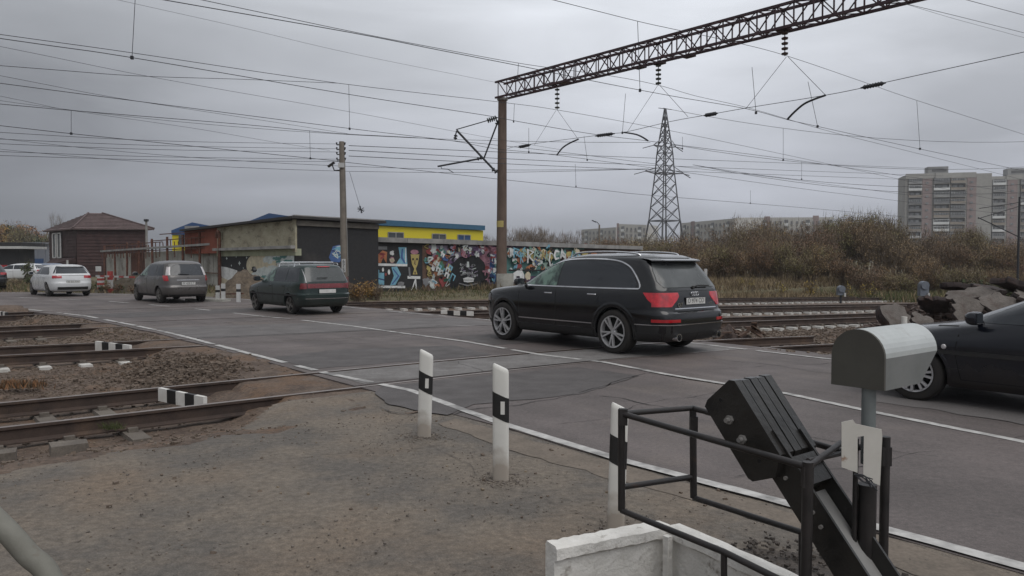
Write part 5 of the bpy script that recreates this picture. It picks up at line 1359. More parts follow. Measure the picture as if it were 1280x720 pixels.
for t0, t1, zb, zt_ in ((0.50, 0.62, 1.95, 4.6), (0.68, 0.80, 1.95, 4.6)):
    m = MB(); a_, b_ = dbk * (WL * t0) + nl * 0.10, dbk * (WL * t1) + nl * 0.10
    m.prism([a_ + Vector((0, 0, zb)), b_ + Vector((0, 0, zb)), b_ + Vector((0, 0, zt_)), a_ + Vector((0, 0, zt_))], nl * 0.06); w_ = m.build('window', m_win, hs, fixn=True)
    m = MB(); o_ = nl * 0.10
    for p, q_ in ((a_ + Vector((0, 0, zb)), a_ + Vector((0, 0, zt_))), (b_ + Vector((0, 0, zb)), b_ + Vector((0, 0, zt_))), (a_ + Vector((0, 0, zb)), b_ + Vector((0, 0, zb))), (a_ + Vector((0, 0, zt_)), b_ + Vector((0, 0, zt_)))): m.beam(p + o_, q_ + o_, 0.12, 0.12)
    m.build('window_frame', m_winframe, w_)
m = MB(); a_ = P(91.5, 337, D0 + 1.0) - h0; m.box(a_ + nl * 0.2, (0.9, 0.12, 2.0)); m.build('door', m_winframe, hs)
m = MB(); a_ = dbk * (WL * 0.0); m.prism([a_ + nl * 0.1 + Vector((0, 0, 1.3)), dbk * WL * .75 + nl * 1.4 + Vector((0, 0, 1.0)), dbk * WL * .75 + nl * 0.1 + Vector((0, 0, 1.9)), a_ + nl * 0.1 + Vector((0, 0, 1.9))], Vector((0, 0, 0.1))); m.build('porch_roof', m_slat, hs, fixn=True)

# ---- pale sheds and canopy at far left
def block(name, label, px0, px1, pyt, dep0, dep1, depth, zb, mt, roofm, cat='building', pyt2=None):
    a_, b_ = P(px0, pyt, dep0), P(px1, pyt2 or pyt, dep1); zt_ = a_.z; org_ = Vector((a_.x, a_.y, 0)); d_ = Vector((b_.x - a_.x, b_.y - a_.y, 0)); bk = Vector((-d_.y, d_.x, 0)).normalized() * depth
    r_ = thing(name, label, cat, org_)
    m = MB(); m.prism([Vector((0, 0, zb)), d_ + Vector((0, 0, zb)), d_ + Vector((0, 0, b_.z - 0.25)), Vector((0, 0, zt_ - 0.25))], bk); m.build('wall', mt, r_, fixn=True)
    m = MB(); e_ = d_.normalized() * 0.3; f_ = -bk.normalized() * 0.3
    m.prism([-e_ + f_ + Vector((0, 0, zt_ - 0.24)), d_ + e_ + f_ + Vector((0, 0, b_.z - 0.24)), d_ + e_ + f_ + Vector((0, 0, b_.z)), -e_ + f_ + Vector((0, 0, zt_))], bk * 1.05); m.build('roof', roofm, r_, fixn=True)
    return r_, d_, bk
m_pale_metal = M('pale_metal', (0.22, 0.235, 0.27), (0.18, 0.19, 0.22), scale=0.3, rough=0.6, coords='World')
r_, d_, bk = block('pale_shed', 'long pale grey metal shed behind the parked cars at the far left', -60, 66, 303, 118, 110, 14, -1, m_pale_metal, m_pale_metal)
for t in (0.62, 0.80):
    m = MB(); m.prism([d_ * t + Vector((0, 0, 0)), d_ * (t + 0.11) + Vector((0, 0, 0)), d_ * (t + 0.11) + Vector((0, 0, 1.9 if t > .7 else 1.4)), d_ * t + Vector((0, 0, 1.9 if t > .7 else 1.4))], -bk.normalized() * 0.15); m.build('door', m_blue if t > .7 else m_win, r_, fixn=True)
for i in range(14):
    m = MB(); m.beam(d_ * (i / 14) + Vector((0, 0, 0.1)) - bk.normalized() * .03, d_ * (i / 14) + Vector((0, 0, 3.7)) - bk.normalized() * .03, 0.12, 0.08); m.build('wall_rib', m_pale_metal, r_)
a_ = P(-30, 302, 92); b_ = P(27, 302, 92)
cn = thing('shop_canopy', 'dark fronted kiosk with a white flat canopy at the left edge', 'kiosk', (a_.x, a_.y, 0)); d_ = Vector((b_.x - a_.x, b_.y - a_.y, 0)); bk = Vector((-d_.y, d_.x, 0)).normalized()
m = MB(); m.prism([Vector((0, 0, 3.05)), d_ + Vector((0, 0, 3.05)), d_ + Vector((0, 0, 3.35)), Vector((0, 0, 3.35))], bk * 5); m.build('canopy', m_winframe, cn, fixn=True)
m = MB(); m.prism([Vector((0, 0, 3.36)), d_ * .98 + Vector((0, 0, 3.36)), d_ * .98 + Vector((0, 0, 3.8)), Vector((0, 0, 3.8))], bk * 4.8); m.build('fascia', m_black_wall, cn, fixn=True)
m = MB(); m.prism([bk * 1.2 + Vector((0, 0, -1)), d_ * .8 + bk * 1.2 + Vector((0, 0, -1)), d_ * .8 + bk * 1.2 + Vector((0, 0, 3.04)), bk * 1.2 + Vector((0, 0, 3.04))], bk * 3); m.build('shop_front', m_black_wall, cn, fixn=True)
m = MB(); m.prism([bk * 1.1 + Vector((0, 0, 0.3)), d_ * .55 + bk * 1.1 + Vector((0, 0, 0.3)), d_ * .55 + bk * 1.1 + Vector((0, 0, 1.1)), bk * 1.1 + Vector((0, 0, 1.1))], -bk * .1); m.build('red_panel', m_redlamp, cn, fixn=True)

# ---- rusty railings, white panels and brown doors between house and warehouse
ry = thing('rusty_railing', 'rusty steel railing and posts above a pale panel wall, left of the warehouse', 'railing', (0, 0, 0))
A = P(274, 370, 48.0); B = P(128, 370, 66.0)
for nm, z0, z1, t0, t1 in (('top_rail', 3.55, 3.55, 0.0, 0.42), ('top_rail', 3.0, 2.9, 0.40, 0.95), ('mid_rail', 3.2, 3.1, 0.0, 0.5), ('mid_rail', 2.5, 2.3, 0.0, 1.0), ('floor_beam', 2.72, 2.45, 0.0, 1.0)):
    m = MB(); a_, b_ = A.lerp(B, t0), A.lerp(B, t1); a_.z = z0; b_.z = z1; m.beam(a_, b_, 0.06 if 'rail' in nm else 0.22, 0.06 if 'rail' in nm else 0.14); m.build(nm, m_rust if 'rail' in nm else m_ledge, ry)
for i in range(34):
    t = i / 33; p = A.lerp(B, t); m = MB(); tall = i % 4 == 0
    zt_ = 3.6 - 0.7 * t if tall else 3.3 - 0.75 * t + rnd.uniform(-.15, .15)
    zb_ = 0.0 if tall else (2.6 if t < 0.45 and i % 2 else 1.7 + rnd.uniform(-.2, .3))
    m.beam((p.x, p.y, zb_), (p.x + rnd.uniform(-.05, .05), p.y, zt_), 0.12 if tall else 0.05); m.build('rail_post' if tall else 'baluster', m_rust, ry)
for t0 in (0.02,):
    p = P(275, 360, 46.5); m = MB(); m.tube(smooth_pts([(p.x - .28, p.y + .3, 3.05), (p.x - .15, p.y + .15, 3.42), (p.x, p.y, 3.3), (p.x, p.y, 3.0), (p.x, p.y, 0)], 4), 0.10, 8); m.build('bent_pipe', m_rust, ry)
pw = thing('panel_wall', 'wall of pale upright panels under the rusty railing', 'wall', (A.x, A.y, 0))
off = Vector((0.25, 0.5, 0)); dd = (B - A); dd.z = 0
for i in range(15):
    a_, b_ = dd * (i / 15 + 0.002), dd * ((i + 1) / 15 - 0.002); m = MB(); zt_ = 2.45 - 0.28 * i / 15; nrm = Vector((dd.y, -dd.x, 0)).normalized() * -0.12
    m.prism([a_ + off + Vector((0, 0, -.5)), b_ + off + Vector((0, 0, -.5)), b_ + off + Vector((0, 0, zt_)), a_ + off + Vector((0, 0, zt_))], nrm)
    m.build('wall_panel', m_rust if i in (9, 10) else m_panel_grey, pw, fixn=True)
m = MB(); a_, b_ = dd * 0.0 + off, dd * 0.62 + off; o_ = Vector((-0.12, -0.2, 0)); m.beam(a_ + o_ + Vector((0, 0, .85)), b_ + o_ + Vector((0, 0, .95)), 0.06, 0.05); m.build('rail', m_rust, pw)
pp = thing('slim_pole', 'slim pale pole in front of the right end of the brown house', 'pole', P(184, 345, 68)); pp.location.z = -0.1
m = MB(); m.tube([(0, 0, 0), (0, 0, 5.2)], 0.12, 8, r2=0.10); m.build('shaft', m_concrete, pp); m = MB(); m.box((0, 0, 5.3), (0.3, 0.3, 0.2)); m.build('cap', m_plastic, pp)
ch = thing('vent_chimney', 'white vent pipe with a cap on the garage roof', 'chimney', PN(732, 322, NW + 1.5)); z0 = ch.location.z
m = MB(); m.tube([(0, 0, -0.6), (0, 0, 0.85)], 0.13, 10); m.build('pipe', m_winframe, ch); m = MB(); m.lathe([(0.0, 1.02), (0.24, 0.92), (0.24, 0.87), (0, 0.87)], 12); m.build('cowl', m_rust, ch)

# ---- apartment blocks
m_apt = M('apartment_wall', (0.36, 0.35, 0.33), (0.31, 0.30, 0.285), scale=0.08, rough=0.9, coords='World', fine=0.08, fscale=0.7)
m_aptp = M('apartment_pink', (0.305, 0.240, 0.230), (0.25, 0.20, 0.195), scale=0.5, rough=0.9, coords='World')
m_aptd = M('recess_shade_and_strip_dark', (0.12, 0.12, 0.123), (0.09, 0.09, 0.093), scale=0.3, rough=0.7, coords='World')  # dark tone paints the shade of balcony recesses; also the roof window strip
m_bal = [M('balcony_%s' % k, v, tuple(x * .8 for x in v), scale=0.3, rough=0.8, coords='World') for k, v in dict(grey=(0.28, 0.28, 0.28), white=(0.68, 0.69, 0.69), dark=(0.19, 0.19, 0.195), tan=(0.31, 0.27, 0.23)).items()]
m_glz = M('balcony_glazing', (0.22, 0.225, 0.23), (0.12, 0.125, 0.13), (0.38, 0.38, 0.38), scale=0.8, rough=0.3, coords='World', c3scale=1.0)
m_aptf = M('far_block_wall', (0.50, 0.485, 0.46), (0.42, 0.41, 0.39), scale=0.05, rough=0.9, coords='World')
m_farwin = M('far_window', (0.20, 0.20, 0.205), (0.15, 0.15, 0.155), scale=.3, rough=.4, coords='World')
AP_D = 320.0
def apt_block(label, px0, px1, py_top, floors, layout, dep=AP_D, dpx=0.0, extra=None):
    a_, b_ = P(px0, py_top, dep), P(px1, py_top, dep - dpx); org_ = Vector((a_.x, a_.y, 0)); L_ = b_.x - a_.x
    d_ = Vector((b_.x - a_.x, b_.y - a_.y, 0)); Lw = d_.length; dn_ = d_.normalized(); nn = Vector((dn_.y, -dn_.x, 0)); zt_ = a_.z; fl = 2.8
    r_ = thing('apartment_block', label, 'apartment building', org_)
    m = MB(); m.prism([Vector((0, 0, -4)), d_ + Vector((0, 0, -4)), d_ + Vector((0, 0, zt_)), Vector((0, 0, zt_))], -nn * 13); m.build('wall', m_apt, r_, fixn=True)
    ms = {}
    for kind, t0, t1 in layout:
        w_ = (t1 - t0) * Lw; xm = (t0 + t1) / 2
        if kind == 'pink':
            m = MB(); m.prism([dn_ * (t0 * Lw) + Vector((0, 0, -3)), dn_ * (t1 * Lw) + Vector((0, 0, -3)), dn_ * (t1 * Lw) + Vector((0, 0, zt_ - 1.0)), dn_ * (t0 * Lw) + Vector((0, 0, zt_ - 1.0))], nn * 0.25); m.build('stair_panel', m_aptp, r_, fixn=True)
            for f in range(floors):
                z = zt_ - 3.4 - f * fl
                m = MB(); m.box(dn_ * (xm * Lw) + nn * 0.32 + Vector((0, 0, z)), (1.3, 0.12, 0.8)); m.build('window', m_glz, r_)
        if kind == 'bal':
            for f in range(floors):
                z = zt_ - 2.4 - f * fl; key = (round(w_, 2), rnd.randrange(4), rnd.random() < 0.62)
                if key not in ms:
                    m = MB(); rot_ = Matrix.Rotation(math.atan2(dn_.y, dn_.x), 3, 'Z')
                    def bx(c_, s_): m.box(rot_ @ Vector(c_), s_, rot_)
                    m.mi = 0; bx((0, -0.10, -0.1), (w_, 0.16, 2.5))                 # flat dark slab: the balcony recess's shade put into its colour
                    m.mi = 1; bx((0, -0.95, -0.85), (w_, 0.12, 1.0)); bx((-w_ / 2 + .08, -0.5, -0.2), (0.14, 0.85, 2.3)); bx((w_ / 2 - .08, -0.5, -0.2), (0.14, 0.85, 2.3))
                    m.mi = 2; bx((0, -0.5, -1.38), (w_ + 0.1, 1.05, 0.14))
                    if key[2]:
                        m.mi = 3; nw = 6
                        for i in range(nw): bx((-w_ / 2 + w_ * (i + .5) / nw, -0.93, 0.15), (w_ / nw - 0.22, 0.06, 0.85))
                        m.mi = 1; bx((0, -0.94, 0.68), (w_, 0.10, 0.16))
                    else:
                        m.mi = 3; bx((-w_ * .2, -0.2, 0.1), (w_ * .25, 0.08, 1.2)); bx((w_ * .2, -0.2, 0.1), (w_ * .25, 0.08, 1.2))
                    ms[key] = m.mesh('balcony', [m_aptd, m_bal[key[1]], m_apt, m_glz])
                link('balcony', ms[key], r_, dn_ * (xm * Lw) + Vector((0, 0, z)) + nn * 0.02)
        if kind == 'roofbox':
            m = MB(); m.prism([dn_ * (t0 * Lw) + Vector((0, 0, zt_ + .01)), dn_ * (t1 * Lw) + Vector((0, 0, zt_ + .01)), dn_ * (t1 * Lw) + Vector((0, 0, zt_ + 3.2)), dn_ * (t0 * Lw) + Vector((0, 0, zt_ + 3.2))], -nn * 5); rb = m.build('roof_housing', m_bal[0], r_, fixn=True)
            m = MB(); m.prism([dn_ * ((t0 + .05) * Lw) + Vector((0, 0, zt_ + 1.2)), dn_ * ((t1 - .02) * Lw) + Vector((0, 0, zt_ + 1.2)), dn_ * ((t1 - .02) * Lw) + Vector((0, 0, zt_ + 2.2)), dn_ * ((t0 + .05) * Lw) + Vector((0, 0, zt_ + 2.2))], nn * 0.1); m.build('window_strip', m_aptd, rb, fixn=True)
        if kind == 'cap':
            m = MB(); m.prism([dn_ * (t0 * Lw) + Vector((0, 0, zt_ - 1.6)), dn_ * (t1 * Lw) + Vector((0, 0, zt_ - 1.6)), dn_ * (t1 * Lw) + Vector((0, 0, zt_ + 0.5)), dn_ * (t0 * Lw) + Vector((0, 0, zt_ + 0.5))], nn * 0.35); m.build('parapet', m_aptp if rnd.random() < .3 else m_apt, r_, fixn=True)
    return r_
apt_block('tall pink and grey balcony tower block on the right skyline', 1132, 1240, 219, 12,
          [('bal', 0.035, 0.19), ('pink', 0.20, 0.315), ('bal', 0.33, 0.515), ('bal', 0.525, 0.70), ('pink', 0.72, 0.825), ('cap', 0.0, 0.33), ('cap', 0.35, 0.82), ('roofbox', 0.26, 0.50)], 320, 8)
apt_block('second tall tower block, cut off by the right edge of the photo', 1240, 1330, 220.5, 12,
          [('bal', 0.01, 0.19), ('pink', 0.22, 0.36), ('bal', 0.40, 0.62), ('bal', 0.64, 0.84), ('roofbox', 0.22, 0.55), ('cap', 0.2, 1.0)], 326, 6)
def far_block(label, px0, px1, py0, py1, d0, d1, floors, cols, pinkcols=()):
    a_, b_ = P(px0, py0, d0), P(px1, py1, d1); org_ = Vector((a_.x, a_.y, 0)); d_ = Vector((b_.x - a_.x, b_.y - a_.y, 0)); Lw = d_.length; dn_ = d_.normalized(); nn = Vector((dn_.y, -dn_.x, 0)); zt_ = a_.z; zt2 = b_.z
    r_ = thing('apartment_block', label, 'apartment building', org_)
    m = MB(); m.prism([Vector((0, 0, -4)), d_ + Vector((0, 0, -4)), d_ + Vector((0, 0, zt2)), Vector((0, 0, zt_))], -nn * 12); m.build('wall', m_aptf, r_, fixn=True)
    rot_ = Matrix.Rotation(math.atan2(dn_.y, dn_.x), 3, 'Z')
    wm = MB(); cw = Lw / cols
    m1 = MB(); m1.mi = 0; m1.box((0, 0, 0), (cw * .34, .22, 1.15), rot_); m1.mi = 1; m1.box(rot_ @ Vector((0, -.1, -.78)), (cw * .5, .3, .12), rot_); win = m1.mesh('window', [m_farwin, m_apt])
    m2 = MB(); m2.mi = 0; m2.box(rot_ @ Vector((0, .25, .1)), (cw * .74, .5, 2.0), rot_); m2.mi = 1; m2.box(rot_ @ Vector((0, -.45, -.62)), (cw * .78, .1, .95), rot_); m2.box(rot_ @ Vector((0, -.2, -1.15)), (cw * .8, .6, .12), rot_); m2.mi = 2; m2.box(rot_ @ Vector((0, -.4, .3)), (cw * .7, .05, .7), rot_)
    bal = m2.mesh('balcony', [m_farwin, m_bal[1], m_glz])
    for c_ in range(cols):
        for f in range(floors):
            t = (c_ + .5) / cols; z = zt_ + (zt2 - zt_) * t - 2.0 - f * 2.8
            isb = c_ % 4 == 1
            link('balcony' if isb else 'window', bal if isb else win, r_, dn_ * (t * Lw) + nn * 0.08 + Vector((0, 0, z)))
    if pinkcols:
        for t0, t1 in pinkcols:
            m = MB(); m.prism([dn_ * (t0 * Lw) + Vector((0, 0, -3)), dn_ * (t1 * Lw) + Vector((0, 0, -3)), dn_ * (t1 * Lw) + Vector((0, 0, zt_ + .3)), dn_ * (t0 * Lw) + Vector((0, 0, zt_ + .3))], nn * 0.07); m.build('coloured_panel', m_aptp, r_, fixn=True)
    return r_
far_block('low grey apartment block just left of the pylon', 771, 808, 280, 281, 330, 322, 6, 7, [(0.0, 0.08)])
far_block('stepped apartment block behind the street lamp, left of the pylon', 727, 770, 287, 284, 400, 350, 5, 9)
far_block('long grey apartment block to the right of the pylon', 850, 918, 279, 273, 330, 290, 6, 15, [(0.22, 0.30)])
far_block('low apartment block with balconies above the brown thicket', 920, 1041, 272, 271.5, 300, 290, 6, 18, [(0.30, 0.36), (0.80, 0.86)])
# ================================================================= roadside posts and the barrier
def d_ring(w, t, z, k, n=20, p=2.6):
    out = []
    for i in range(n):
        a = 2 * math.pi * i / n; c_, s_ = math.cos(a), math.sin(a)
        x = w / 2 * math.copysign(abs(c_) ** (2 / p), c_); y = t / 2 * math.copysign(abs(s_) ** (2 / p), s_)
        out.append(Vector((x, y, z - k * x)))
    return out
m_postp = paint('post_plastic', (0.68, 0.67, 0.63), 0.5, (0.24, 0.19, 0.145), 0.27, 0.0, 0.0)
def guide_post(px, py, ptop, label, wpx, lean=0.0, rz=-0.25):
    b_ = G(px, py); h = P(ptop[0], ptop[1], b_.y).z - b_.z; w = wpx * b_.y / F
    r_ = thing('guide_post', label, 'guide post', b_ - Vector((0, 0, 0.04)), rz, 'white guide posts with black bands')
    r_.rotation_euler = (0, lean, rz); h += 0.04
    m = MB(); rows_ = [d_ring(w, w * .42, 0, 0), d_ring(w, w * .42, h * .5, 0.0), d_ring(w, w * .42, h - 0.035, 0.42), d_ring(w * .97, w * .38, h - 0.012, 0.42), d_ring(w * .86, w * .24, h, 0.42)]
    m.grid(rows_, closed_u=True); m.f.append(tuple(len(m.v) - 20 + i for i in range(20))); m.m.append(0); m.build('post_body', m_postp, r_, smooth=40)
    m = MB(); z0, z1 = h * 0.56, h * 0.765
    m.grid([d_ring(w * 1.02, w * .45, z0, 0.42), d_ring(w * 1.02, w * .45, z1, 0.42)], closed_u=True); m.build('black_band', m_black, r_, smooth=40)
    m = MB(); m.box((w * 0.18, -w * .235, (z0 + z1) / 2 - 0.005), (w * .24, 0.008, (z1 - z0) * .52)); m.build('reflector', m_white, r_)
    return r_
guide_post(530, 546, (527, 440), 'white guide post with black band, first from the left by the road edge line', 18, 0.035)
guide_post(626, 600, (626, 458), 'white guide post with black band, middle one of the three near posts', 21, 0.0)
guide_post(769, 666, (765, 507), 'white guide post with black band right behind the black barrier cage', 22, 0.03)

POSTS = [G(530, 546), G(626, 600), G(769, 666)]
def pick_foot():
    c_ = rnd.choice(POSTS); return Vector((c_.x + rnd.gauss(0, .11), c_.y + rnd.gauss(0, .09), .0))
scatter_stones('soil_crumbs', 'crumbs of dirt gathered round the feet of the guide posts', 700, pick_foot, 0.003, 0.011, m_peb, 0.2)
# ---- steel cage around the counterweight
uF, uB = 2.56, 3.02
cg = thing('barrier_cage', 'black pipe guard cage around the barrier counterweight', 'guard cage', W(2.8, 2.2))
o0 = Vector(cg.location); m_pipe = M('pipe_black_paint', (0.012, 0.011, 0.011), (0.022, 0.018, 0.017), (0.045, 0.026, 0.018), scale=12, rough=0.5, c3scale=9, c3lo=0.62, c3hi=0.75, bump=0.1)
def pipe(nm, pts, r=0.0135, mt=m_pipe, par=cg, n=10):
    m = MB(); m.tube([Vector(p) - Vector(par.location) for p in pts], r, n); return m.build(nm, mt, par, smooth=50)
FLt, FLb = PU(777, 517, uF), PU(777, 638, uF); FRt, FRb = PU(1010, 584, uF), PU(1006, 760, uF)
BLt, BLb = PU(866, 510, uB), PU(867, 622, uB); BRt, BRb = PU(1107, 552, uB), PU(1104, 700, uB)
pipe('upright', [FLt + Vector((0, 0, .02)), FLb], 0.017); pipe('upright', [FRt + Vector((0, 0, .02)), Vector((FRb.x, FRb.y, 0.0))], 0.020)
pipe('upright', [BLt + Vector((0, 0, .01)), BLb], 0.017); pipe('upright', [BRt + Vector((0, 0, .02)), Vector((BRb.x, BRb.y, 0.1))], 0.018)
pipe('rail', [FLt, FRt]); pipe('rail', [FLb, PU(905, 690, uF), PU(1010, 742, uF)]); pipe('rail', [FLt, BLt]); pipe('rail', [PU(777, 609, uF), PU(866, 596, uB)])
pipe('rail', [BLt, PU(1052, 570 - 6, uB), BRt]); pipe('rail', [BLb, PU(1001, 665, uB), PU(1106, 706, uB)]); pipe('upright', [PU(1001, 665, uB), PU(1001, 720, uB)], 0.010)
pipe('upright', [PU(905, 688, uF), PU(905, 760, uF)], 0.013); pipe('rail', [FRt, PU(1052, 553, uB)], 0.012); pipe('rail', [PU(1010, 576, uF + .1), PU(1055, 566, uB)], 0.010)
for p, q_ in ((PU(779, 521, uF), 1), (PU(867, 530, uB), 1), (PU(1009, 596, uF), 1), (PU(1107, 570, uB), 1)):
    m = MB(); m.box(p - o0, (0.036, 0.030, 0.075)); m.build('bracket', m_pipe, cg)

# ---- counterweight: bolted stack of black plates on a channel arm
cwt = thing('barrier_counterweight', 'black slanted barrier arm with a bolted stack of counterweight plates', 'barrier', W(2.75, 1.6))
o0 = Vector(cwt.location); m_plate_k = M('cast_plate', (0.012, 0.011, 0.010), (0.022, 0.020, 0.018), (0.008, 0.008, 0.008), scale=6, rough=0.36, bump=0.2, bscale=30, c3scale=5)
m_plate_t = m_plate_k
face = [(881, 508), (884, 500), (911, 475), (918, 476), (975, 569), (969, 597), (941, 602), (935, 598)]
u0p = 2.62
fp = [PU(x, y, u0p) for x, y in face]; ctr = sum(fp, Vector()) / len(fp)
for i in range(5):
    sc_ = 1.0 if i % 2 == 0 else 0.985
    m = MB(); a_ = T * (i * 0.053); poly = [ctr + (p - ctr) * sc_ + a_ - o0 for p in fp]; m.prism(poly, T * 0.046)
    bm_o = m.build('counterweight_plate', m_plate_k, cwt, fixn=True)
for x, y in ((913, 524.5), (929, 549)):
    p = PU(x, y, u0p); rot_ = Matrix.Rotation(math.atan2(T.y, T.x), 3, 'Z')
    m = MB(); m.tube([p - T * 0.032 - o0, p + T * 0.02 - o0], 0.010, 8); m.tube([p - T * 0.014 - o0, p - T * 0.001 - o0], 0.019, 6); m.build('bolt', M('galvanised', (0.34, 0.33, 0.32), (0.20, 0.19, 0.18), scale=20, rough=0.5, metal=0.6), cwt)
def hole(x, y, r=0.008):
    p = PU(x, y, u0p); m = MB(); m.tube([p - T * 0.002 - o0, p + T * 0.003 - o0], r, 8); m.build('bolt_hole', m_wellk, cwt)
hole(901, 500); hole(949, 576)
uA = 2.665
a0, a1 = PU(972, 575, uA), PU(1100, 775, uA); ax = (a1 - a0).normalized(); up_ = T.cross(ax).normalized()
m = MB()
def armplate(u_, w, t, st, en, mt, nm):
    q0, q1 = PU(972, 575, u_), None
    d_ = ax; p0 = a0 + T * (u_ - uA) + ax * st; p1 = a0 + T * (u_ - uA) + ax * en
    m = MB(); m.beam(p0 - o0, p1 - o0, t, w, up=up_); return m.build(nm, mt, cwt)
armplate(uA, 0.125, 0.012, -0.10, 1.15, m_plate_k, 'arm_flange')
armplate(uA + 0.17, 0.125, 0.012, -0.08, 1.15, m_plate_k, 'arm_flange')
m = MB(); p0, p1 = a0 + T * 0.085 - up_ * 0.0 + ax * 0.16, a0 + T * 0.085 + ax * 1.15
m.beam(p0 - o0, p1 - o0, 0.155, 0.008, up=up_); m.build('arm_web', M('arm_grey', (0.24, 0.235, 0.225), (0.18, 0.175, 0.17), scale=6, rough=0.6), cwt)
m = MB(); m.beam(a0 + T * 0.085 + ax * 0.02 - o0, a0 + T * 0.085 + ax * 0.14 - o0, 0.155, 0.12, up=up_); m.build('arm_spacer', m_plate_k, cwt)
for x, y in ((984, 597), (1018, 640), (1028, 658)):
    p = PU(x, y, uA); m = MB(); m.tube([p - T * 0.016 - o0, p - o0], 0.008, 8); m.build('bolt', MATS['galvanised'], cwt)

# ---- signal hood on a post
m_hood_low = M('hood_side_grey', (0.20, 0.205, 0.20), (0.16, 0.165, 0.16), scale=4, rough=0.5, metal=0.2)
m_hood = M('hood_grey', (0.50, 0.52, 0.51), (0.43, 0.45, 0.44), (0.34, 0.34, 0.32), scale=4, rough=0.42, metal=0.35, c3scale=7, c3lo=0.6, c3hi=0.75, bump=0.06)
m_hood_back = M('hood_back_grey', (0.075, 0.072, 0.061), (0.062, 0.058, 0.050), scale=4, rough=0.7)
sg = thing('barrier_signal', 'grey metal signal hood like a mailbox on a black post at the road edge', 'signal', (0, 0, 0))
BRc = P(1105, 489, 2.80); wD = 0.205; hs_ = 0.118; rt = wD / 2; sg.location = (BRc.x, BRc.y, 0); o0 = Vector(sg.location)
def hp(a, b, z): return Vector((BRc.x, BRc.y, BRc.z)) + T * a + N * b + Vector((0, 0, z)) - o0
prof = [(0.0, 0.0), (0.0, hs_)] + [(rt - rt * math.cos(t), hs_ + rt * math.sin(t)) for t in [math.pi * i / 18 for i in range(1, 18)]] + [(wD, hs_), (wD, 0.0)]
m = MB(); m.prism([hp(0, b_, z_) for b_, z_ in prof], T * 0.012); m.build('hood_back', m_hood_back, sg, fixn=True)
def Lz(z):     # visor reach at a height: longest near the top of the side, cut back below
    return 0.30 + 0.14 * ease((z - 0.02) / 0.10) if z > 0.0 else 0.30
rows_ = []
for j in range(15):
    t = j / 14; rows_.append([hp(0.012 + (Lz(z_) - 0.03 * abs(b_ / wD - .5)) * t, b_, z_) for b_, z_ in prof])
ni_ = len(prof)
m = MB()
for i in range(ni_ - 1):
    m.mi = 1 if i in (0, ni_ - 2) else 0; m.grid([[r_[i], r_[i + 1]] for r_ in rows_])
m.mi = 0
inner = []
for j in range(15):
    t = j / 14; inner.append([hp(0.012 + (Lz(z_) - 0.03 * abs(b_ / wD - .5)) * t, rt + (b_ - rt) * 0.965, z_ * 0.975) for b_, z_ in prof])
m.grid(inner); m.grid([rows_[-1], inner[-1]]); m.build('hood_visor', [m_hood, m_hood_low], sg, smooth=40)
m = MB(); m.box(hp(0.10, rt, 0.005), (0.17, 0.15, 0.015), Matrix.Rotation(math.atan2(T.y, T.x), 3, 'Z')); m.build('lamp_housing', m_black, sg)
pc = P(1086, 500, 2.88); pc_ = Vector((pc.x, pc.y, 0)) - o0
zA, zB = BRc.z + 0.0, P(1086, 540, 2.88).z
m = MB(); m.tube([pc_ + Vector((0, 0, zB - 0.12)), pc_ + Vector((0, 0, zA))], 0.026, 14); m.build('upper_post', M('post_grey', (0.20, 0.22, 0.22), (0.16, 0.175, 0.175), scale=5, rough=0.5, metal=0.3), sg, smooth=50)
m = MB(); m.tube([pc_ + Vector((0, 0, -0.2)), pc_ + Vector((0, 0, P(1086, 605, 2.88).z))], 0.034, 14); m.tube([pc_ + Vector((-0.05, 0, -0.2)), pc_ + Vector((-0.045, 0, P(1086, 548, 2.88).z))], 0.010, 8); m.build('lower_post', m_pipe, sg, smooth=50)
m_wplate = M('white_sheet_metal', (0.52, 0.50, 0.46), (0.44, 0.42, 0.38), (0.22, 0.12, 0.07), scale=5, rough=0.6, c3scale=14, c3lo=0.66, c3hi=0.74)
m = MB(); dpl = 2.82
m.prism([P(x, y, dpl) - o0 for x, y in [(1052, 528), (1066, 525), (1070, 530), (1102, 537), (1103, 545), (1100, 607), (1079, 598), (1080, 545), (1072, 546), (1072, 591), (1052, 584)]], Vector((0.002, 0.006, 0)))
m.build('white_plate', m_wplate, sg, fixn=True)
m = MB()
for i in range(7):
    p = P(1070 + rnd.uniform(-3, 3), 594 + rnd.uniform(-3, 3), 2.80) - o0; q_ = P(1090 + rnd.uniform(-6, 8), 606 + rnd.uniform(-8, 8), 2.78) - o0; m.tube(smooth_pts([tuple(p), tuple((p + q_) / 2 + Vector((0, 0, rnd.uniform(-.02, .02)))), tuple(q_)], 4), 0.0022, 5)
m.build('wire_tie', m_wire, sg)

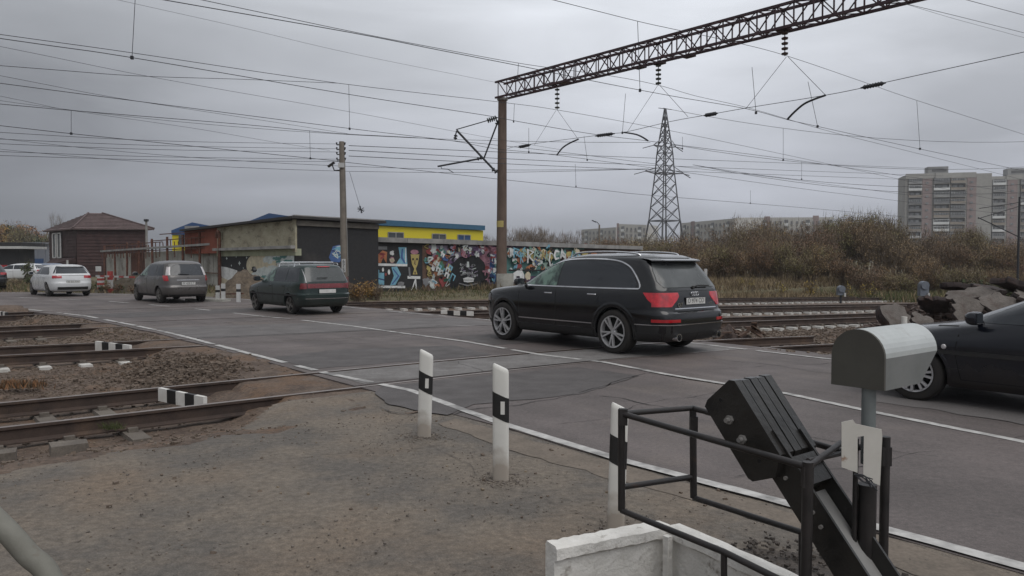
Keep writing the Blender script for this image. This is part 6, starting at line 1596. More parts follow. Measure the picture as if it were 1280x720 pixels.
# ---- whitewashed concrete box round the barrier foot
m_lime = M('whitewashed_concrete', (0.74, 0.72, 0.68), (0.60, 0.58, 0.54), (0.22, 0.19, 0.16), scale=7, rough=0.9, bump=0.6, bscale=25, c3scale=10, c3lo=0.60, c3hi=0.72)
bxx = thing('concrete_box', 'low whitewashed concrete box around the foot of the barrier', 'concrete box', W(2.9, 2.3)); o0 = Vector(bxx.location)
def cwall(A_, B_, zt_, th, inset=True):
    a_, b_ = W(A_[0], A_[1]) - o0, W(B_[0], B_[1]) - o0; d_ = (b_ - a_); L_ = d_.length; d_ = d_.normalized(); s_ = Vector((d_.y, -d_.x, 0))
    m = MB(); k_ = 22; rows_ = []
    for i in range(k_ + 1):
        p = a_ + d_ * (L_ * i / k_); j_ = lambda: rnd.uniform(-.004, .004)
        rows_.append([p + s_ * (0 + j_()) + Vector((0, 0, -.1)), p + s_ * (0 + j_()) + Vector((0, 0, zt_ - 0.075)), p + s_ * (0.022 + j_()) + Vector((0, 0, zt_ - 0.06 + j_())), p + s_ * (0.020 + j_()) + Vector((0, 0, zt_ - .01 + j_())), p + s_ * (0.005) + Vector((0, 0, zt_ + j_())),
                      p - s_ * (th - .01) + Vector((0, 0, zt_ + j_())), p - s_ * (th + j_()) + Vector((0, 0, zt_ - .015)), p - s_ * th + Vector((0, 0, -.1))])
    m.grid(rows_); k2 = 8; m.f.append(tuple(range(k2))); m.m.append(0); m.f.append(tuple(len(rows_) * k2 - 1 - i for i in range(k2))); m.m.append(0)
    m.build('box_wall', m_lime, bxx, smooth=35, fixn=True)
cwall((2.45, 2.76), (3.13, 2.62), 0.308, 0.09); cwall((3.12, 2.60), (2.90, 1.1), 0.312, 0.07)
m = MB(); m.box(W(3.055, 2.565, 0.13) - o0, (0.035, 0.035, 0.30), Matrix.Rotation(math.atan2(T.y, T.x), 3, 'Z')); m.build('corner_rib', m_lime, bxx)
o = sheet('oily_soil', [(3.12, 2.6), (3.7, 2.75), (4.2, 2.2), (4.25, 0.5), (4.0, -1.0), (3.0, -1.0), (3.0, 1.4)], M('oily_soil', (0.045, 0.038, 0.034), (0.075, 0.062, 0.052), scale=6, rough=0.9, coords='World', bump=0.7, bscale=25, fine=0.3), 0.0045, wob=0.12); struct(o)
def pick_soil():
    return W(rnd.uniform(3.0, 4.15), rnd.uniform(0.6, 2.7), 0.02)
scatter_stones('soil_clods', 'dark clods on the oily soil inside the cage', 1300, pick_soil, 0.005, 0.016, MATS['oily_soil'], 0.2)
# ---- bent grey pipe end at the lower left corner
bp = thing('bent_pipe', 'thick grey pipe end slanting into the lower left corner', 'pipe', P(20, 680, 2.0)); o0 = Vector(bp.location)
m = MB(); pts = smooth_pts([tuple(P(-150, 560, 2.15) - o0), tuple(P(-60, 602, 2.08) - o0), tuple(P(0, 655, 2.0) - o0), tuple(P(34, 692, 1.97) - o0), tuple(P(62, 722, 1.95) - o0), tuple(P(80, 800, 1.93) - o0), tuple(Vector((P(80, 800, 1.93).x, 1.93, -0.05)) - o0)], 6)
m.tube(pts, 0.028, 18); m.build('pipe_body', M('pipe_grey', (0.17, 0.165, 0.14), (0.13, 0.125, 0.105), (0.10, 0.075, 0.055), scale=6, rough=0.7, bump=0.2, c3scale=9, c3lo=0.6, c3hi=0.72), bp, smooth=60)

# ================================================================= overhead line structures
m_mast = M('mast_concrete', (0.150, 0.105, 0.082), (0.105, 0.075, 0.060), (0.18, 0.15, 0.13), scale=2.2, rough=0.9, stretch=(1, 1, .4), c3scale=1.5, c3lo=0.6, c3hi=0.8, fine=0.1)
m_truss = M('truss_red_lead', (0.055, 0.024, 0.032), (0.040, 0.022, 0.028), (0.08, 0.03, 0.03), scale=2, rough=0.7, coords='World')
m_ins = M('insulator_glass', (0.045, 0.05, 0.045), (0.03, 0.035, 0.032), rough=0.3)
m_insr = M('insulator_brown', (0.06, 0.028, 0.024), (0.04, 0.022, 0.02), rough=0.3)
mb_ = P(626, 352, 43.5); UP = UN(mb_.x, mb_.y)[0]; NP = UN(mb_.x, mb_.y)[1]; gz = elev(UP) - 0.05
po = thing('catenary_portal', 'tall railway portal with a dark red lattice beam spanning to the upper right', 'catenary portal', (mb_.x, mb_.y, gz)); o0 = Vector(po.location)
zc = PU(627, 122, UP).z       # lower chord
m = MB(); m.tube([(0.03, 0, 0), (0.10, 0, (zc - gz))], 0.31, 16, r2=0.235); mast = m.build('mast', m_mast, po, smooth=50)
m = MB(); m.lathe([(0.275, 0), (0.285, 0.0), (0.285, 0.35), (0.275, 0.35)], 16, (0.05, 0, P(626, 284, 43.5).z - gz)); m.build('painted_mark', PMS[PK.index('yellow')], mast)
m = MB(); m.box((0.25, -0.1, 0.6), (0.95, 0.9, 1.3)); m.build('footing', m_panel_grey, po)
m = MB(); m.lathe([(0, 0), (0.30, 0), (0.30, .12), (0, .12)], 16, (0.10, 0, zc - gz - 0.14)); m.build('mast_cap', m_ledge, po)
nb_end = 6.0; Lb = NP - nb_end; slope = (PU(1130, 0, UP).z - zc) / (NP - UN(PU(1130, 0, UP).x, PU(1130, 0, UP).y)[1])
bh, bw = 0.86, 0.62
def bp_(s, side, top): return Vector((0.1, 0, 0)) - N * s + T * (side * bw / 2) + Vector((0, 0, zc - gz + slope * s + (bh if top else 0)))
for side in (-1, 1):
    for top in (0, 1):
        m = MB(); m.beam(bp_(-0.25, side, top), bp_(Lb, side, top), 0.10, 0.10); m.build('chord', m_truss, po)
nbay = 36; sb = Lb / nbay
br = MB(); pst = MB()
for i in range(nbay + 1):
    s = i * sb
    for side in (-1, 1):
        m = MB(); m.beam(bp_(s, side, 0), bp_(s, side, 1), 0.05); m.build('lattice_post', m_truss, po)
        if i < nbay:
            a_, b_ = (0, 1) if i % 2 else (1, 0); m = MB(); m.beam(bp_(s, side, a_), bp_(s + sb, side, b_), 0.04); m.build('lattice_brace', m_truss, po)
    for top in (0, 1):
        pst.beam(bp_(s, -1, top), bp_(s, 1, top), 0.045)
        if i < nbay: pst.beam(bp_(s, -1 if i % 2 else 1, top), bp_(s + sb, 1 if i % 2 else -1, top), 0.03)
o = pst.build('cross_brace', m_truss, po); o['kind'] = 'stuff'
p2 = W(UP, nb_end, elev(UP) - .1); m = MB(); m.tube([p2 - o0, Vector((p2.x, p2.y, gz + zc - gz + slope * Lb)) - o0], 0.30, 16, r2=0.24); m.build('mast', m_mast, po, smooth=50)
def insulator(par, top, bot, mt, nd=5, r=0.13):
    top, bot = Vector(top), Vector(bot); m = MB(); m.tube([top, bot], 0.02, 6); d_ = (bot - top)
    for i in range(nd):
        c_ = top + d_ * ((i + .5) / nd); q_ = d_.normalized() * 0.05; pts = [c_ - q_, c_ - q_ * .2, c_ + q_ * .9, c_ + q_]
        m.tube(pts, [0.035, r, r * .9, 0.03], 12)
    return m.build('insulator', mt, par, smooth=40)
for (x, y0, y1, mt) in ((696.5, 109, 137, m_ins), (823, 79, 106.5, m_ins), (981, 38, 70, m_insr)):
    insulator(po, PU(x, y0, UP) - o0, PU(x, y1, UP) - o0, mt)
for x, y in ((690, 105), (705, 103), (800, 84), (824, 79), (980, 37), (861, 70)):
    m = MB(); m.box(PU(x, y, UP) - o0, (0.35, 0.5, 0.10), Matrix.Rotation(math.atan2(T.y, T.x), 3, 'Z')); m.build('hanger_plate', m_truss, po)
# cantilever bracket on the mast
can = MB(); D_ = 43.3
def cp(x, y): return P(x, y, D_) - o0
for nm, pts, r_ in (('stay_rod', [(622, 147), (570, 162)], 0.028), ('bracket_arm', [(571, 163), (619, 214)], 0.060), ('bracket_tie', [(622, 153), (604.5, 199)], 0.045), ('steady_boom', [(547, 208), (604, 197.5)], 0.050),
                    ('steady_hook', [(551, 207), (552, 211), (560, 211.5), (567, 216)], 0.022), ('strut_end', [(571, 163), (568.5, 172), (569, 175)], 0.035)):
    m = MB(); m.tube([cp(*p) for p in pts], r_, 8); m.build(nm, m_wire, po)
insulator(po, cp(621, 147), cp(609, 151), m_ins, 5, 0.15); insulator(po, cp(622, 216), cp(615, 211), m_wire, 2, 0.13)
insulator(po, cp(603, 197), cp(596, 199), m_wire, 2, 0.10); insulator(po, cp(570, 168), cp(569, 174), m_wire, 2, 0.11); insulator(po, cp(622.5, 150), cp(620.5, 156), m_wire, 2, 0.1)

# ---- wires
def wire_pts(pts, n0=None, u0=None, ext=(0, 0), sub=5):
    f_ = (lambda p: PN(p[0], p[1], n0)) if n0 is not None else (lambda p: PU(p[0], p[1], u0))
    q_ = [f_(p) for p in pts]
    if ext[0]: q_.insert(0, q_[0] + (q_[0] - q_[1]).normalized() * ext[0])
    if ext[1]: q_.append(q_[-1] + (q_[-1] - q_[-2]).normalized() * ext[1])
    return smooth_pts([tuple(p) for p in q_], sub) if len(q_) > 2 else q_
def wire(label, pts, n0=None, u0=None, ext=(0, 0), r=0.014, name='overhead_wire', group='overhead wires above the railway', sub=5):
    P_ = wire_pts(pts, n0, u0, ext, sub); o_ = Vector(P_[len(P_) // 2])
    m = MB(); m.tube([Vector(p) - o_ for p in P_], r * .72, 4, caps=False); ob = m.build(name, m_wire, None); ob.location = o_
    return tag(ob, label, 'wire', group)
n1, n2, n3, n4, n5 = 16.4, 22.9, 29.7, 37.0, 10.5
wire('contact wire held by the long curved arm below the rightmost insulator', [(206, 0), (440, 41), (551, 63), (658, 84), (740, 101), (840, 120), (933, 136), (984, 149.5), (1022, 158), (1149, 186), (1263, 210)], n1, ext=(12, 60), r=0.013)
wire('carrying wire hung from the rightmost brown insulator', [(692, 0), (795, 26), (840, 36), (919, 53), (984, 70), (1081, 103), (1146, 125.5), (1280, 168)], n1, ext=(12, 60), r=0.013)
wire('upper carrying wire hung from the middle insulator', [(253, 0), (440, 39.5), (551, 61), (658, 80.5), (764, 95), (823, 106.5), (870, 120), (940, 136), (1040, 165), (1140, 190)], n2, ext=(12, 60), r=0.014)
wire('contact wire below the middle insulator', [(0, 48), (165, 72), (440, 118.6), (606, 144), (654, 153), (744, 168), (809, 176), (861, 183), (1000, 201), (1129, 220)], n2, ext=(12, 80), r=0.014)
wire('carrying wire hung from the leftmost insulator near the mast', [(0, 43), (165, 66), (423, 104), (620, 127), (697, 137.5), (826, 161), (961, 189), (1129, 225)], n3, ext=(12, 80), r=0.015)
wire('contact wire held by the arm beside the mast', [(0, 104), (137, 122), (440, 161), (565, 176), (620, 186), (696, 194), (860, 216), (1011, 237), (1130, 252)], n3, ext=(12, 80), r=0.015)
wire('thin slack wire crossing over the others at upper left', [(0, 58), (199, 98), (433, 139), (600, 170), (700, 187)], 33.0, ext=(14, 0), r=0.010)
wire('nearly level wire ending at a clamp near the concrete pole', [(0, 82), (165, 94.5), (300, 99), (423, 104)], 27.0, ext=(14, 0), r=0.012)
wire('wire merging with its neighbour at the left edge', [(0, 94.5), (127, 119), (240, 137), (345, 153), (440, 168)], 33.0, ext=(14, 0), r=0.010)
wire('upper wire of the pair above the concrete pole', [(0, 130), (89, 138), (309, 156), (426, 167), (545, 174), (700, 190), (812, 204), (970, 222), (1130, 243)], 35.0, ext=(14, 70), r=0.017)
wire('lower wire of the pair above the concrete pole', [(0, 157), (89, 167), (254, 184), (419, 201), (434, 203), (606, 222), (764, 239), (812, 244), (1020, 261), (1140, 272)], 35.0, ext=(14, 70), r=0.017)
wire('faint thin wire along the top left of the sky', [(148, 0), (300, 34), (440, 67), (620, 103)], 31.0, ext=(14, 0), r=0.008)
wire('faint wire drooping across the left sky', [(0, 120), (86, 137.5), (240, 160), (345, 178), (412, 188)], 36.0, ext=(14, 0), r=0.009)
wire('upper right wire leaving the lattice beam', [(1125, 3), (1200, 21), (1280, 41)], 10.5, ext=(10, 40), r=0.011)
wire('second right wire leaving the lattice beam', [(1125, 3), (1195, 24), (1280, 47)], 10.5, ext=(10, 40), r=0.007)
wire('short wire across the top right corner', [(1209, 0), (1280, 19)], 8.0, ext=(14, 40), r=0.010)
for k_, (ya, yb, yc) in enumerate([(166, 176, 186), (179, 186, 188), (188, 196, 199), (193, 198, 203)]):
    wire('one of the thin wires running in to the top of the concrete pole', [(0, ya), (200, yb), (412 + 8, yc)], None, None) if False else None
pole = G(431, 371); PD = 33.6
pole = P(431, 360, PD); pole.z = elev(UN(pole.x, pole.y)[0]) - 0.1
def pole_wire(y0, y1, ye, lab):
    a_, b_, c_ = P(-40, y0, 24), P(200, y1, 27.5), P(424, ye, PD - .2); pts = smooth_pts([tuple(a_), tuple(b_), tuple(c_)], 8); o_ = Vector(pts[8])
    m = MB(); m.tube([Vector(p) - o_ for p in pts], 0.0075, 4, caps=False); ob = m.build('power_wire', m_wire); ob.location = o_; tag(ob, lab, 'wire', 'power wires running into the concrete pole')
for a_ in ((163, 176, 180), (172, 182, 186), (178, 187, 190), (188, 196, 199), (193, 200, 202)): pole_wire(*a_, 'thin power wire running from the left into the top of the concrete pole')
def pole_wire2(y1, ye, lab):
    a_, b_, c_ = P(436, ye, PD + .2), P(800, y1, 52), P(1180, y1 + 14, 90); pts = smooth_pts([tuple(a_), tuple(b_), tuple(c_)], 8); o_ = Vector(pts[8])
    m = MB(); m.tube([Vector(p) - o_ for p in pts], 0.014, 4, caps=False); ob = m.build('power_wire', m_wire); ob.location = o_; tag(ob, lab, 'wire', 'power wires leaving the concrete pole')
for y1_, y2_, w_ in ((197, 182, 'uppermost'), (206, 188, 'middle'), (212, 195, 'lowest')): pole_wire2(y1_, y2_, w_ + ' of the three power wires leaving the concrete pole to the right')
# far pylon conductors
def pylon_wire(x0, y0, x1, y1, sag, d0, d1, r=0.05):
    a_, b_ = P(x0, y0, d0), P(x1, y1, d1); pts = []
    for i in range(13):
        t = i / 12; p = a_.lerp(b_, t); p.z -= sag * 4 * t * (1 - t); pts.append(p)
    o_ = pts[6].copy(); m = MB(); m.tube([p - o_ for p in pts], r, 4, caps=False); ob = m.build('pylon_conductor', m_wire); ob.location = o_
    tag(ob, 'thin high voltage conductor strung from the lattice pylon', 'wire', 'conductors strung from the pylon')
for x, y, x1, y1 in ((813, 178, -40, 120), (811, 211, -40, 168), (842, 181, 1330, 205), (866, 206, 1330, 226), (866, 206, 1330, 238), (811, 211, -40, 182), (829, 135, 1330, 175)): pylon_wire(x, y, x1, y1, 3.0, 168, 190, 0.045)
# cross span between masts with insulator sausages
cs = [(634, 186), (654, 181.5), (756, 168), (782, 165), (840, 151.5), (888, 143), (933, 135), (1032, 119), (1091, 107), (1111, 102), (1280, 65)]
wire('cross wire tying the contact wires together under the lattice beam', cs, u0=UP - 0.4, ext=(0, 8), r=0.016, group='cross wires under the lattice beam', sub=4)
def sausage(x0, y0, x1, y1, lab):
    a_, b_ = PU(x0, y0, UP - .4), PU(x1, y1, UP - .4); r_ = thing('rod_insulator', lab, 'insulator', (a_ + b_) / 2); o_ = (a_ + b_) / 2; m = MB()
    k_ = 9; pts = [a_.lerp(b_, i / (2 * k_)) - o_ for i in range(2 * k_ + 1)]; m.tube(pts, [0.03 if (i < 2 or i > 2 * k_ - 2) else (0.085 if i % 2 else 0.055) for i in range(2 * k_ + 1)], 10); m.build('rod', m_wire, r_, smooth=30)
sausage(648, 184, 663, 181, 'short rod insulator on the cross wire just right of the mast'); sausage(744, 170, 768, 167, 'rod insulator on the cross wire left of the pylon top')
sausage(880, 144.5, 897, 141.5, 'rod insulator on the cross wire right of the pylon top'); sausage(1076, 110, 1107, 103.5, 'largest rod insulator, on the cross wire at upper right')
def reg_arm(pts, lab):
    q_ = [PU(x, y, UP - .3) for x, y in pts]; o_ = q_[0].copy(); P_ = smooth_pts([tuple(p - o_) for p in q_], 4); m = MB(); m.tube(P_, 0.038, 6); ob = m.build('steady_arm', m_wire); ob.location = o_; tag(ob, lab, 'steady arm', 'steady arms holding the contact wires')
reg_arm([(984, 149.5), (993, 140), (1005, 130), (1018, 124), (1032, 119)], 'large bent steady arm under the rightmost insulator')
reg_arm([(696, 194), (703, 185), (712, 179), (723, 174)], 'bent steady arm right of the mast'); reg_arm([(780, 165.5), (795, 168), (804, 172), (810, 176)], 'bent steady arm just left of the pylon top')
def vwire(x0, y0, x1, y1, lab, **k):
    a_, b_ = PU(x0, y0, UP - .1), PU(x1, y1, UP - .1); o_ = a_.copy(); m = MB(); m.tube([a_ - o_, b_ - o_], 0.010, 4, caps=False); ob = m.build('stay_wire', m_wire); ob.location = o_; tag(ob, lab, 'wire', 'slanting stays below the insulators')
for a_ in ((983, 71, 933, 135), (985, 71, 1032, 119), (695, 138, 668, 181), (697, 138, 722, 173), (822, 107, 784, 165), (825, 107, 860, 146)): vwire(*a_, 'thin slanting stay from a hanging insulator down to the cross wire')
def dropper(x0, y0, x1, y1, n0, lab='thin vertical dropper between two overhead wires'):
    a_, b_ = PN(x0, y0, n0), PN(x1, y1, n0); o_ = a_.copy(); m = MB(); m.tube([a_ - o_, b_ - o_], 0.009, 4, caps=False); m.box((b_ - o_), (0.07, 0.07, 0.09)); ob = m.build('dropper', m_wire); ob.location = o_; tag(ob, lab, 'wire', 'droppers between the overhead wires')
for a_ in ((169, -2, 165, 72, 22.9), (436, 106, 437, 161, 29.7), (89, 138, 89, 167, 35), (387, 163, 388, 198, 35), (648, 79, 647, 98, 22.9), (643, 130, 642, 152, 29.7), (797, 27, 800, 113, 16.4), (782, 117, 778, 166, 22.9), (661, 160, 661, 190, 29.7),
           (940, 84, 945, 141, 16.4), (1010, 102, 1022, 158, 16.4), (1146, 126, 1150, 186, 16.4), (1002, 202, 1002, 224, 29.7), (979, 160, 979, 200, 22.9), (853, 171, 853, 186, 29.7), (730, 170, 734, 200, 29.7), (719, 205, 720, 233, 35), (938, 238, 938, 254, 35)): dropper(*a_)

# ---- concrete pole
pl = thing('concrete_pole', 'slim concrete power pole with a small white number plate, behind the green estate car', 'pole', pole); H_ = P(428, 177, PD).z - pole.z
lean = (P(428, 177, PD).x - P(432, 372, PD).x)
m_cpole = M('pole_concrete', (0.20, 0.175, 0.145), (0.15, 0.13, 0.11), scale=3, rough=0.9)
m = MB(); m.tube([(0.0, 0, 0), (lean, 0, H_)], 0.16, 12, r2=0.115); m.build('shaft', m_cpole, pl, smooth=50)
def pl_(y): t = 1 - (y - 177) / 195; return Vector((lean * t, 0, P(428, y, PD).z - pole.z))
for y in (181, 187, 193, 200):
    m = MB(); c_ = pl_(y); m.beam(c_ + Vector((-.22, 0.02, 0)), c_ + Vector((.14, .02, 0)), 0.04); 
    for dx in (-.22, .14): m.tube([c_ + Vector((dx, 0, 0.0)), c_ + Vector((dx, 0, .10))], [0.02, 0.04], 8)
    m.build('crossarm', m_wire, pl)
m = MB(); m.box(pl_(207) + Vector((0, -.17, 0)), (0.26, 0.06, 0.20)); m.build('junction_box', m_winframe, pl)
m = MB(); m.tube([pl_(213) + Vector((-.1, -.05, 0)), pl_(214) + Vector((-.32, -.1, .02)), pl_(206) + Vector((-.42, -.1, 0))], 0.03, 6); m.box(pl_(206) + Vector((-.45, -.1, 0)), (0.34, 0.16, 0.08), Matrix.Rotation(R(-35), 3, 'Y')); m.build('lamp', m_plastic, pl)
m = MB(); m.tube([pl_(199) + Vector((.12, -.02, 0)), pl_(330) + Vector((.17, -.05, 0)), pl_(345) + Vector((.17, -.05, 0))], 0.02, 6); m.build('cable', m_concrete, pl)
m = MB(); m.box(pl_(332) + Vector((0.02, -.20, 0)), (0.17, 0.02, 0.58)); np_ = m.build('number_plate', m_winframe, pl)
for k_, ch_ in enumerate('675'):
    me = text_mesh(ch_, 0.22, 0.002); me.materials.append(m_ink); link('numeral', me, np_, pl_(332) + Vector((0.02, -.214, .18 - .18 * k_)), (R(90), 0, 0))
m = MB(); m.tube([pl_(346), Vector((0, 0, 0.05))], 0.175, 12); m.build('painted_base', M('faded_red_paint', (0.17, 0.060, 0.065), (0.17, 0.12, 0.11), scale=3, rough=0.9), pl)
a_ = P(437, 215, 33.6); pts = [a_, P(451, 262, 33.6)]; m = MB(); o_ = a_.copy(); m.tube([p - o_ for p in pts], 0.008, 4, caps=False); 
for k_ in range(7):
    c_ = pts[1] - o_; an = rnd.uniform(0, 6.3); m.tube([c_ - Vector((math.cos(an), 0, math.sin(an))) * .16, c_ + Vector((math.cos(an), 0, math.sin(an))) * .16], 0.014, 4)
ob = m.build('hanging_tangle', m_wire); ob.location = o_; tag(ob, 'dark tangle of wire dangling beside the concrete pole', 'wire')

# ---- lattice pylon
PYD = 165.0; pb_ = P(830, 340, PYD); pb_.z = -2.2
py_ = thing('lattice_pylon', 'grey steel lattice high voltage pylon above the bushes', 'pylon', pb_, R(28)); HT = P(829, 136, PYD).z - pb_.z
m_py = M('pylon_steel', (0.10, 0.10, 0.11), (0.07, 0.07, 0.078), scale=0.5, rough=0.7, coords='World')
def pw_(z):  # half width at height
    t = z / HT; return lerp_tab([(0, 3.9), (0.34, 2.35), (0.62, 1.45), (0.75, 1.15), (0.85, .72), (1.0, .10)], t)
lv = [0, .10, .20, .34, .42, .49, .56, .62, .68, .74, .79, .84, .88, .92, .96, 1.0]
for (sx_, sy_) in ((1, 1), (1, -1), (-1, -1), (-1, 1)):
    m = MB()
    for a_, b_ in zip(lv, lv[1:]):
        z0, z1 = a_ * HT, b_ * HT; m.beam((sx_ * pw_(z0), sy_ * pw_(z0), z0), (sx_ * pw_(z1), sy_ * pw_(z1), z1), 0.26 if a_ < .34 else 0.18)
    m.build('leg', m_py, py_)
cn4 = [(1, 1), (1, -1), (-1, -1), (-1, 1)]
for a_, b_ in zip(lv, lv[1:]):
    m = MB(); z0, z1 = a_ * HT, b_ * HT; w0, w1 = pw_(z0), pw_(z1)
    for k_ in range(4):
        p, q_ = cn4[k_], cn4[(k_ + 1) % 4]
        m.beam((p[0] * w0, p[1] * w0, z0), (q_[0] * w1, q_[1] * w1, z1), 0.12); m.beam((q_[0] * w0, q_[1] * w0, z0), (p[0] * w1, p[1] * w1, z1), 0.12)
        if b_ in (.20, .34, .62, .74, .84): m.beam((p[0] * w1, p[1] * w1, z1), (q_[0] * w1, q_[1] * w1, z1), 0.2 if b_ in (.20, .34, .62) else 0.12)
    m.build('lattice_panel', m_py, py_)
for t, ln in ((0.62, 5.2), (0.775, 3.0)):
    z = t * HT; w_ = pw_(z)
    for s_ in (-1, 1):
        m = MB()
        for yy in (-1, 1): m.beam((s_ * w_, yy * w_, z), (s_ * ln, 0, z + .25), 0.14); m.beam((s_ * w_, yy * w_, z + 1.3), (s_ * ln, 0, z + .3), 0.10)
        m.tube([(s_ * ln, 0, z + .2), (s_ * (ln + 2.4), 0.6, z - .5)], 0.09, 6); m.tube([(s_ * ln, 0, z + .2), (s_ * ln * .9, -2.4, z - .4)], 0.09, 6); m.build('crossarm', m_py, py_)
m = MB(); m.beam((-1.8, 0, HT), (1.8, 0, HT), 0.12); m.build('top_bar', m_py, py_)
# street lamp and its neighbour in the distance
sl = thing('street_lamp', 'distant street lamp with a single arm left of the pylon', 'street lamp', P(749, 330, 120)); sl.location.z = -1.5; hh_ = P(749, 281, 120).z + 1.5
m = MB(); m.tube([(0, 0, 0), (0, 0, hh_)], 0.2, 8, r2=.13); m.build('shaft', m_cpole, sl); m = MB(); m.tube([(0, 0, hh_), (-0.35, 0, hh_ + .4), (-0.7, 0, hh_ + .55)], 0.06, 6); m.box((-0.85, 0, hh_ + .55), (0.7, 0.25, 0.14), Matrix.Rotation(R(25), 3, 'Y')); m.build('lamp_head', m_wire, sl)
for (x, yt, dep, lab) in ((1272, 282, 60, 'dark slim pole at the far right in front of the tower block'),):
    q_ = P(x, 350, dep); r_ = thing('utility_pole', lab, 'pole', (q_.x, q_.y, -1.3)); hh_ = P(x, 246, dep).z + 1.3; m = MB(); m.tube([(0, 0, 0), (0, 0, hh_)], 0.10, 8, r2=.07); m.build('shaft', m_wire, r_)
    m = MB(); m.tube([(-3.2, 0, hh_ - 1.6), (0.2, 0, hh_ - 3.2)], 0.04, 6); m.tube([(-3.1, 0, hh_ - .9), (0.2, 0, hh_ - 0.4)], 0.03, 6); m.tube([(-3.2, 0, hh_ - 1.7), (0.1, 0, hh_ - .7)], 0.03, 6); m.build('bracket', m_wire, r_)

# ---- distant barrier posts across the road, white stub posts, dwarf signals
m_redp = M('red_paint', (0.34, 0.045, 0.04), (0.26, 0.04, 0.035), scale=3, rough=0.6)
def striped_post(px, dep, y0, y1, segs_, lab, w=0.2):
    b_ = P(px, 360, dep); b_.z = elev(UN(b_.x, b_.y)[0]) - .05; r_ = thing('striped_post', lab, 'striped post', b_); zt_, zb = P(px, y0, dep).z - b_.z, 0.0
    k_ = len(segs_)
    for i, c_ in enumerate(segs_):
        z1, z0 = zt_ - (zt_ - zb) * i / k_, zt_ - (zt_ - zb) * (i + 1) / k_; m = MB(); m.box((0, 0, (z0 + z1) / 2), (w, w, z1 - z0 - .004)); m.build('stripe', m_redp if c_ == 'r' else m_winframe, r_)
    return r_
striped_post(126, 42, 345, 368, 'wrwrwrw', 'thick red and white striped post behind the white hatchback', 0.26)
striped_post(138, 41, 339, 368, 'rrwwr', 'red topped post with a white middle beside the striped post', 0.20)
q_ = P(123, 336, 42.3); r_ = thing('white_sign', 'small blank white square sign above the striped post', 'sign', (q_.x, q_.y, 0)); m = MB(); m.box((0, 0, q_.z), (0.30, 0.03, 0.28)); m.build('panel', m_winframe, r_); m = MB(); m.tube([(0, .03, -.1), (0, .03, q_.z)], 0.03, 6); m.build('stake', m_rust, r_)
a_, b_ = P(120, 345, 41.6), P(168, 346.5, 39); r_ = thing('barrier_boom', 'far red and white barrier boom lying level behind the grey minivan', 'barrier', a_); 
for i in range(8):
    m = MB(); m.beam((b_ - a_) * (i / 8), (b_ - a_) * ((i + 1) / 8 - .002), 0.06, 0.09); m.build('stripe', m_redp if i % 2 else m_winframe, r_)
a_, b_ = P(150, 346, 40.5), P(163, 355, 39.5); 
for (x, yt, yb, dep, lab) in ((272, 357, 377, 31.8, 'leftmost small white stub post beside the dirt mound'), (279, 354.5, 377, 31.4, 'second small white stub post beside the dirt mound'), (298, 355, 378, 30.9, 'small white stub post just in front of the green estate car')):
    q_ = P(x, 360, dep); r_ = thing('stub_post', lab, 'guide post', (q_.x, q_.y, -0.05), 0, 'small white stub posts across the road'); zt_ = P(x, yt, dep).z + .05
    m = MB(); m.box((0, 0, zt_ * .30), (0.15, 0.08, zt_ * .6)); m.box((0, 0, zt_ * .87), (0.15, 0.08, zt_ * .26)); m.build('post_body', m_winframe, r_); m = MB(); m.box((0, 0, zt_ * .67), (0.153, 0.083, zt_ * .14)); m.build('band', m_black, r_)
a_, b_ = P(268, 368, 32.2), P(303, 367, 30.9); r_ = thing('red_chain_bar', 'thin dark red bar joining the small white stub posts', 'bar', a_); m = MB(); m.beam((0, .08, 0), b_ - a_ + Vector((0, .08, 0)), .05); m.build('bar', m_rust, r_)
q_ = P(286, 377, 31.6); r_ = thing('kerb_slab', 'pale low concrete slab under the small white stub posts', 'slab', (q_.x, q_.y, 0)); m = MB(); m.box((-.9, .1, .03), (1.9, .5, .14), Matrix.Rotation(R(-20), 3, 'Z')); m.build('slab', m_panel_grey, r_)
def dwarf(px, py0, py1, dep, lab):
    q_ = P(px, 360, dep); z0 = elev(UN(q_.x, q_.y)[0]) - .3; zt_ = P(px, py0, dep).z; r_ = thing('dwarf_signal', lab, 'rail signal', (q_.x, q_.y, z0)); h_ = zt_ - z0
    m = MB(); m.tube([(0, 0, 0), (0, 0, h_ * .6)], .07, 8); m.build('stem', m_wire, r_)
    m = MB(); m.box((0, 0, h_ * .72), (0.42, .3, h_ * .4)); m.lathe([(0, -.22), (.20, -.22), (.21, .10), (0, .14)], 14, (0, 0, h_ * .88), 'Y'); m.build('head', M('signal_grey', (0.15, 0.17, 0.20), (0.11, 0.125, 0.15), rough=.6), r_, smooth=40)
    m = MB(); m.box((0.17, -.2, h_ * .55), (0.10, 0.06, 0.22)); m.build('white_tag', m_winframe, r_)
dwarf(1154, 352, 367, 38, 'round headed grey dwarf signal beside the rubble heap'); dwarf(1051, 358.5, 371, 46, 'small grey dwarf signal in front of the dry grass')
q_ = G(1131, 410); q_ = P(1131, 360, 16.6); r_ = thing('stub_post', 'single white stub post in front of the rubble heap, over the saloon bonnet', 'guide post', (q_.x, q_.y, -0.2)); m = MB(); m.tube([(0, 0, 0), (0, 0, P(1131, 396, 16.6).z + .2)], 0.062, 10); m.build('post_body', m_white, r_, smooth=50)
q_ = P(882, 340, 36); r_ = thing('marker_post', 'pale marker post sticking up right behind the black SUV tailgate', 'post', (q_.x, q_.y, -0.5)); m = MB(); m.box((0, 0, (P(882, 336, 36).z + .5) / 2), (0.13, 0.1, P(882, 336, 36).z + .5)); m.build('post_body', m_winframe, r_)

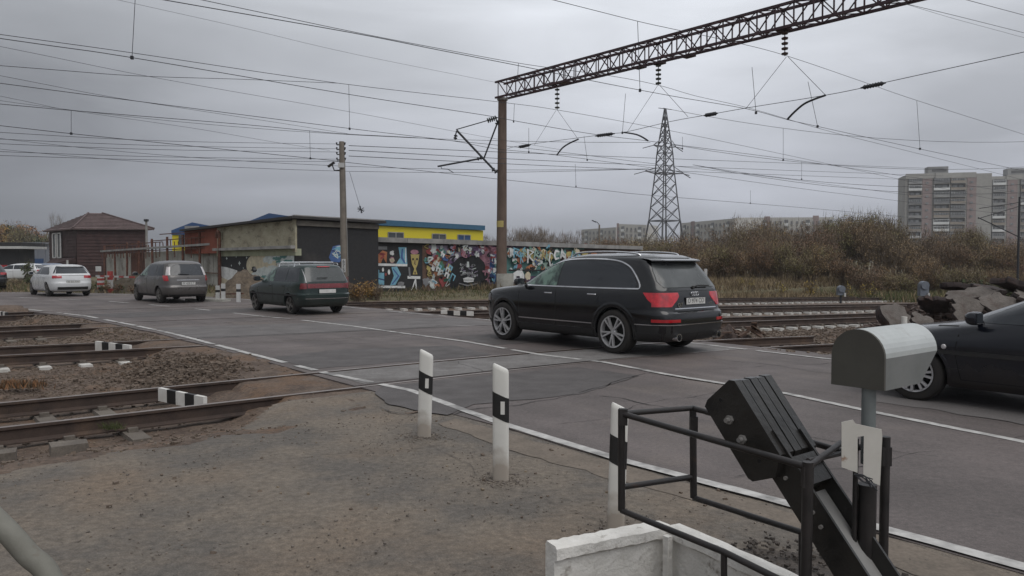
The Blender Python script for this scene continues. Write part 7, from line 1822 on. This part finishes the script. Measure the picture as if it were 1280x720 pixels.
# ================================================================= rubble, mound, debris
m_slab = M('broken_asphalt', (0.128, 0.112, 0.100), (0.085, 0.073, 0.065), (0.06, 0.040, 0.032), scale=3, rough=0.9, bump=0.6, bscale=20, c3scale=2, fine=0.2, fscale=25)
m_slab_d = M('broken_asphalt_underside', (0.040, 0.028, 0.026), (0.024, 0.018, 0.018), (0.06, 0.035, 0.028), scale=6, rough=0.95, bump=0.9, bscale=15, c3scale=5)
def slab(c_, sx_, sy_, t, rot_, lab, mt=None):
    r_ = thing('asphalt_slab', lab, 'asphalt slab', c_, 0, 'broken asphalt slabs in the heap'); k_ = 26; sd = rnd.uniform(0, 50)
    sx_ *= .76; sy_ *= .76; t *= .62
    E_ = Matrix.Rotation(R(rot_[2]), 3, 'Z') @ Matrix.Rotation(R(rot_[1]), 3, 'Y') @ Matrix.Rotation(R(rot_[0]), 3, 'X')
    corners = sorted(rnd.uniform(0, 6.28) for _ in range(6)); ring = []
    for i in range(k_):
        a = 2 * math.pi * i / k_; q = .86 + .34 * fbm(math.cos(a) * 1.6, math.sin(a) * 1.6, 1, 2, sd) + .20 * fbm(math.cos(a) * 5, math.sin(a) * 5, 1, 2, sd + 3)
        q *= 1 / max(abs(math.cos(a)) ** 3 + abs(math.sin(a)) ** 3, .3) ** .33; ring.append((math.cos(a) * sx_ * q, math.sin(a) * sy_ * q))
    m = MB(); rows_ = []
    for j, (s_, z_) in enumerate(((0.02, .5), (0.35, .5), (0.7, .5), (.93, .5), (.985, .46), (1.01, .05), (.98, -.4), (.90, -.5), (.6, -.62), (0.3, -.65), (0.02, -.6))):
        row = []
        for x, y in ring:
            px_, py_ = x * s_, y * s_; z = z_ * t + (.05 if j < 4 else .11) * t * 2 * fbm(px_, py_, 5, 3, sd); e_ = .05 * fbm(px_ * 2, py_ * 2 + z_ * 3, 4, 2, sd + 7) if 2 < j < 9 else 0
            row.append(E_ @ Vector((px_ * (1 + e_), py_ * (1 + e_), z)))
        rows_.append(row)
    for j in range(10): m.mi = 0 if j < 4 else 1; m.grid([rows_[j], rows_[j + 1]], closed_u=True)
    m.build('slab', [mt or m_slab, m_slab_d], r_, smooth=30)
def sp3(px, py, dep): return P(px, py, dep)
slabs = [(1122, 404, 17.0, .72, .62, .34, (50, 0, 30), 'flat grey sloping slab at the left end of the heap'), (1168, 380, 17.8, .50, .36, .20, (-40, 25, 10), 'broken slab with a dark hollow below it'),
         (1212, 368, 17.6, .78, .40, .12, (24, -10, -12), 'thin slab lying across the top of the heap'), (1212, 389, 16.7, .52, .42, .16, (56, 8, -8), 'smooth pale slab tilted towards the bonnet'),
         (1196, 358, 18.4, .60, .28, .20, (-10, 6, 15), 'dark crumbling slab on the crest'), (1232, 361, 18.2, .55, .30, .20, (8, 12, -20), 'dark slab beneath the crest at the right'),
         (1266, 357, 17.4, .50, .34, .24, (-15, 20, 5), 'black lump of asphalt at the right end'), (1246, 380, 16.8, .6, .45, .18, (40, -8, 10), 'slab half hidden by the saloon roof'),
         (1152, 402, 16.6, .36, .28, .16, (35, 25, -30), 'small slab low in the middle of the heap'), (1288, 376, 17.0, .7, .5, .22, (30, 0, 40), 'slab at the far right under the dark lump')]
DARK_S = (4, 5, 6)
for i_, s_ in enumerate(slabs): slab(sp3(*s_[:3]), s_[3], s_[4], s_[5], s_[6], s_[7], m_slab_d if i_ in DARK_S else None)
def mound(name, label, cat, c_, rx, ry, h, mt, seed, rough=0.25, kind=None, ang=0.0):
    m = MB(); rows_ = []; k_ = 40
    for j in range(17):
        t = j / 16; rr_ = 1 - t; row = []
        for i in range(k_):
            a = 2 * math.pi * i / k_; q = 1 + .18 * fbm(math.cos(a) * 1.5, math.sin(a) * 1.5, 1, 2, seed)
            x, y = math.cos(a) * rx * rr_ * q, math.sin(a) * ry * rr_ * q; z = h * (1 - rr_ ** 1.5) * (1 + rough * fbm(x, y, 1.3, 3, seed)) + .10 * rough * fbm(x, y, 5, 3, seed) * 4 * min(1, t * 4)
            row.append(Vector((x * math.cos(ang) - y * math.sin(ang), x * math.sin(ang) + y * math.cos(ang), z - .05)))
        rows_.append(row)
    m.grid(rows_, closed_u=True); o_ = m.build(name, mt, None, smooth=60); o_.location = c_; tag(o_, label, cat); 
    return o_
m_rub = M('rubble_soil', (0.075, 0.052, 0.044), (0.040, 0.028, 0.025), (0.11, 0.09, 0.08), scale=5, rough=0.95, bump=1.0, bscale=14, c3scale=4, fine=.4, fscale=20)
q_ = P(1215, 360, 18.6); mound('rubble_heap', 'heap of dark rubble and broken asphalt at the right beside the tracks', 'rubble heap', (q_.x, q_.y, -0.25), 2.5, 1.15, 1.02, m_rub, 3, .7, ang=R(15))
m_rubst = M('rubble_stone', (0.085, 0.060, 0.050), (0.045, 0.030, 0.026), (0.13, .11, .10), scale=3, rough=.95, coords='World', c3scale=4)
def pick_rub():
    a = rnd.uniform(0, 6.28); r0 = math.sqrt(rnd.random()); x = math.cos(a) * 2.7 * r0; y = math.sin(a) * 1.4 * r0; return Vector((q_.x + x, q_.y + y, -.22 + 1.0 * (1 - r0 ** 1.5) + rnd.random() * .12))
scatter_stones('rubble_stones', 'loose dark stones and asphalt crumbs over the rubble heap', 5200, pick_rub, 0.02, 0.09, m_rubst)
m_clay = M('mound_clay', (0.115, 0.088, 0.062), (0.080, 0.062, 0.046), scale=2.5, rough=0.95, bump=.9, bscale=8, fine=.3, fscale=10)
q2 = P(309, 360, 35.5); mound('dirt_mound', 'brown dirt mound behind the green estate car, below the moon mural', 'dirt mound', (q2.x, q2.y, -0.05), 1.75, 1.5, 1.28, m_clay, 8, .35)
q3 = P(165, 360, 42.5); mound('dirt_mound', 'low overgrown dark bank behind the grey minivan and far barrier', 'dirt mound', (q3.x, q3.y, -0.05), 2.2, 1.5, .85, M('bank_soil', (0.06, 0.048, 0.033), (0.045, 0.036, 0.025), (0.085, 0.08, .04), scale=2, rough=.95, bump=.8, bscale=6), 5, .5)
# brown debris of planks and scrap between road edge and tracks, behind the SUV
m_plank = M('old_plank', (0.105, 0.062, 0.042), (0.060, 0.038, 0.030), (0.16, 0.12, 0.09), scale=3, rough=.9, stretch=(1, 8, 8))
dc = P(916, 415, 17.6)
for i in range(16):
    c_ = dc + Vector((rnd.uniform(-.5, .5), rnd.uniform(-.4, .4), rnd.uniform(-.15, .15))); a, b_ = rnd.uniform(0, 6.28), rnd.uniform(-.7, .7); L_ = rnd.uniform(.25, .7); d_ = Vector((math.cos(a) * math.cos(b_), math.sin(a) * math.cos(b_), math.sin(b_))) * L_ / 2
    m = MB(); m.beam(-d_, d_, rnd.uniform(.05, .12), rnd.uniform(.02, .05)); o_ = m.build('wood_scrap', m_plank); o_.location = c_; tag(o_, 'broken brown plank in the scrap pile behind the SUV bumper', 'plank', 'scrap planks beside the rails')
mound('scrap_heap', 'low brown heap of scrap behind the rear bumper of the black SUV', 'scrap heap', (dc.x, dc.y, elev(UN(dc.x, dc.y)[0]) - .22), .62, .5, .42, m_rub, 12, .6)
# concrete lumps beside the nearest rail
for x, y, s_, lab in ((86, 561, .20, 'grey concrete block half sunk beside the nearest rail'), (4, 572, .14, 'small concrete lump at the left edge beside the nearest rail')):
    c_ = G(x, y, -.10); m = MB(); m.box((0, 0, 0), (s_ * 1.5, s_, .12), Matrix.Rotation(R(38), 3, 'Z'), jit=.02); o_ = m.build('concrete_block', m_sleeper); o_.location = c_; tag(o_, lab, 'concrete block')
# ================================================================= vegetation
def leafy(nm, base, mats_w): return None
m_bark = M('shrub_bark', (0.155, 0.115, 0.080), (0.105, 0.080, 0.058), scale=3, rough=.95)
LEAFC = dict(brown=((0.225, 0.135, 0.060), (0.145, 0.090, 0.046)), russet=((0.190, 0.100, 0.055), (0.125, 0.070, 0.044)), olive=((0.205, 0.175, 0.072), (0.145, 0.125, 0.055)), tan=((0.26, 0.180, 0.095), (0.180, 0.128, 0.072)), green=((0.066, 0.080, 0.030), (0.045, 0.055, 0.022)),
             gold=((0.29, 0.165, 0.050), (0.20, 0.115, 0.040)), grey=((0.17, 0.145, 0.135), (0.13, 0.11, 0.105)), yellow=((0.30, 0.22, 0.04), (0.20, 0.14, 0.035)), darkgreen=((0.062, 0.085, 0.038), (0.045, 0.062, 0.030)))
ML = {k: M('foliage_' + k, v[0], v[1], scale=1.3, rough=.9, randval=.16, fine=.25, fscale=3) for k, v in LEAFC.items()}
VEG = {}
def bush_mesh(kind, colour, seed, h=1.0, w=.8, nl=1500, nt=420, ls=.035, tw=.004, openness=.5, stems=6, shape='shrub'):
    """unit-height shrub: stems, twigs and leaf flakes in uneven clumps"""
    rs = random.Random(seed); tk = MB(); cr_ = MB()
    cl = []
    for i in range(stems):
        a = rs.uniform(0, 6.28); r0 = w * .5 * rs.uniform(.15, .8) if shape == 'shrub' else w * .10 * rs.random(); top = Vector((math.cos(a) * r0, math.sin(a) * r0, h * rs.uniform(.55, .98)))
        base = Vector((math.cos(a) * r0 * .25, math.sin(a) * r0 * .25, 0)); mid = base.lerp(top, .5) + Vector((rs.uniform(-.05, .05), rs.uniform(-.05, .05), 0)) * w
        tk.tube([base, mid, top], [.014 * h, .009 * h, .003 * h], 4, caps=False)
        for k in range(7):
            t = rs.uniform(.3, 1.0); p = base.lerp(top, t); a2 = rs.uniform(0, 6.28); ln = rs.uniform(.08, .26) * w * (1.25 - t * .5); q = p + Vector((math.cos(a2) * ln, math.sin(a2) * ln, ln * rs.uniform(.4, 1.3)))
            tk.tube([p, q], [.005 * h, .002 * h], 3, caps=False); cl.append((q, rs.uniform(.06, .15) * (w + h) / 2))
    if shape == 'tree':
        for k in range(30):
            a, b = rs.uniform(0, 6.28), rs.uniform(-.6, 1.2); r0 = rs.random() ** .5 * w * .48
            p = Vector((math.cos(a) * r0 * math.cos(b), math.sin(a) * r0 * math.cos(b), h * (.62 + .32 * math.sin(b)))); cl.append((p, rs.uniform(.06, .14)))
            tk.tube([Vector((0, 0, h * .3)), p * .6 + Vector((0, 0, h * .15)), p], [.008, .005, .002], 3, caps=False)
    V = cr_.v; Fc = cr_.f
    for i in range(nl):
        c_, r_ = cl[rs.randrange(len(cl))]; d = Vector((rs.gauss(0, 1), rs.gauss(0, 1), rs.gauss(0, .8))); p = c_ + d * r_ * .55
        if p.z < .02: p.z = .02 + rs.random() * .1
        s = ls * rs.uniform(.5, 1.3); a, b = rs.uniform(0, 6.28), rs.uniform(-1.2, 1.2); e1 = Vector((math.cos(a) * math.cos(b), math.sin(a) * math.cos(b), math.sin(b))) * s; e2 = Vector((-math.sin(a), math.cos(a), rs.uniform(-.8, .8))) * s * .55
        k = len(V); V.extend([tuple(p - e1), tuple(p + e2), tuple(p + e1), tuple(p - e2)]); Fc.append((k, k + 1, k + 2, k + 3)); cr_.m.append(0)
    for i in range(nt):
        c_, r_ = cl[rs.randrange(len(cl))]; p = c_ + Vector((rs.gauss(0, .5), rs.gauss(0, .5), rs.gauss(0, .5))) * r_; a = rs.uniform(0, 6.28); ln = rs.uniform(.05, .16) * h; q = p + Vector((math.cos(a) * ln * .45, math.sin(a) * ln * .45, ln)); s = Vector((-math.sin(a), math.cos(a), 0)) * tw
        k = len(V); V.extend([tuple(p - s), tuple(p + s), tuple(q)]); Fc.append((k, k + 1, k + 2)); cr_.m.append(1)
    cr_.m = cr_.m[:len(Fc)]
    return tk.mesh('branches', m_bark), cr_.mesh('crown', [ML[colour], m_bark])
def plant(kind, name, label, cat, loc, size, width=None, rz=None, group=None):
    if kind not in VEG: return
    tkm, crm = VEG[kind]; r_ = thing(name, label, cat, loc, rnd.uniform(0, 6.28) if rz is None else rz, group); r_.scale = (width or size, width or size, size)
    link('trunk' if 'tree' in name else 'branches', tkm, r_); link('crown', crm, r_); return r_
for i, (k, c_) in enumerate([('s_brown', 'brown'), ('s_russet', 'russet'), ('s_olive', 'olive'), ('s_tan', 'tan'), ('s_brown2', 'brown'), ('s_green', 'green')]): VEG[k] = bush_mesh(k, c_, 10 + i, nl=3200, nt=1500, ls=.015, tw=.0026, stems=11, w=.9)
for i, (k, c_) in enumerate([('b_brown', 'brown'), ('b_russet', 'russet'), ('b_olive', 'olive'), ('b_tan', 'tan'), ('b_gold', 'gold')]): VEG[k] = bush_mesh(k, c_, 50 + i, nl=1100, nt=1700, ls=.014, tw=.0022, stems=13, w=.95)
VEG['t_olive'] = bush_mesh('t', 'olive', 31, nl=2600, nt=1500, ls=.015, tw=.003, stems=8, shape='tree', w=.85)
VEG['t_gold'] = bush_mesh('t', 'gold', 32, nl=3000, nt=500, ls=.026, tw=.003, stems=4, shape='tree', w=.8)
VEG['t_dgreen'] = bush_mesh('t', 'darkgreen', 33, nl=3000, nt=400, ls=.028, tw=.003, stems=4, shape='tree', w=.75)
VEG['t_bare'] = bush_mesh('t', 'grey', 34, nl=150, nt=1100, ls=.010, tw=.0028, stems=6, shape='tree', w=.9)
VEG['w_red'] = bush_mesh('w', 'russet', 35, nl=350, nt=120, ls=.05, tw=.008, stems=8)
VEG['w_gold'] = bush_mesh('w', 'gold', 36, nl=350, nt=120, ls=.05, tw=.008, stems=8)
VEG['w_yellow'] = bush_mesh('w', 'yellow', 37, nl=110, nt=160, ls=.04, tw=.007, stems=7)
VEG['w_tan'] = bush_mesh('w', 'tan', 38, nl=200, nt=220, ls=.03, tw=.008, stems=9)
VEG['w_green'] = bush_mesh('w', 'green', 39, nl=300, nt=100, ls=.06, tw=.008, stems=7)
TINT = dict(b_brown='thin brown', b_russet='thin russet', b_olive='thin olive', b_tan='thin tan', b_gold='thin golden', s_brown='dull brown', s_russet='reddish russet', s_olive='olive tinted', s_tan='pale tan', s_brown2='dark brown', s_green='greenish', t_olive='olive leaved')
def near_what(px):
    for x, w_ in ((905, 'just right of the SUV roof'), (960, 'under the left half of the long apartment block'), (1030, 'under the right half of the long apartment block'), (1090, 'left of the gap before the tower blocks'), (1135, 'just left of the tower blocks'),
                  (1190, 'below the left half of the first tower block'), (1240, 'below the right half of the first tower block'), (9999, 'below the second tower block')):
        if px < x: return w_
def ground_at(x, y): u_, n_ = UN(x, y); return gh(u_, n_) - 0.05
SKY = [(855, 318), (868, 306), (885, 300), (900, 291), (915, 284), (930, 277), (945, 281), (960, 280), (975, 285), (990, 283), (1005, 286), (1020, 284), (1035, 275), (1050, 272), (1065, 270), (1080, 271), (1095, 268), (1110, 274), (1122, 283), (1132, 296),
       (1145, 303), (1158, 292), (1170, 290), (1185, 294), (1200, 287), (1212, 285), (1225, 292), (1240, 303), (1255, 298), (1270, 302), (1290, 300), (1310, 298), (1335, 300)]
back_kinds = ['b_brown', 'b_russet', 'b_olive', 'b_tan', 'b_gold', 'b_tan']
for (px, pyt) in SKY:
    dep = rnd.uniform(82, 92); b_ = P(px, 360, dep); z_ = ground_at(b_.x, b_.y); hh_ = (P(px, pyt, dep).z - z_) * .95
    kd = 't_olive' if 1030 < px < 1130 or 1195 < px < 1230 else rnd.choice(back_kinds)
    if kd.startswith('t_'): plant(kd, 'willow_tree', 'tall olive leaved tree ' + near_what(px), 'tree', (b_.x, b_.y, z_), hh_ * 1.03, hh_ * .95, group='taller trees at the back of the thicket')
    else: plant(kd, 'thicket_shrub', 'tall ' + TINT[kd] + ' back row shrub ' + near_what(px), 'shrub', (b_.x, b_.y, z_), hh_ * 1.04, 6.0, group='tall shrubs in the back row of the thicket')
for i in range(44):
    px = 862 + i * 11.2 + rnd.uniform(-5, 5); dep = rnd.uniform(66, 80); b_ = P(px, 360, dep); z_ = ground_at(b_.x, b_.y)
    pyt = lerp_tab(SKY, px) + rnd.uniform(8, 26); hh_ = P(px, pyt, dep).z - z_
    kd = rnd.choice(['b_brown', 'b_tan', 's_brown', 's_russet', 's_tan', 's_olive'])
    plant(kd, 'thicket_shrub', 'mid height ' + TINT[kd] + ' thicket shrub ' + near_what(px), 'shrub', (b_.x, b_.y, z_), hh_ * 1.05, 4.6, group='shrubs in the middle of the thicket')
for i in range(40):
    px = 866 + i * 12.0 + rnd.uniform(-6, 6); dep = rnd.uniform(58, 66); b_ = P(px, 360, dep); z_ = ground_at(b_.x, b_.y)
    kd = rnd.choice(['s_brown', 's_tan', 's_brown2', 's_olive'])
    plant(kd, 'thicket_shrub', 'low ' + TINT[kd] + ' front row shrub ' + near_what(px), 'shrub', (b_.x, b_.y, z_), rnd.uniform(1.9, 3.3), 3.2, group='low shrubs along the front of the thicket')
for px, py, kd, lab in ((925, 340, 'w_yellow', 'left'), (940, 342, 'w_yellow', ''), (975, 342, 'w_yellow', ''), (1008, 341, 'w_yellow', ''), (1016, 343, 'w_yellow', ''), (1060, 344, 'w_yellow', ''), (1090, 345, 'w_yellow', ''), (1078, 347, 'w_yellow', ''), (1235, 346, 'w_green', ''), (1215, 347, 'w_green', ''), (1250, 347, 'w_green', ''), (1265, 349, 'w_green', '')):
    dep = 52; b_ = P(px, 360, dep); z_ = ground_at(b_.x, b_.y); hh_ = P(px, py - 3, dep).z - z_
    if kd == 'w_yellow': hh_ *= .72
    if kd == 'w_yellow': plant(kd, 'yellow_shrub', 'small yellow leaved shrub in the dry grass before the thicket', 'shrub', (b_.x, b_.y, z_), hh_, hh_ * .9, group='small yellow shrubs in the dry grass')
    else: plant(kd, 'green_shrub', 'fresh green shrub behind the rubble heap', 'shrub', (b_.x, b_.y, z_), hh_, hh_ * 1.1, group='green shrubs behind the rubble heap')
# low distant scrub and bare trees left of the pylon
for i in range(16):
    px = 742 + i * 8.5 + rnd.uniform(-3, 3); dep = rnd.uniform(95, 120); b_ = P(px, 360, dep); z_ = -1.9
    plant(rnd.choice(['s_brown', 's_tan', 's_olive', 's_russet']), 'thicket_shrub', 'distant brown shrub below the pylon and the apartment blocks', 'shrub', (b_.x, b_.y, z_), P(px, rnd.uniform(298, 307), dep).z - z_, 7, group='distant shrubs below the pylon')
for px, pyt in ((640, 290), (652, 289), (664, 288), (674, 291), (685, 293), (694, 295), (603, 297), (612, 299), (704, 299), (718, 292), (560, 299), (655, 293), (668, 294)):
    dep = rnd.uniform(170, 200); b_ = P(px, 360, dep); z_ = -2; hh_ = P(px, pyt, dep).z - z_
    plant('t_bare', 'bare_tree', 'leafless grey tree far off behind the graffiti wall', 'tree', (b_.x, b_.y, z_), hh_, hh_ * 1.1, group='leafless trees far behind the graffiti wall')
for i, (px, pyt, kd) in enumerate([(-14, 281, 't_gold'), (-2, 279, 't_gold'), (8, 283, 't_dgreen'), (17, 284, 't_dgreen'), (26, 285, 't_olive'), (31, 281, 't_gold'), (40, 292, 't_dgreen'), (48, 295, 't_dgreen'), (56, 293, 't_gold'), (63, 294, 't_olive'), (75, 292, 't_dgreen'), (2, 290, 't_gold'), (22, 292, 't_gold')]):
    dep = rnd.uniform(165, 190); b_ = P(px, 360, dep); z_ = -1; hh_ = P(px, pyt, dep).z - z_
    lab = {'t_gold': 'golden autumn tree behind the pale shed', 't_dgreen': 'dark green tree behind the pale shed', 't_olive': 'olive green tree behind the pale shed'}[kd]
    plant(kd, 'autumn_tree', lab, 'tree', (b_.x, b_.y, z_), hh_, hh_ * 1.0, group=lab.replace('tree', 'trees'))
q_ = P(73, 360, 95); plant('t_bare', 'bare_tree', 'small dark bush-topped tree sticking up behind the brown house', 'tree', (q_.x, q_.y, 0), P(73, 273, 95).z, 3.2)
# weeds at the foot of the black gable and by the lot
for i in range(15):
    px = 440 + i * 2.4 + rnd.uniform(-2, 2); dep = rnd.uniform(33.5, 36.5); b_ = P(px, 360, dep); z_ = ground_at(b_.x, b_.y)
    plant(rnd.choice(['w_red', 'w_gold', 'w_tan']), 'red_weed', 'reddish autumn weed at the foot of the black wall', 'weed', (b_.x, b_.y, z_), rnd.uniform(.55, .95), .8, group='reddish weeds at the foot of the black wall')
for i in range(10):
    b_ = P(14 + i * 9 + rnd.uniform(-3, 3), 360, 52 + rnd.uniform(-3, 3)); plant(rnd.choice(['w_green', 'w_tan', 'w_gold']), 'roadside_weed', 'green brown weed on the verge behind the queue at the far left', 'weed', (b_.x, b_.y, -.05), rnd.uniform(.5, .9), 1.0, group='weeds on the far left verge')
for i in range(9):
    b_ = P(112 + i * 7 + rnd.uniform(-3, 3), 360, 41.5 + rnd.uniform(-1.5, 1.5)); plant(rnd.choice(['w_green', 'w_tan', 'w_red']), 'roadside_weed', 'weed round the far barrier posts behind the grey minivan', 'weed', (b_.x, b_.y, -.05), rnd.uniform(.35, .7), .7, group='weeds round the far barrier posts')
b_ = P(36, 360, 60); plant('w_green', 'roadside_weed', 'leafy green bush between the white parked car and the kiosk', 'shrub', (b_.x, b_.y, 0), 1.9, 1.4)
# grass: uncountable blades
def grass(name, label, cnt, pick, h0, h1, mats_, wbl=0.012):
    m = MB()
    V, Fc, Mi = m.v, m.f, m.m
    for i in range(cnt):
        p = pick()
        if p is None: continue
        h_ = rnd.uniform(h0, h1); a = rnd.uniform(0, 6.28); w_ = wbl * rnd.uniform(.6, 1.4); dx, dy = math.cos(a) * w_, math.sin(a) * w_; lx, ly = rnd.gauss(0, .3) * h_, rnd.gauss(0, .3) * h_
        k = len(V); V.extend([(p.x - dx, p.y - dy, p.z), (p.x + dx, p.y + dy, p.z), (p.x + lx * .5 + dx * .6, p.y + ly * .5 + dy * .6, p.z + h_ * .6), (p.x + lx, p.y + ly, p.z + h_)]); Fc.append((k, k + 1, k + 2)); Fc.append((k, k + 2, k + 3)); mi = rnd.randrange(len(mats_)); Mi.append(mi); Mi.append(mi)
    o_ = m.build(name, mats_); return tag(o_, label, None, None, 'stuff')
g_dry = M('dry_grass', (0.26, 0.20, 0.115), (0.19, 0.145, 0.085), scale=1.0, rough=.9, coords='World'); g_grn = M('green_grass', (0.085, 0.095, 0.030), (0.062, 0.072, 0.026), scale=1.0, rough=.9, coords='World'); g_brn = M('brown_grass', (0.105, 0.072, 0.042), (0.080, 0.055, 0.034), scale=1.0, rough=.9, coords='World')
def pk(u0, u1, n0, n1, dens=None):
    def f_():
        u_, n_ = rnd.uniform(u0, u1), rnd.uniform(n0, n1)
        if dens and fbm(u_, n_, dens, 2, 4) < rnd.uniform(-.5, .4): return None
        return W(u_, n_, (gh(u_, n_) if n_ > 30.8 else bed_h(u_, n_)) - .01, False)
    return f_
grass('grass', 'short green and dry grass in front of the graffiti wall', 15000, pk(13.5, 36, 30.6, NW - .05, .5), .05, .20, [g_dry, g_grn, g_brn, g_grn], .014)
grass('grass', 'tall dry grass at the very foot of the graffiti wall', 5000, pk(13.5, 46, NW - 1.2, NW - .05, .5), .15, .42, [g_dry, g_brn, g_grn], .014)
grass('grass', 'pale dry grass between the farthest track and the thicket', 46000, pk(26, 76, 27.2, 46), .2, .6, [g_dry, g_dry, g_dry, g_brn], .026)
grass('grass', 'greener grass behind the rubble heap at the right', 7000, pk(50, 72, 20, 30), .3, .8, [g_grn, g_grn, g_dry], .03)
grass('grass', 'thin weeds along the tracks left of the road', 2600, lambda: (lambda u_, n_: W(u_, n_, bed_h(u_, n_) - .01, False) if u_ < u_near(n_) - .3 and fbm(u_, n_, .8, 2) > .12 else None)(rnd.uniform(-3, 4.4), rnd.uniform(18, 30)), .03, .12, [g_grn, g_dry], .006)
grass('grass', 'verge grass on the far side of the road at the left', 9000, lambda: (lambda p: Vector((p.x, p.y, -.05)))(P(rnd.uniform(-30, 290), 360, rnd.uniform(40, 60))), .08, .3, [g_grn, g_dry, g_brn], .02)
# orange tuft by the third rail, dry leaves
def pick_orange():
    c_ = G(22, 489, -.2); return Vector((c_.x + rnd.gauss(0, .22), c_.y + rnd.gauss(0, .10), c_.z + .05 + rnd.random() * .03))
m_orng = M('orange_straw', (0.24, 0.12, 0.055), (0.17, 0.085, 0.04), scale=5, rough=.9, coords='World')
grass('dry_straw', 'orange brown straw lying on the gravel at the left edge', 420, pick_orange, .06, .12, [m_orng, g_brn], .012)
def pick_tuft():
    c_ = G(141, 536, -.12); return Vector((c_.x + rnd.gauss(0, .06), c_.y + rnd.gauss(0, .03), c_.z))
grass('grass', 'tiny green tuft growing beside the nearest rail', 160, pick_tuft, .03, .09, [g_grn], .004)
m_leaf = M('fallen_leaf', (0.22, 0.18, 0.13), (0.15, 0.11, 0.075), scale=9, rough=.8, coords='World')
def pick_leaf():
    u_, n_ = rnd.uniform(-2.5, 4.5), rnd.uniform(1.5, 11.5); return W(u_, n_, max(bed_h(u_, n_) if n_ > 7.4 else -1, ap_h(u_, n_) if n_ < 8.9 else -1) + .004, False)
scatter_stones('fallen_leaves', 'small yellow brown fallen leaves and litter on the dirt', 150, pick_leaf, 0.005, 0.013, m_leaf, .45)

# ---- thin autumn haze over the whole place
hz_ = bpy.data.materials.new('haze_air'); hz_.use_nodes = True; hn = hz_.node_tree.nodes; hn.remove(hn['Principled BSDF'])
pv = hn.new('ShaderNodeVolumePrincipled'); pv.inputs['Color'].default_value = (0.93, 0.96, 1.0, 1); pv.inputs['Density'].default_value = 0.0003; pv.inputs['Anisotropy'].default_value = 0.0
hz_.node_tree.links.new(pv.outputs[0], hn['Material Output'].inputs['Volume'])
m = MB(); m.box((20, 250, 22), (900, 620, 56)); o = m.build('haze', hz_); o['kind'] = 'stuff'; o['label'] = 'thin grey autumn haze'
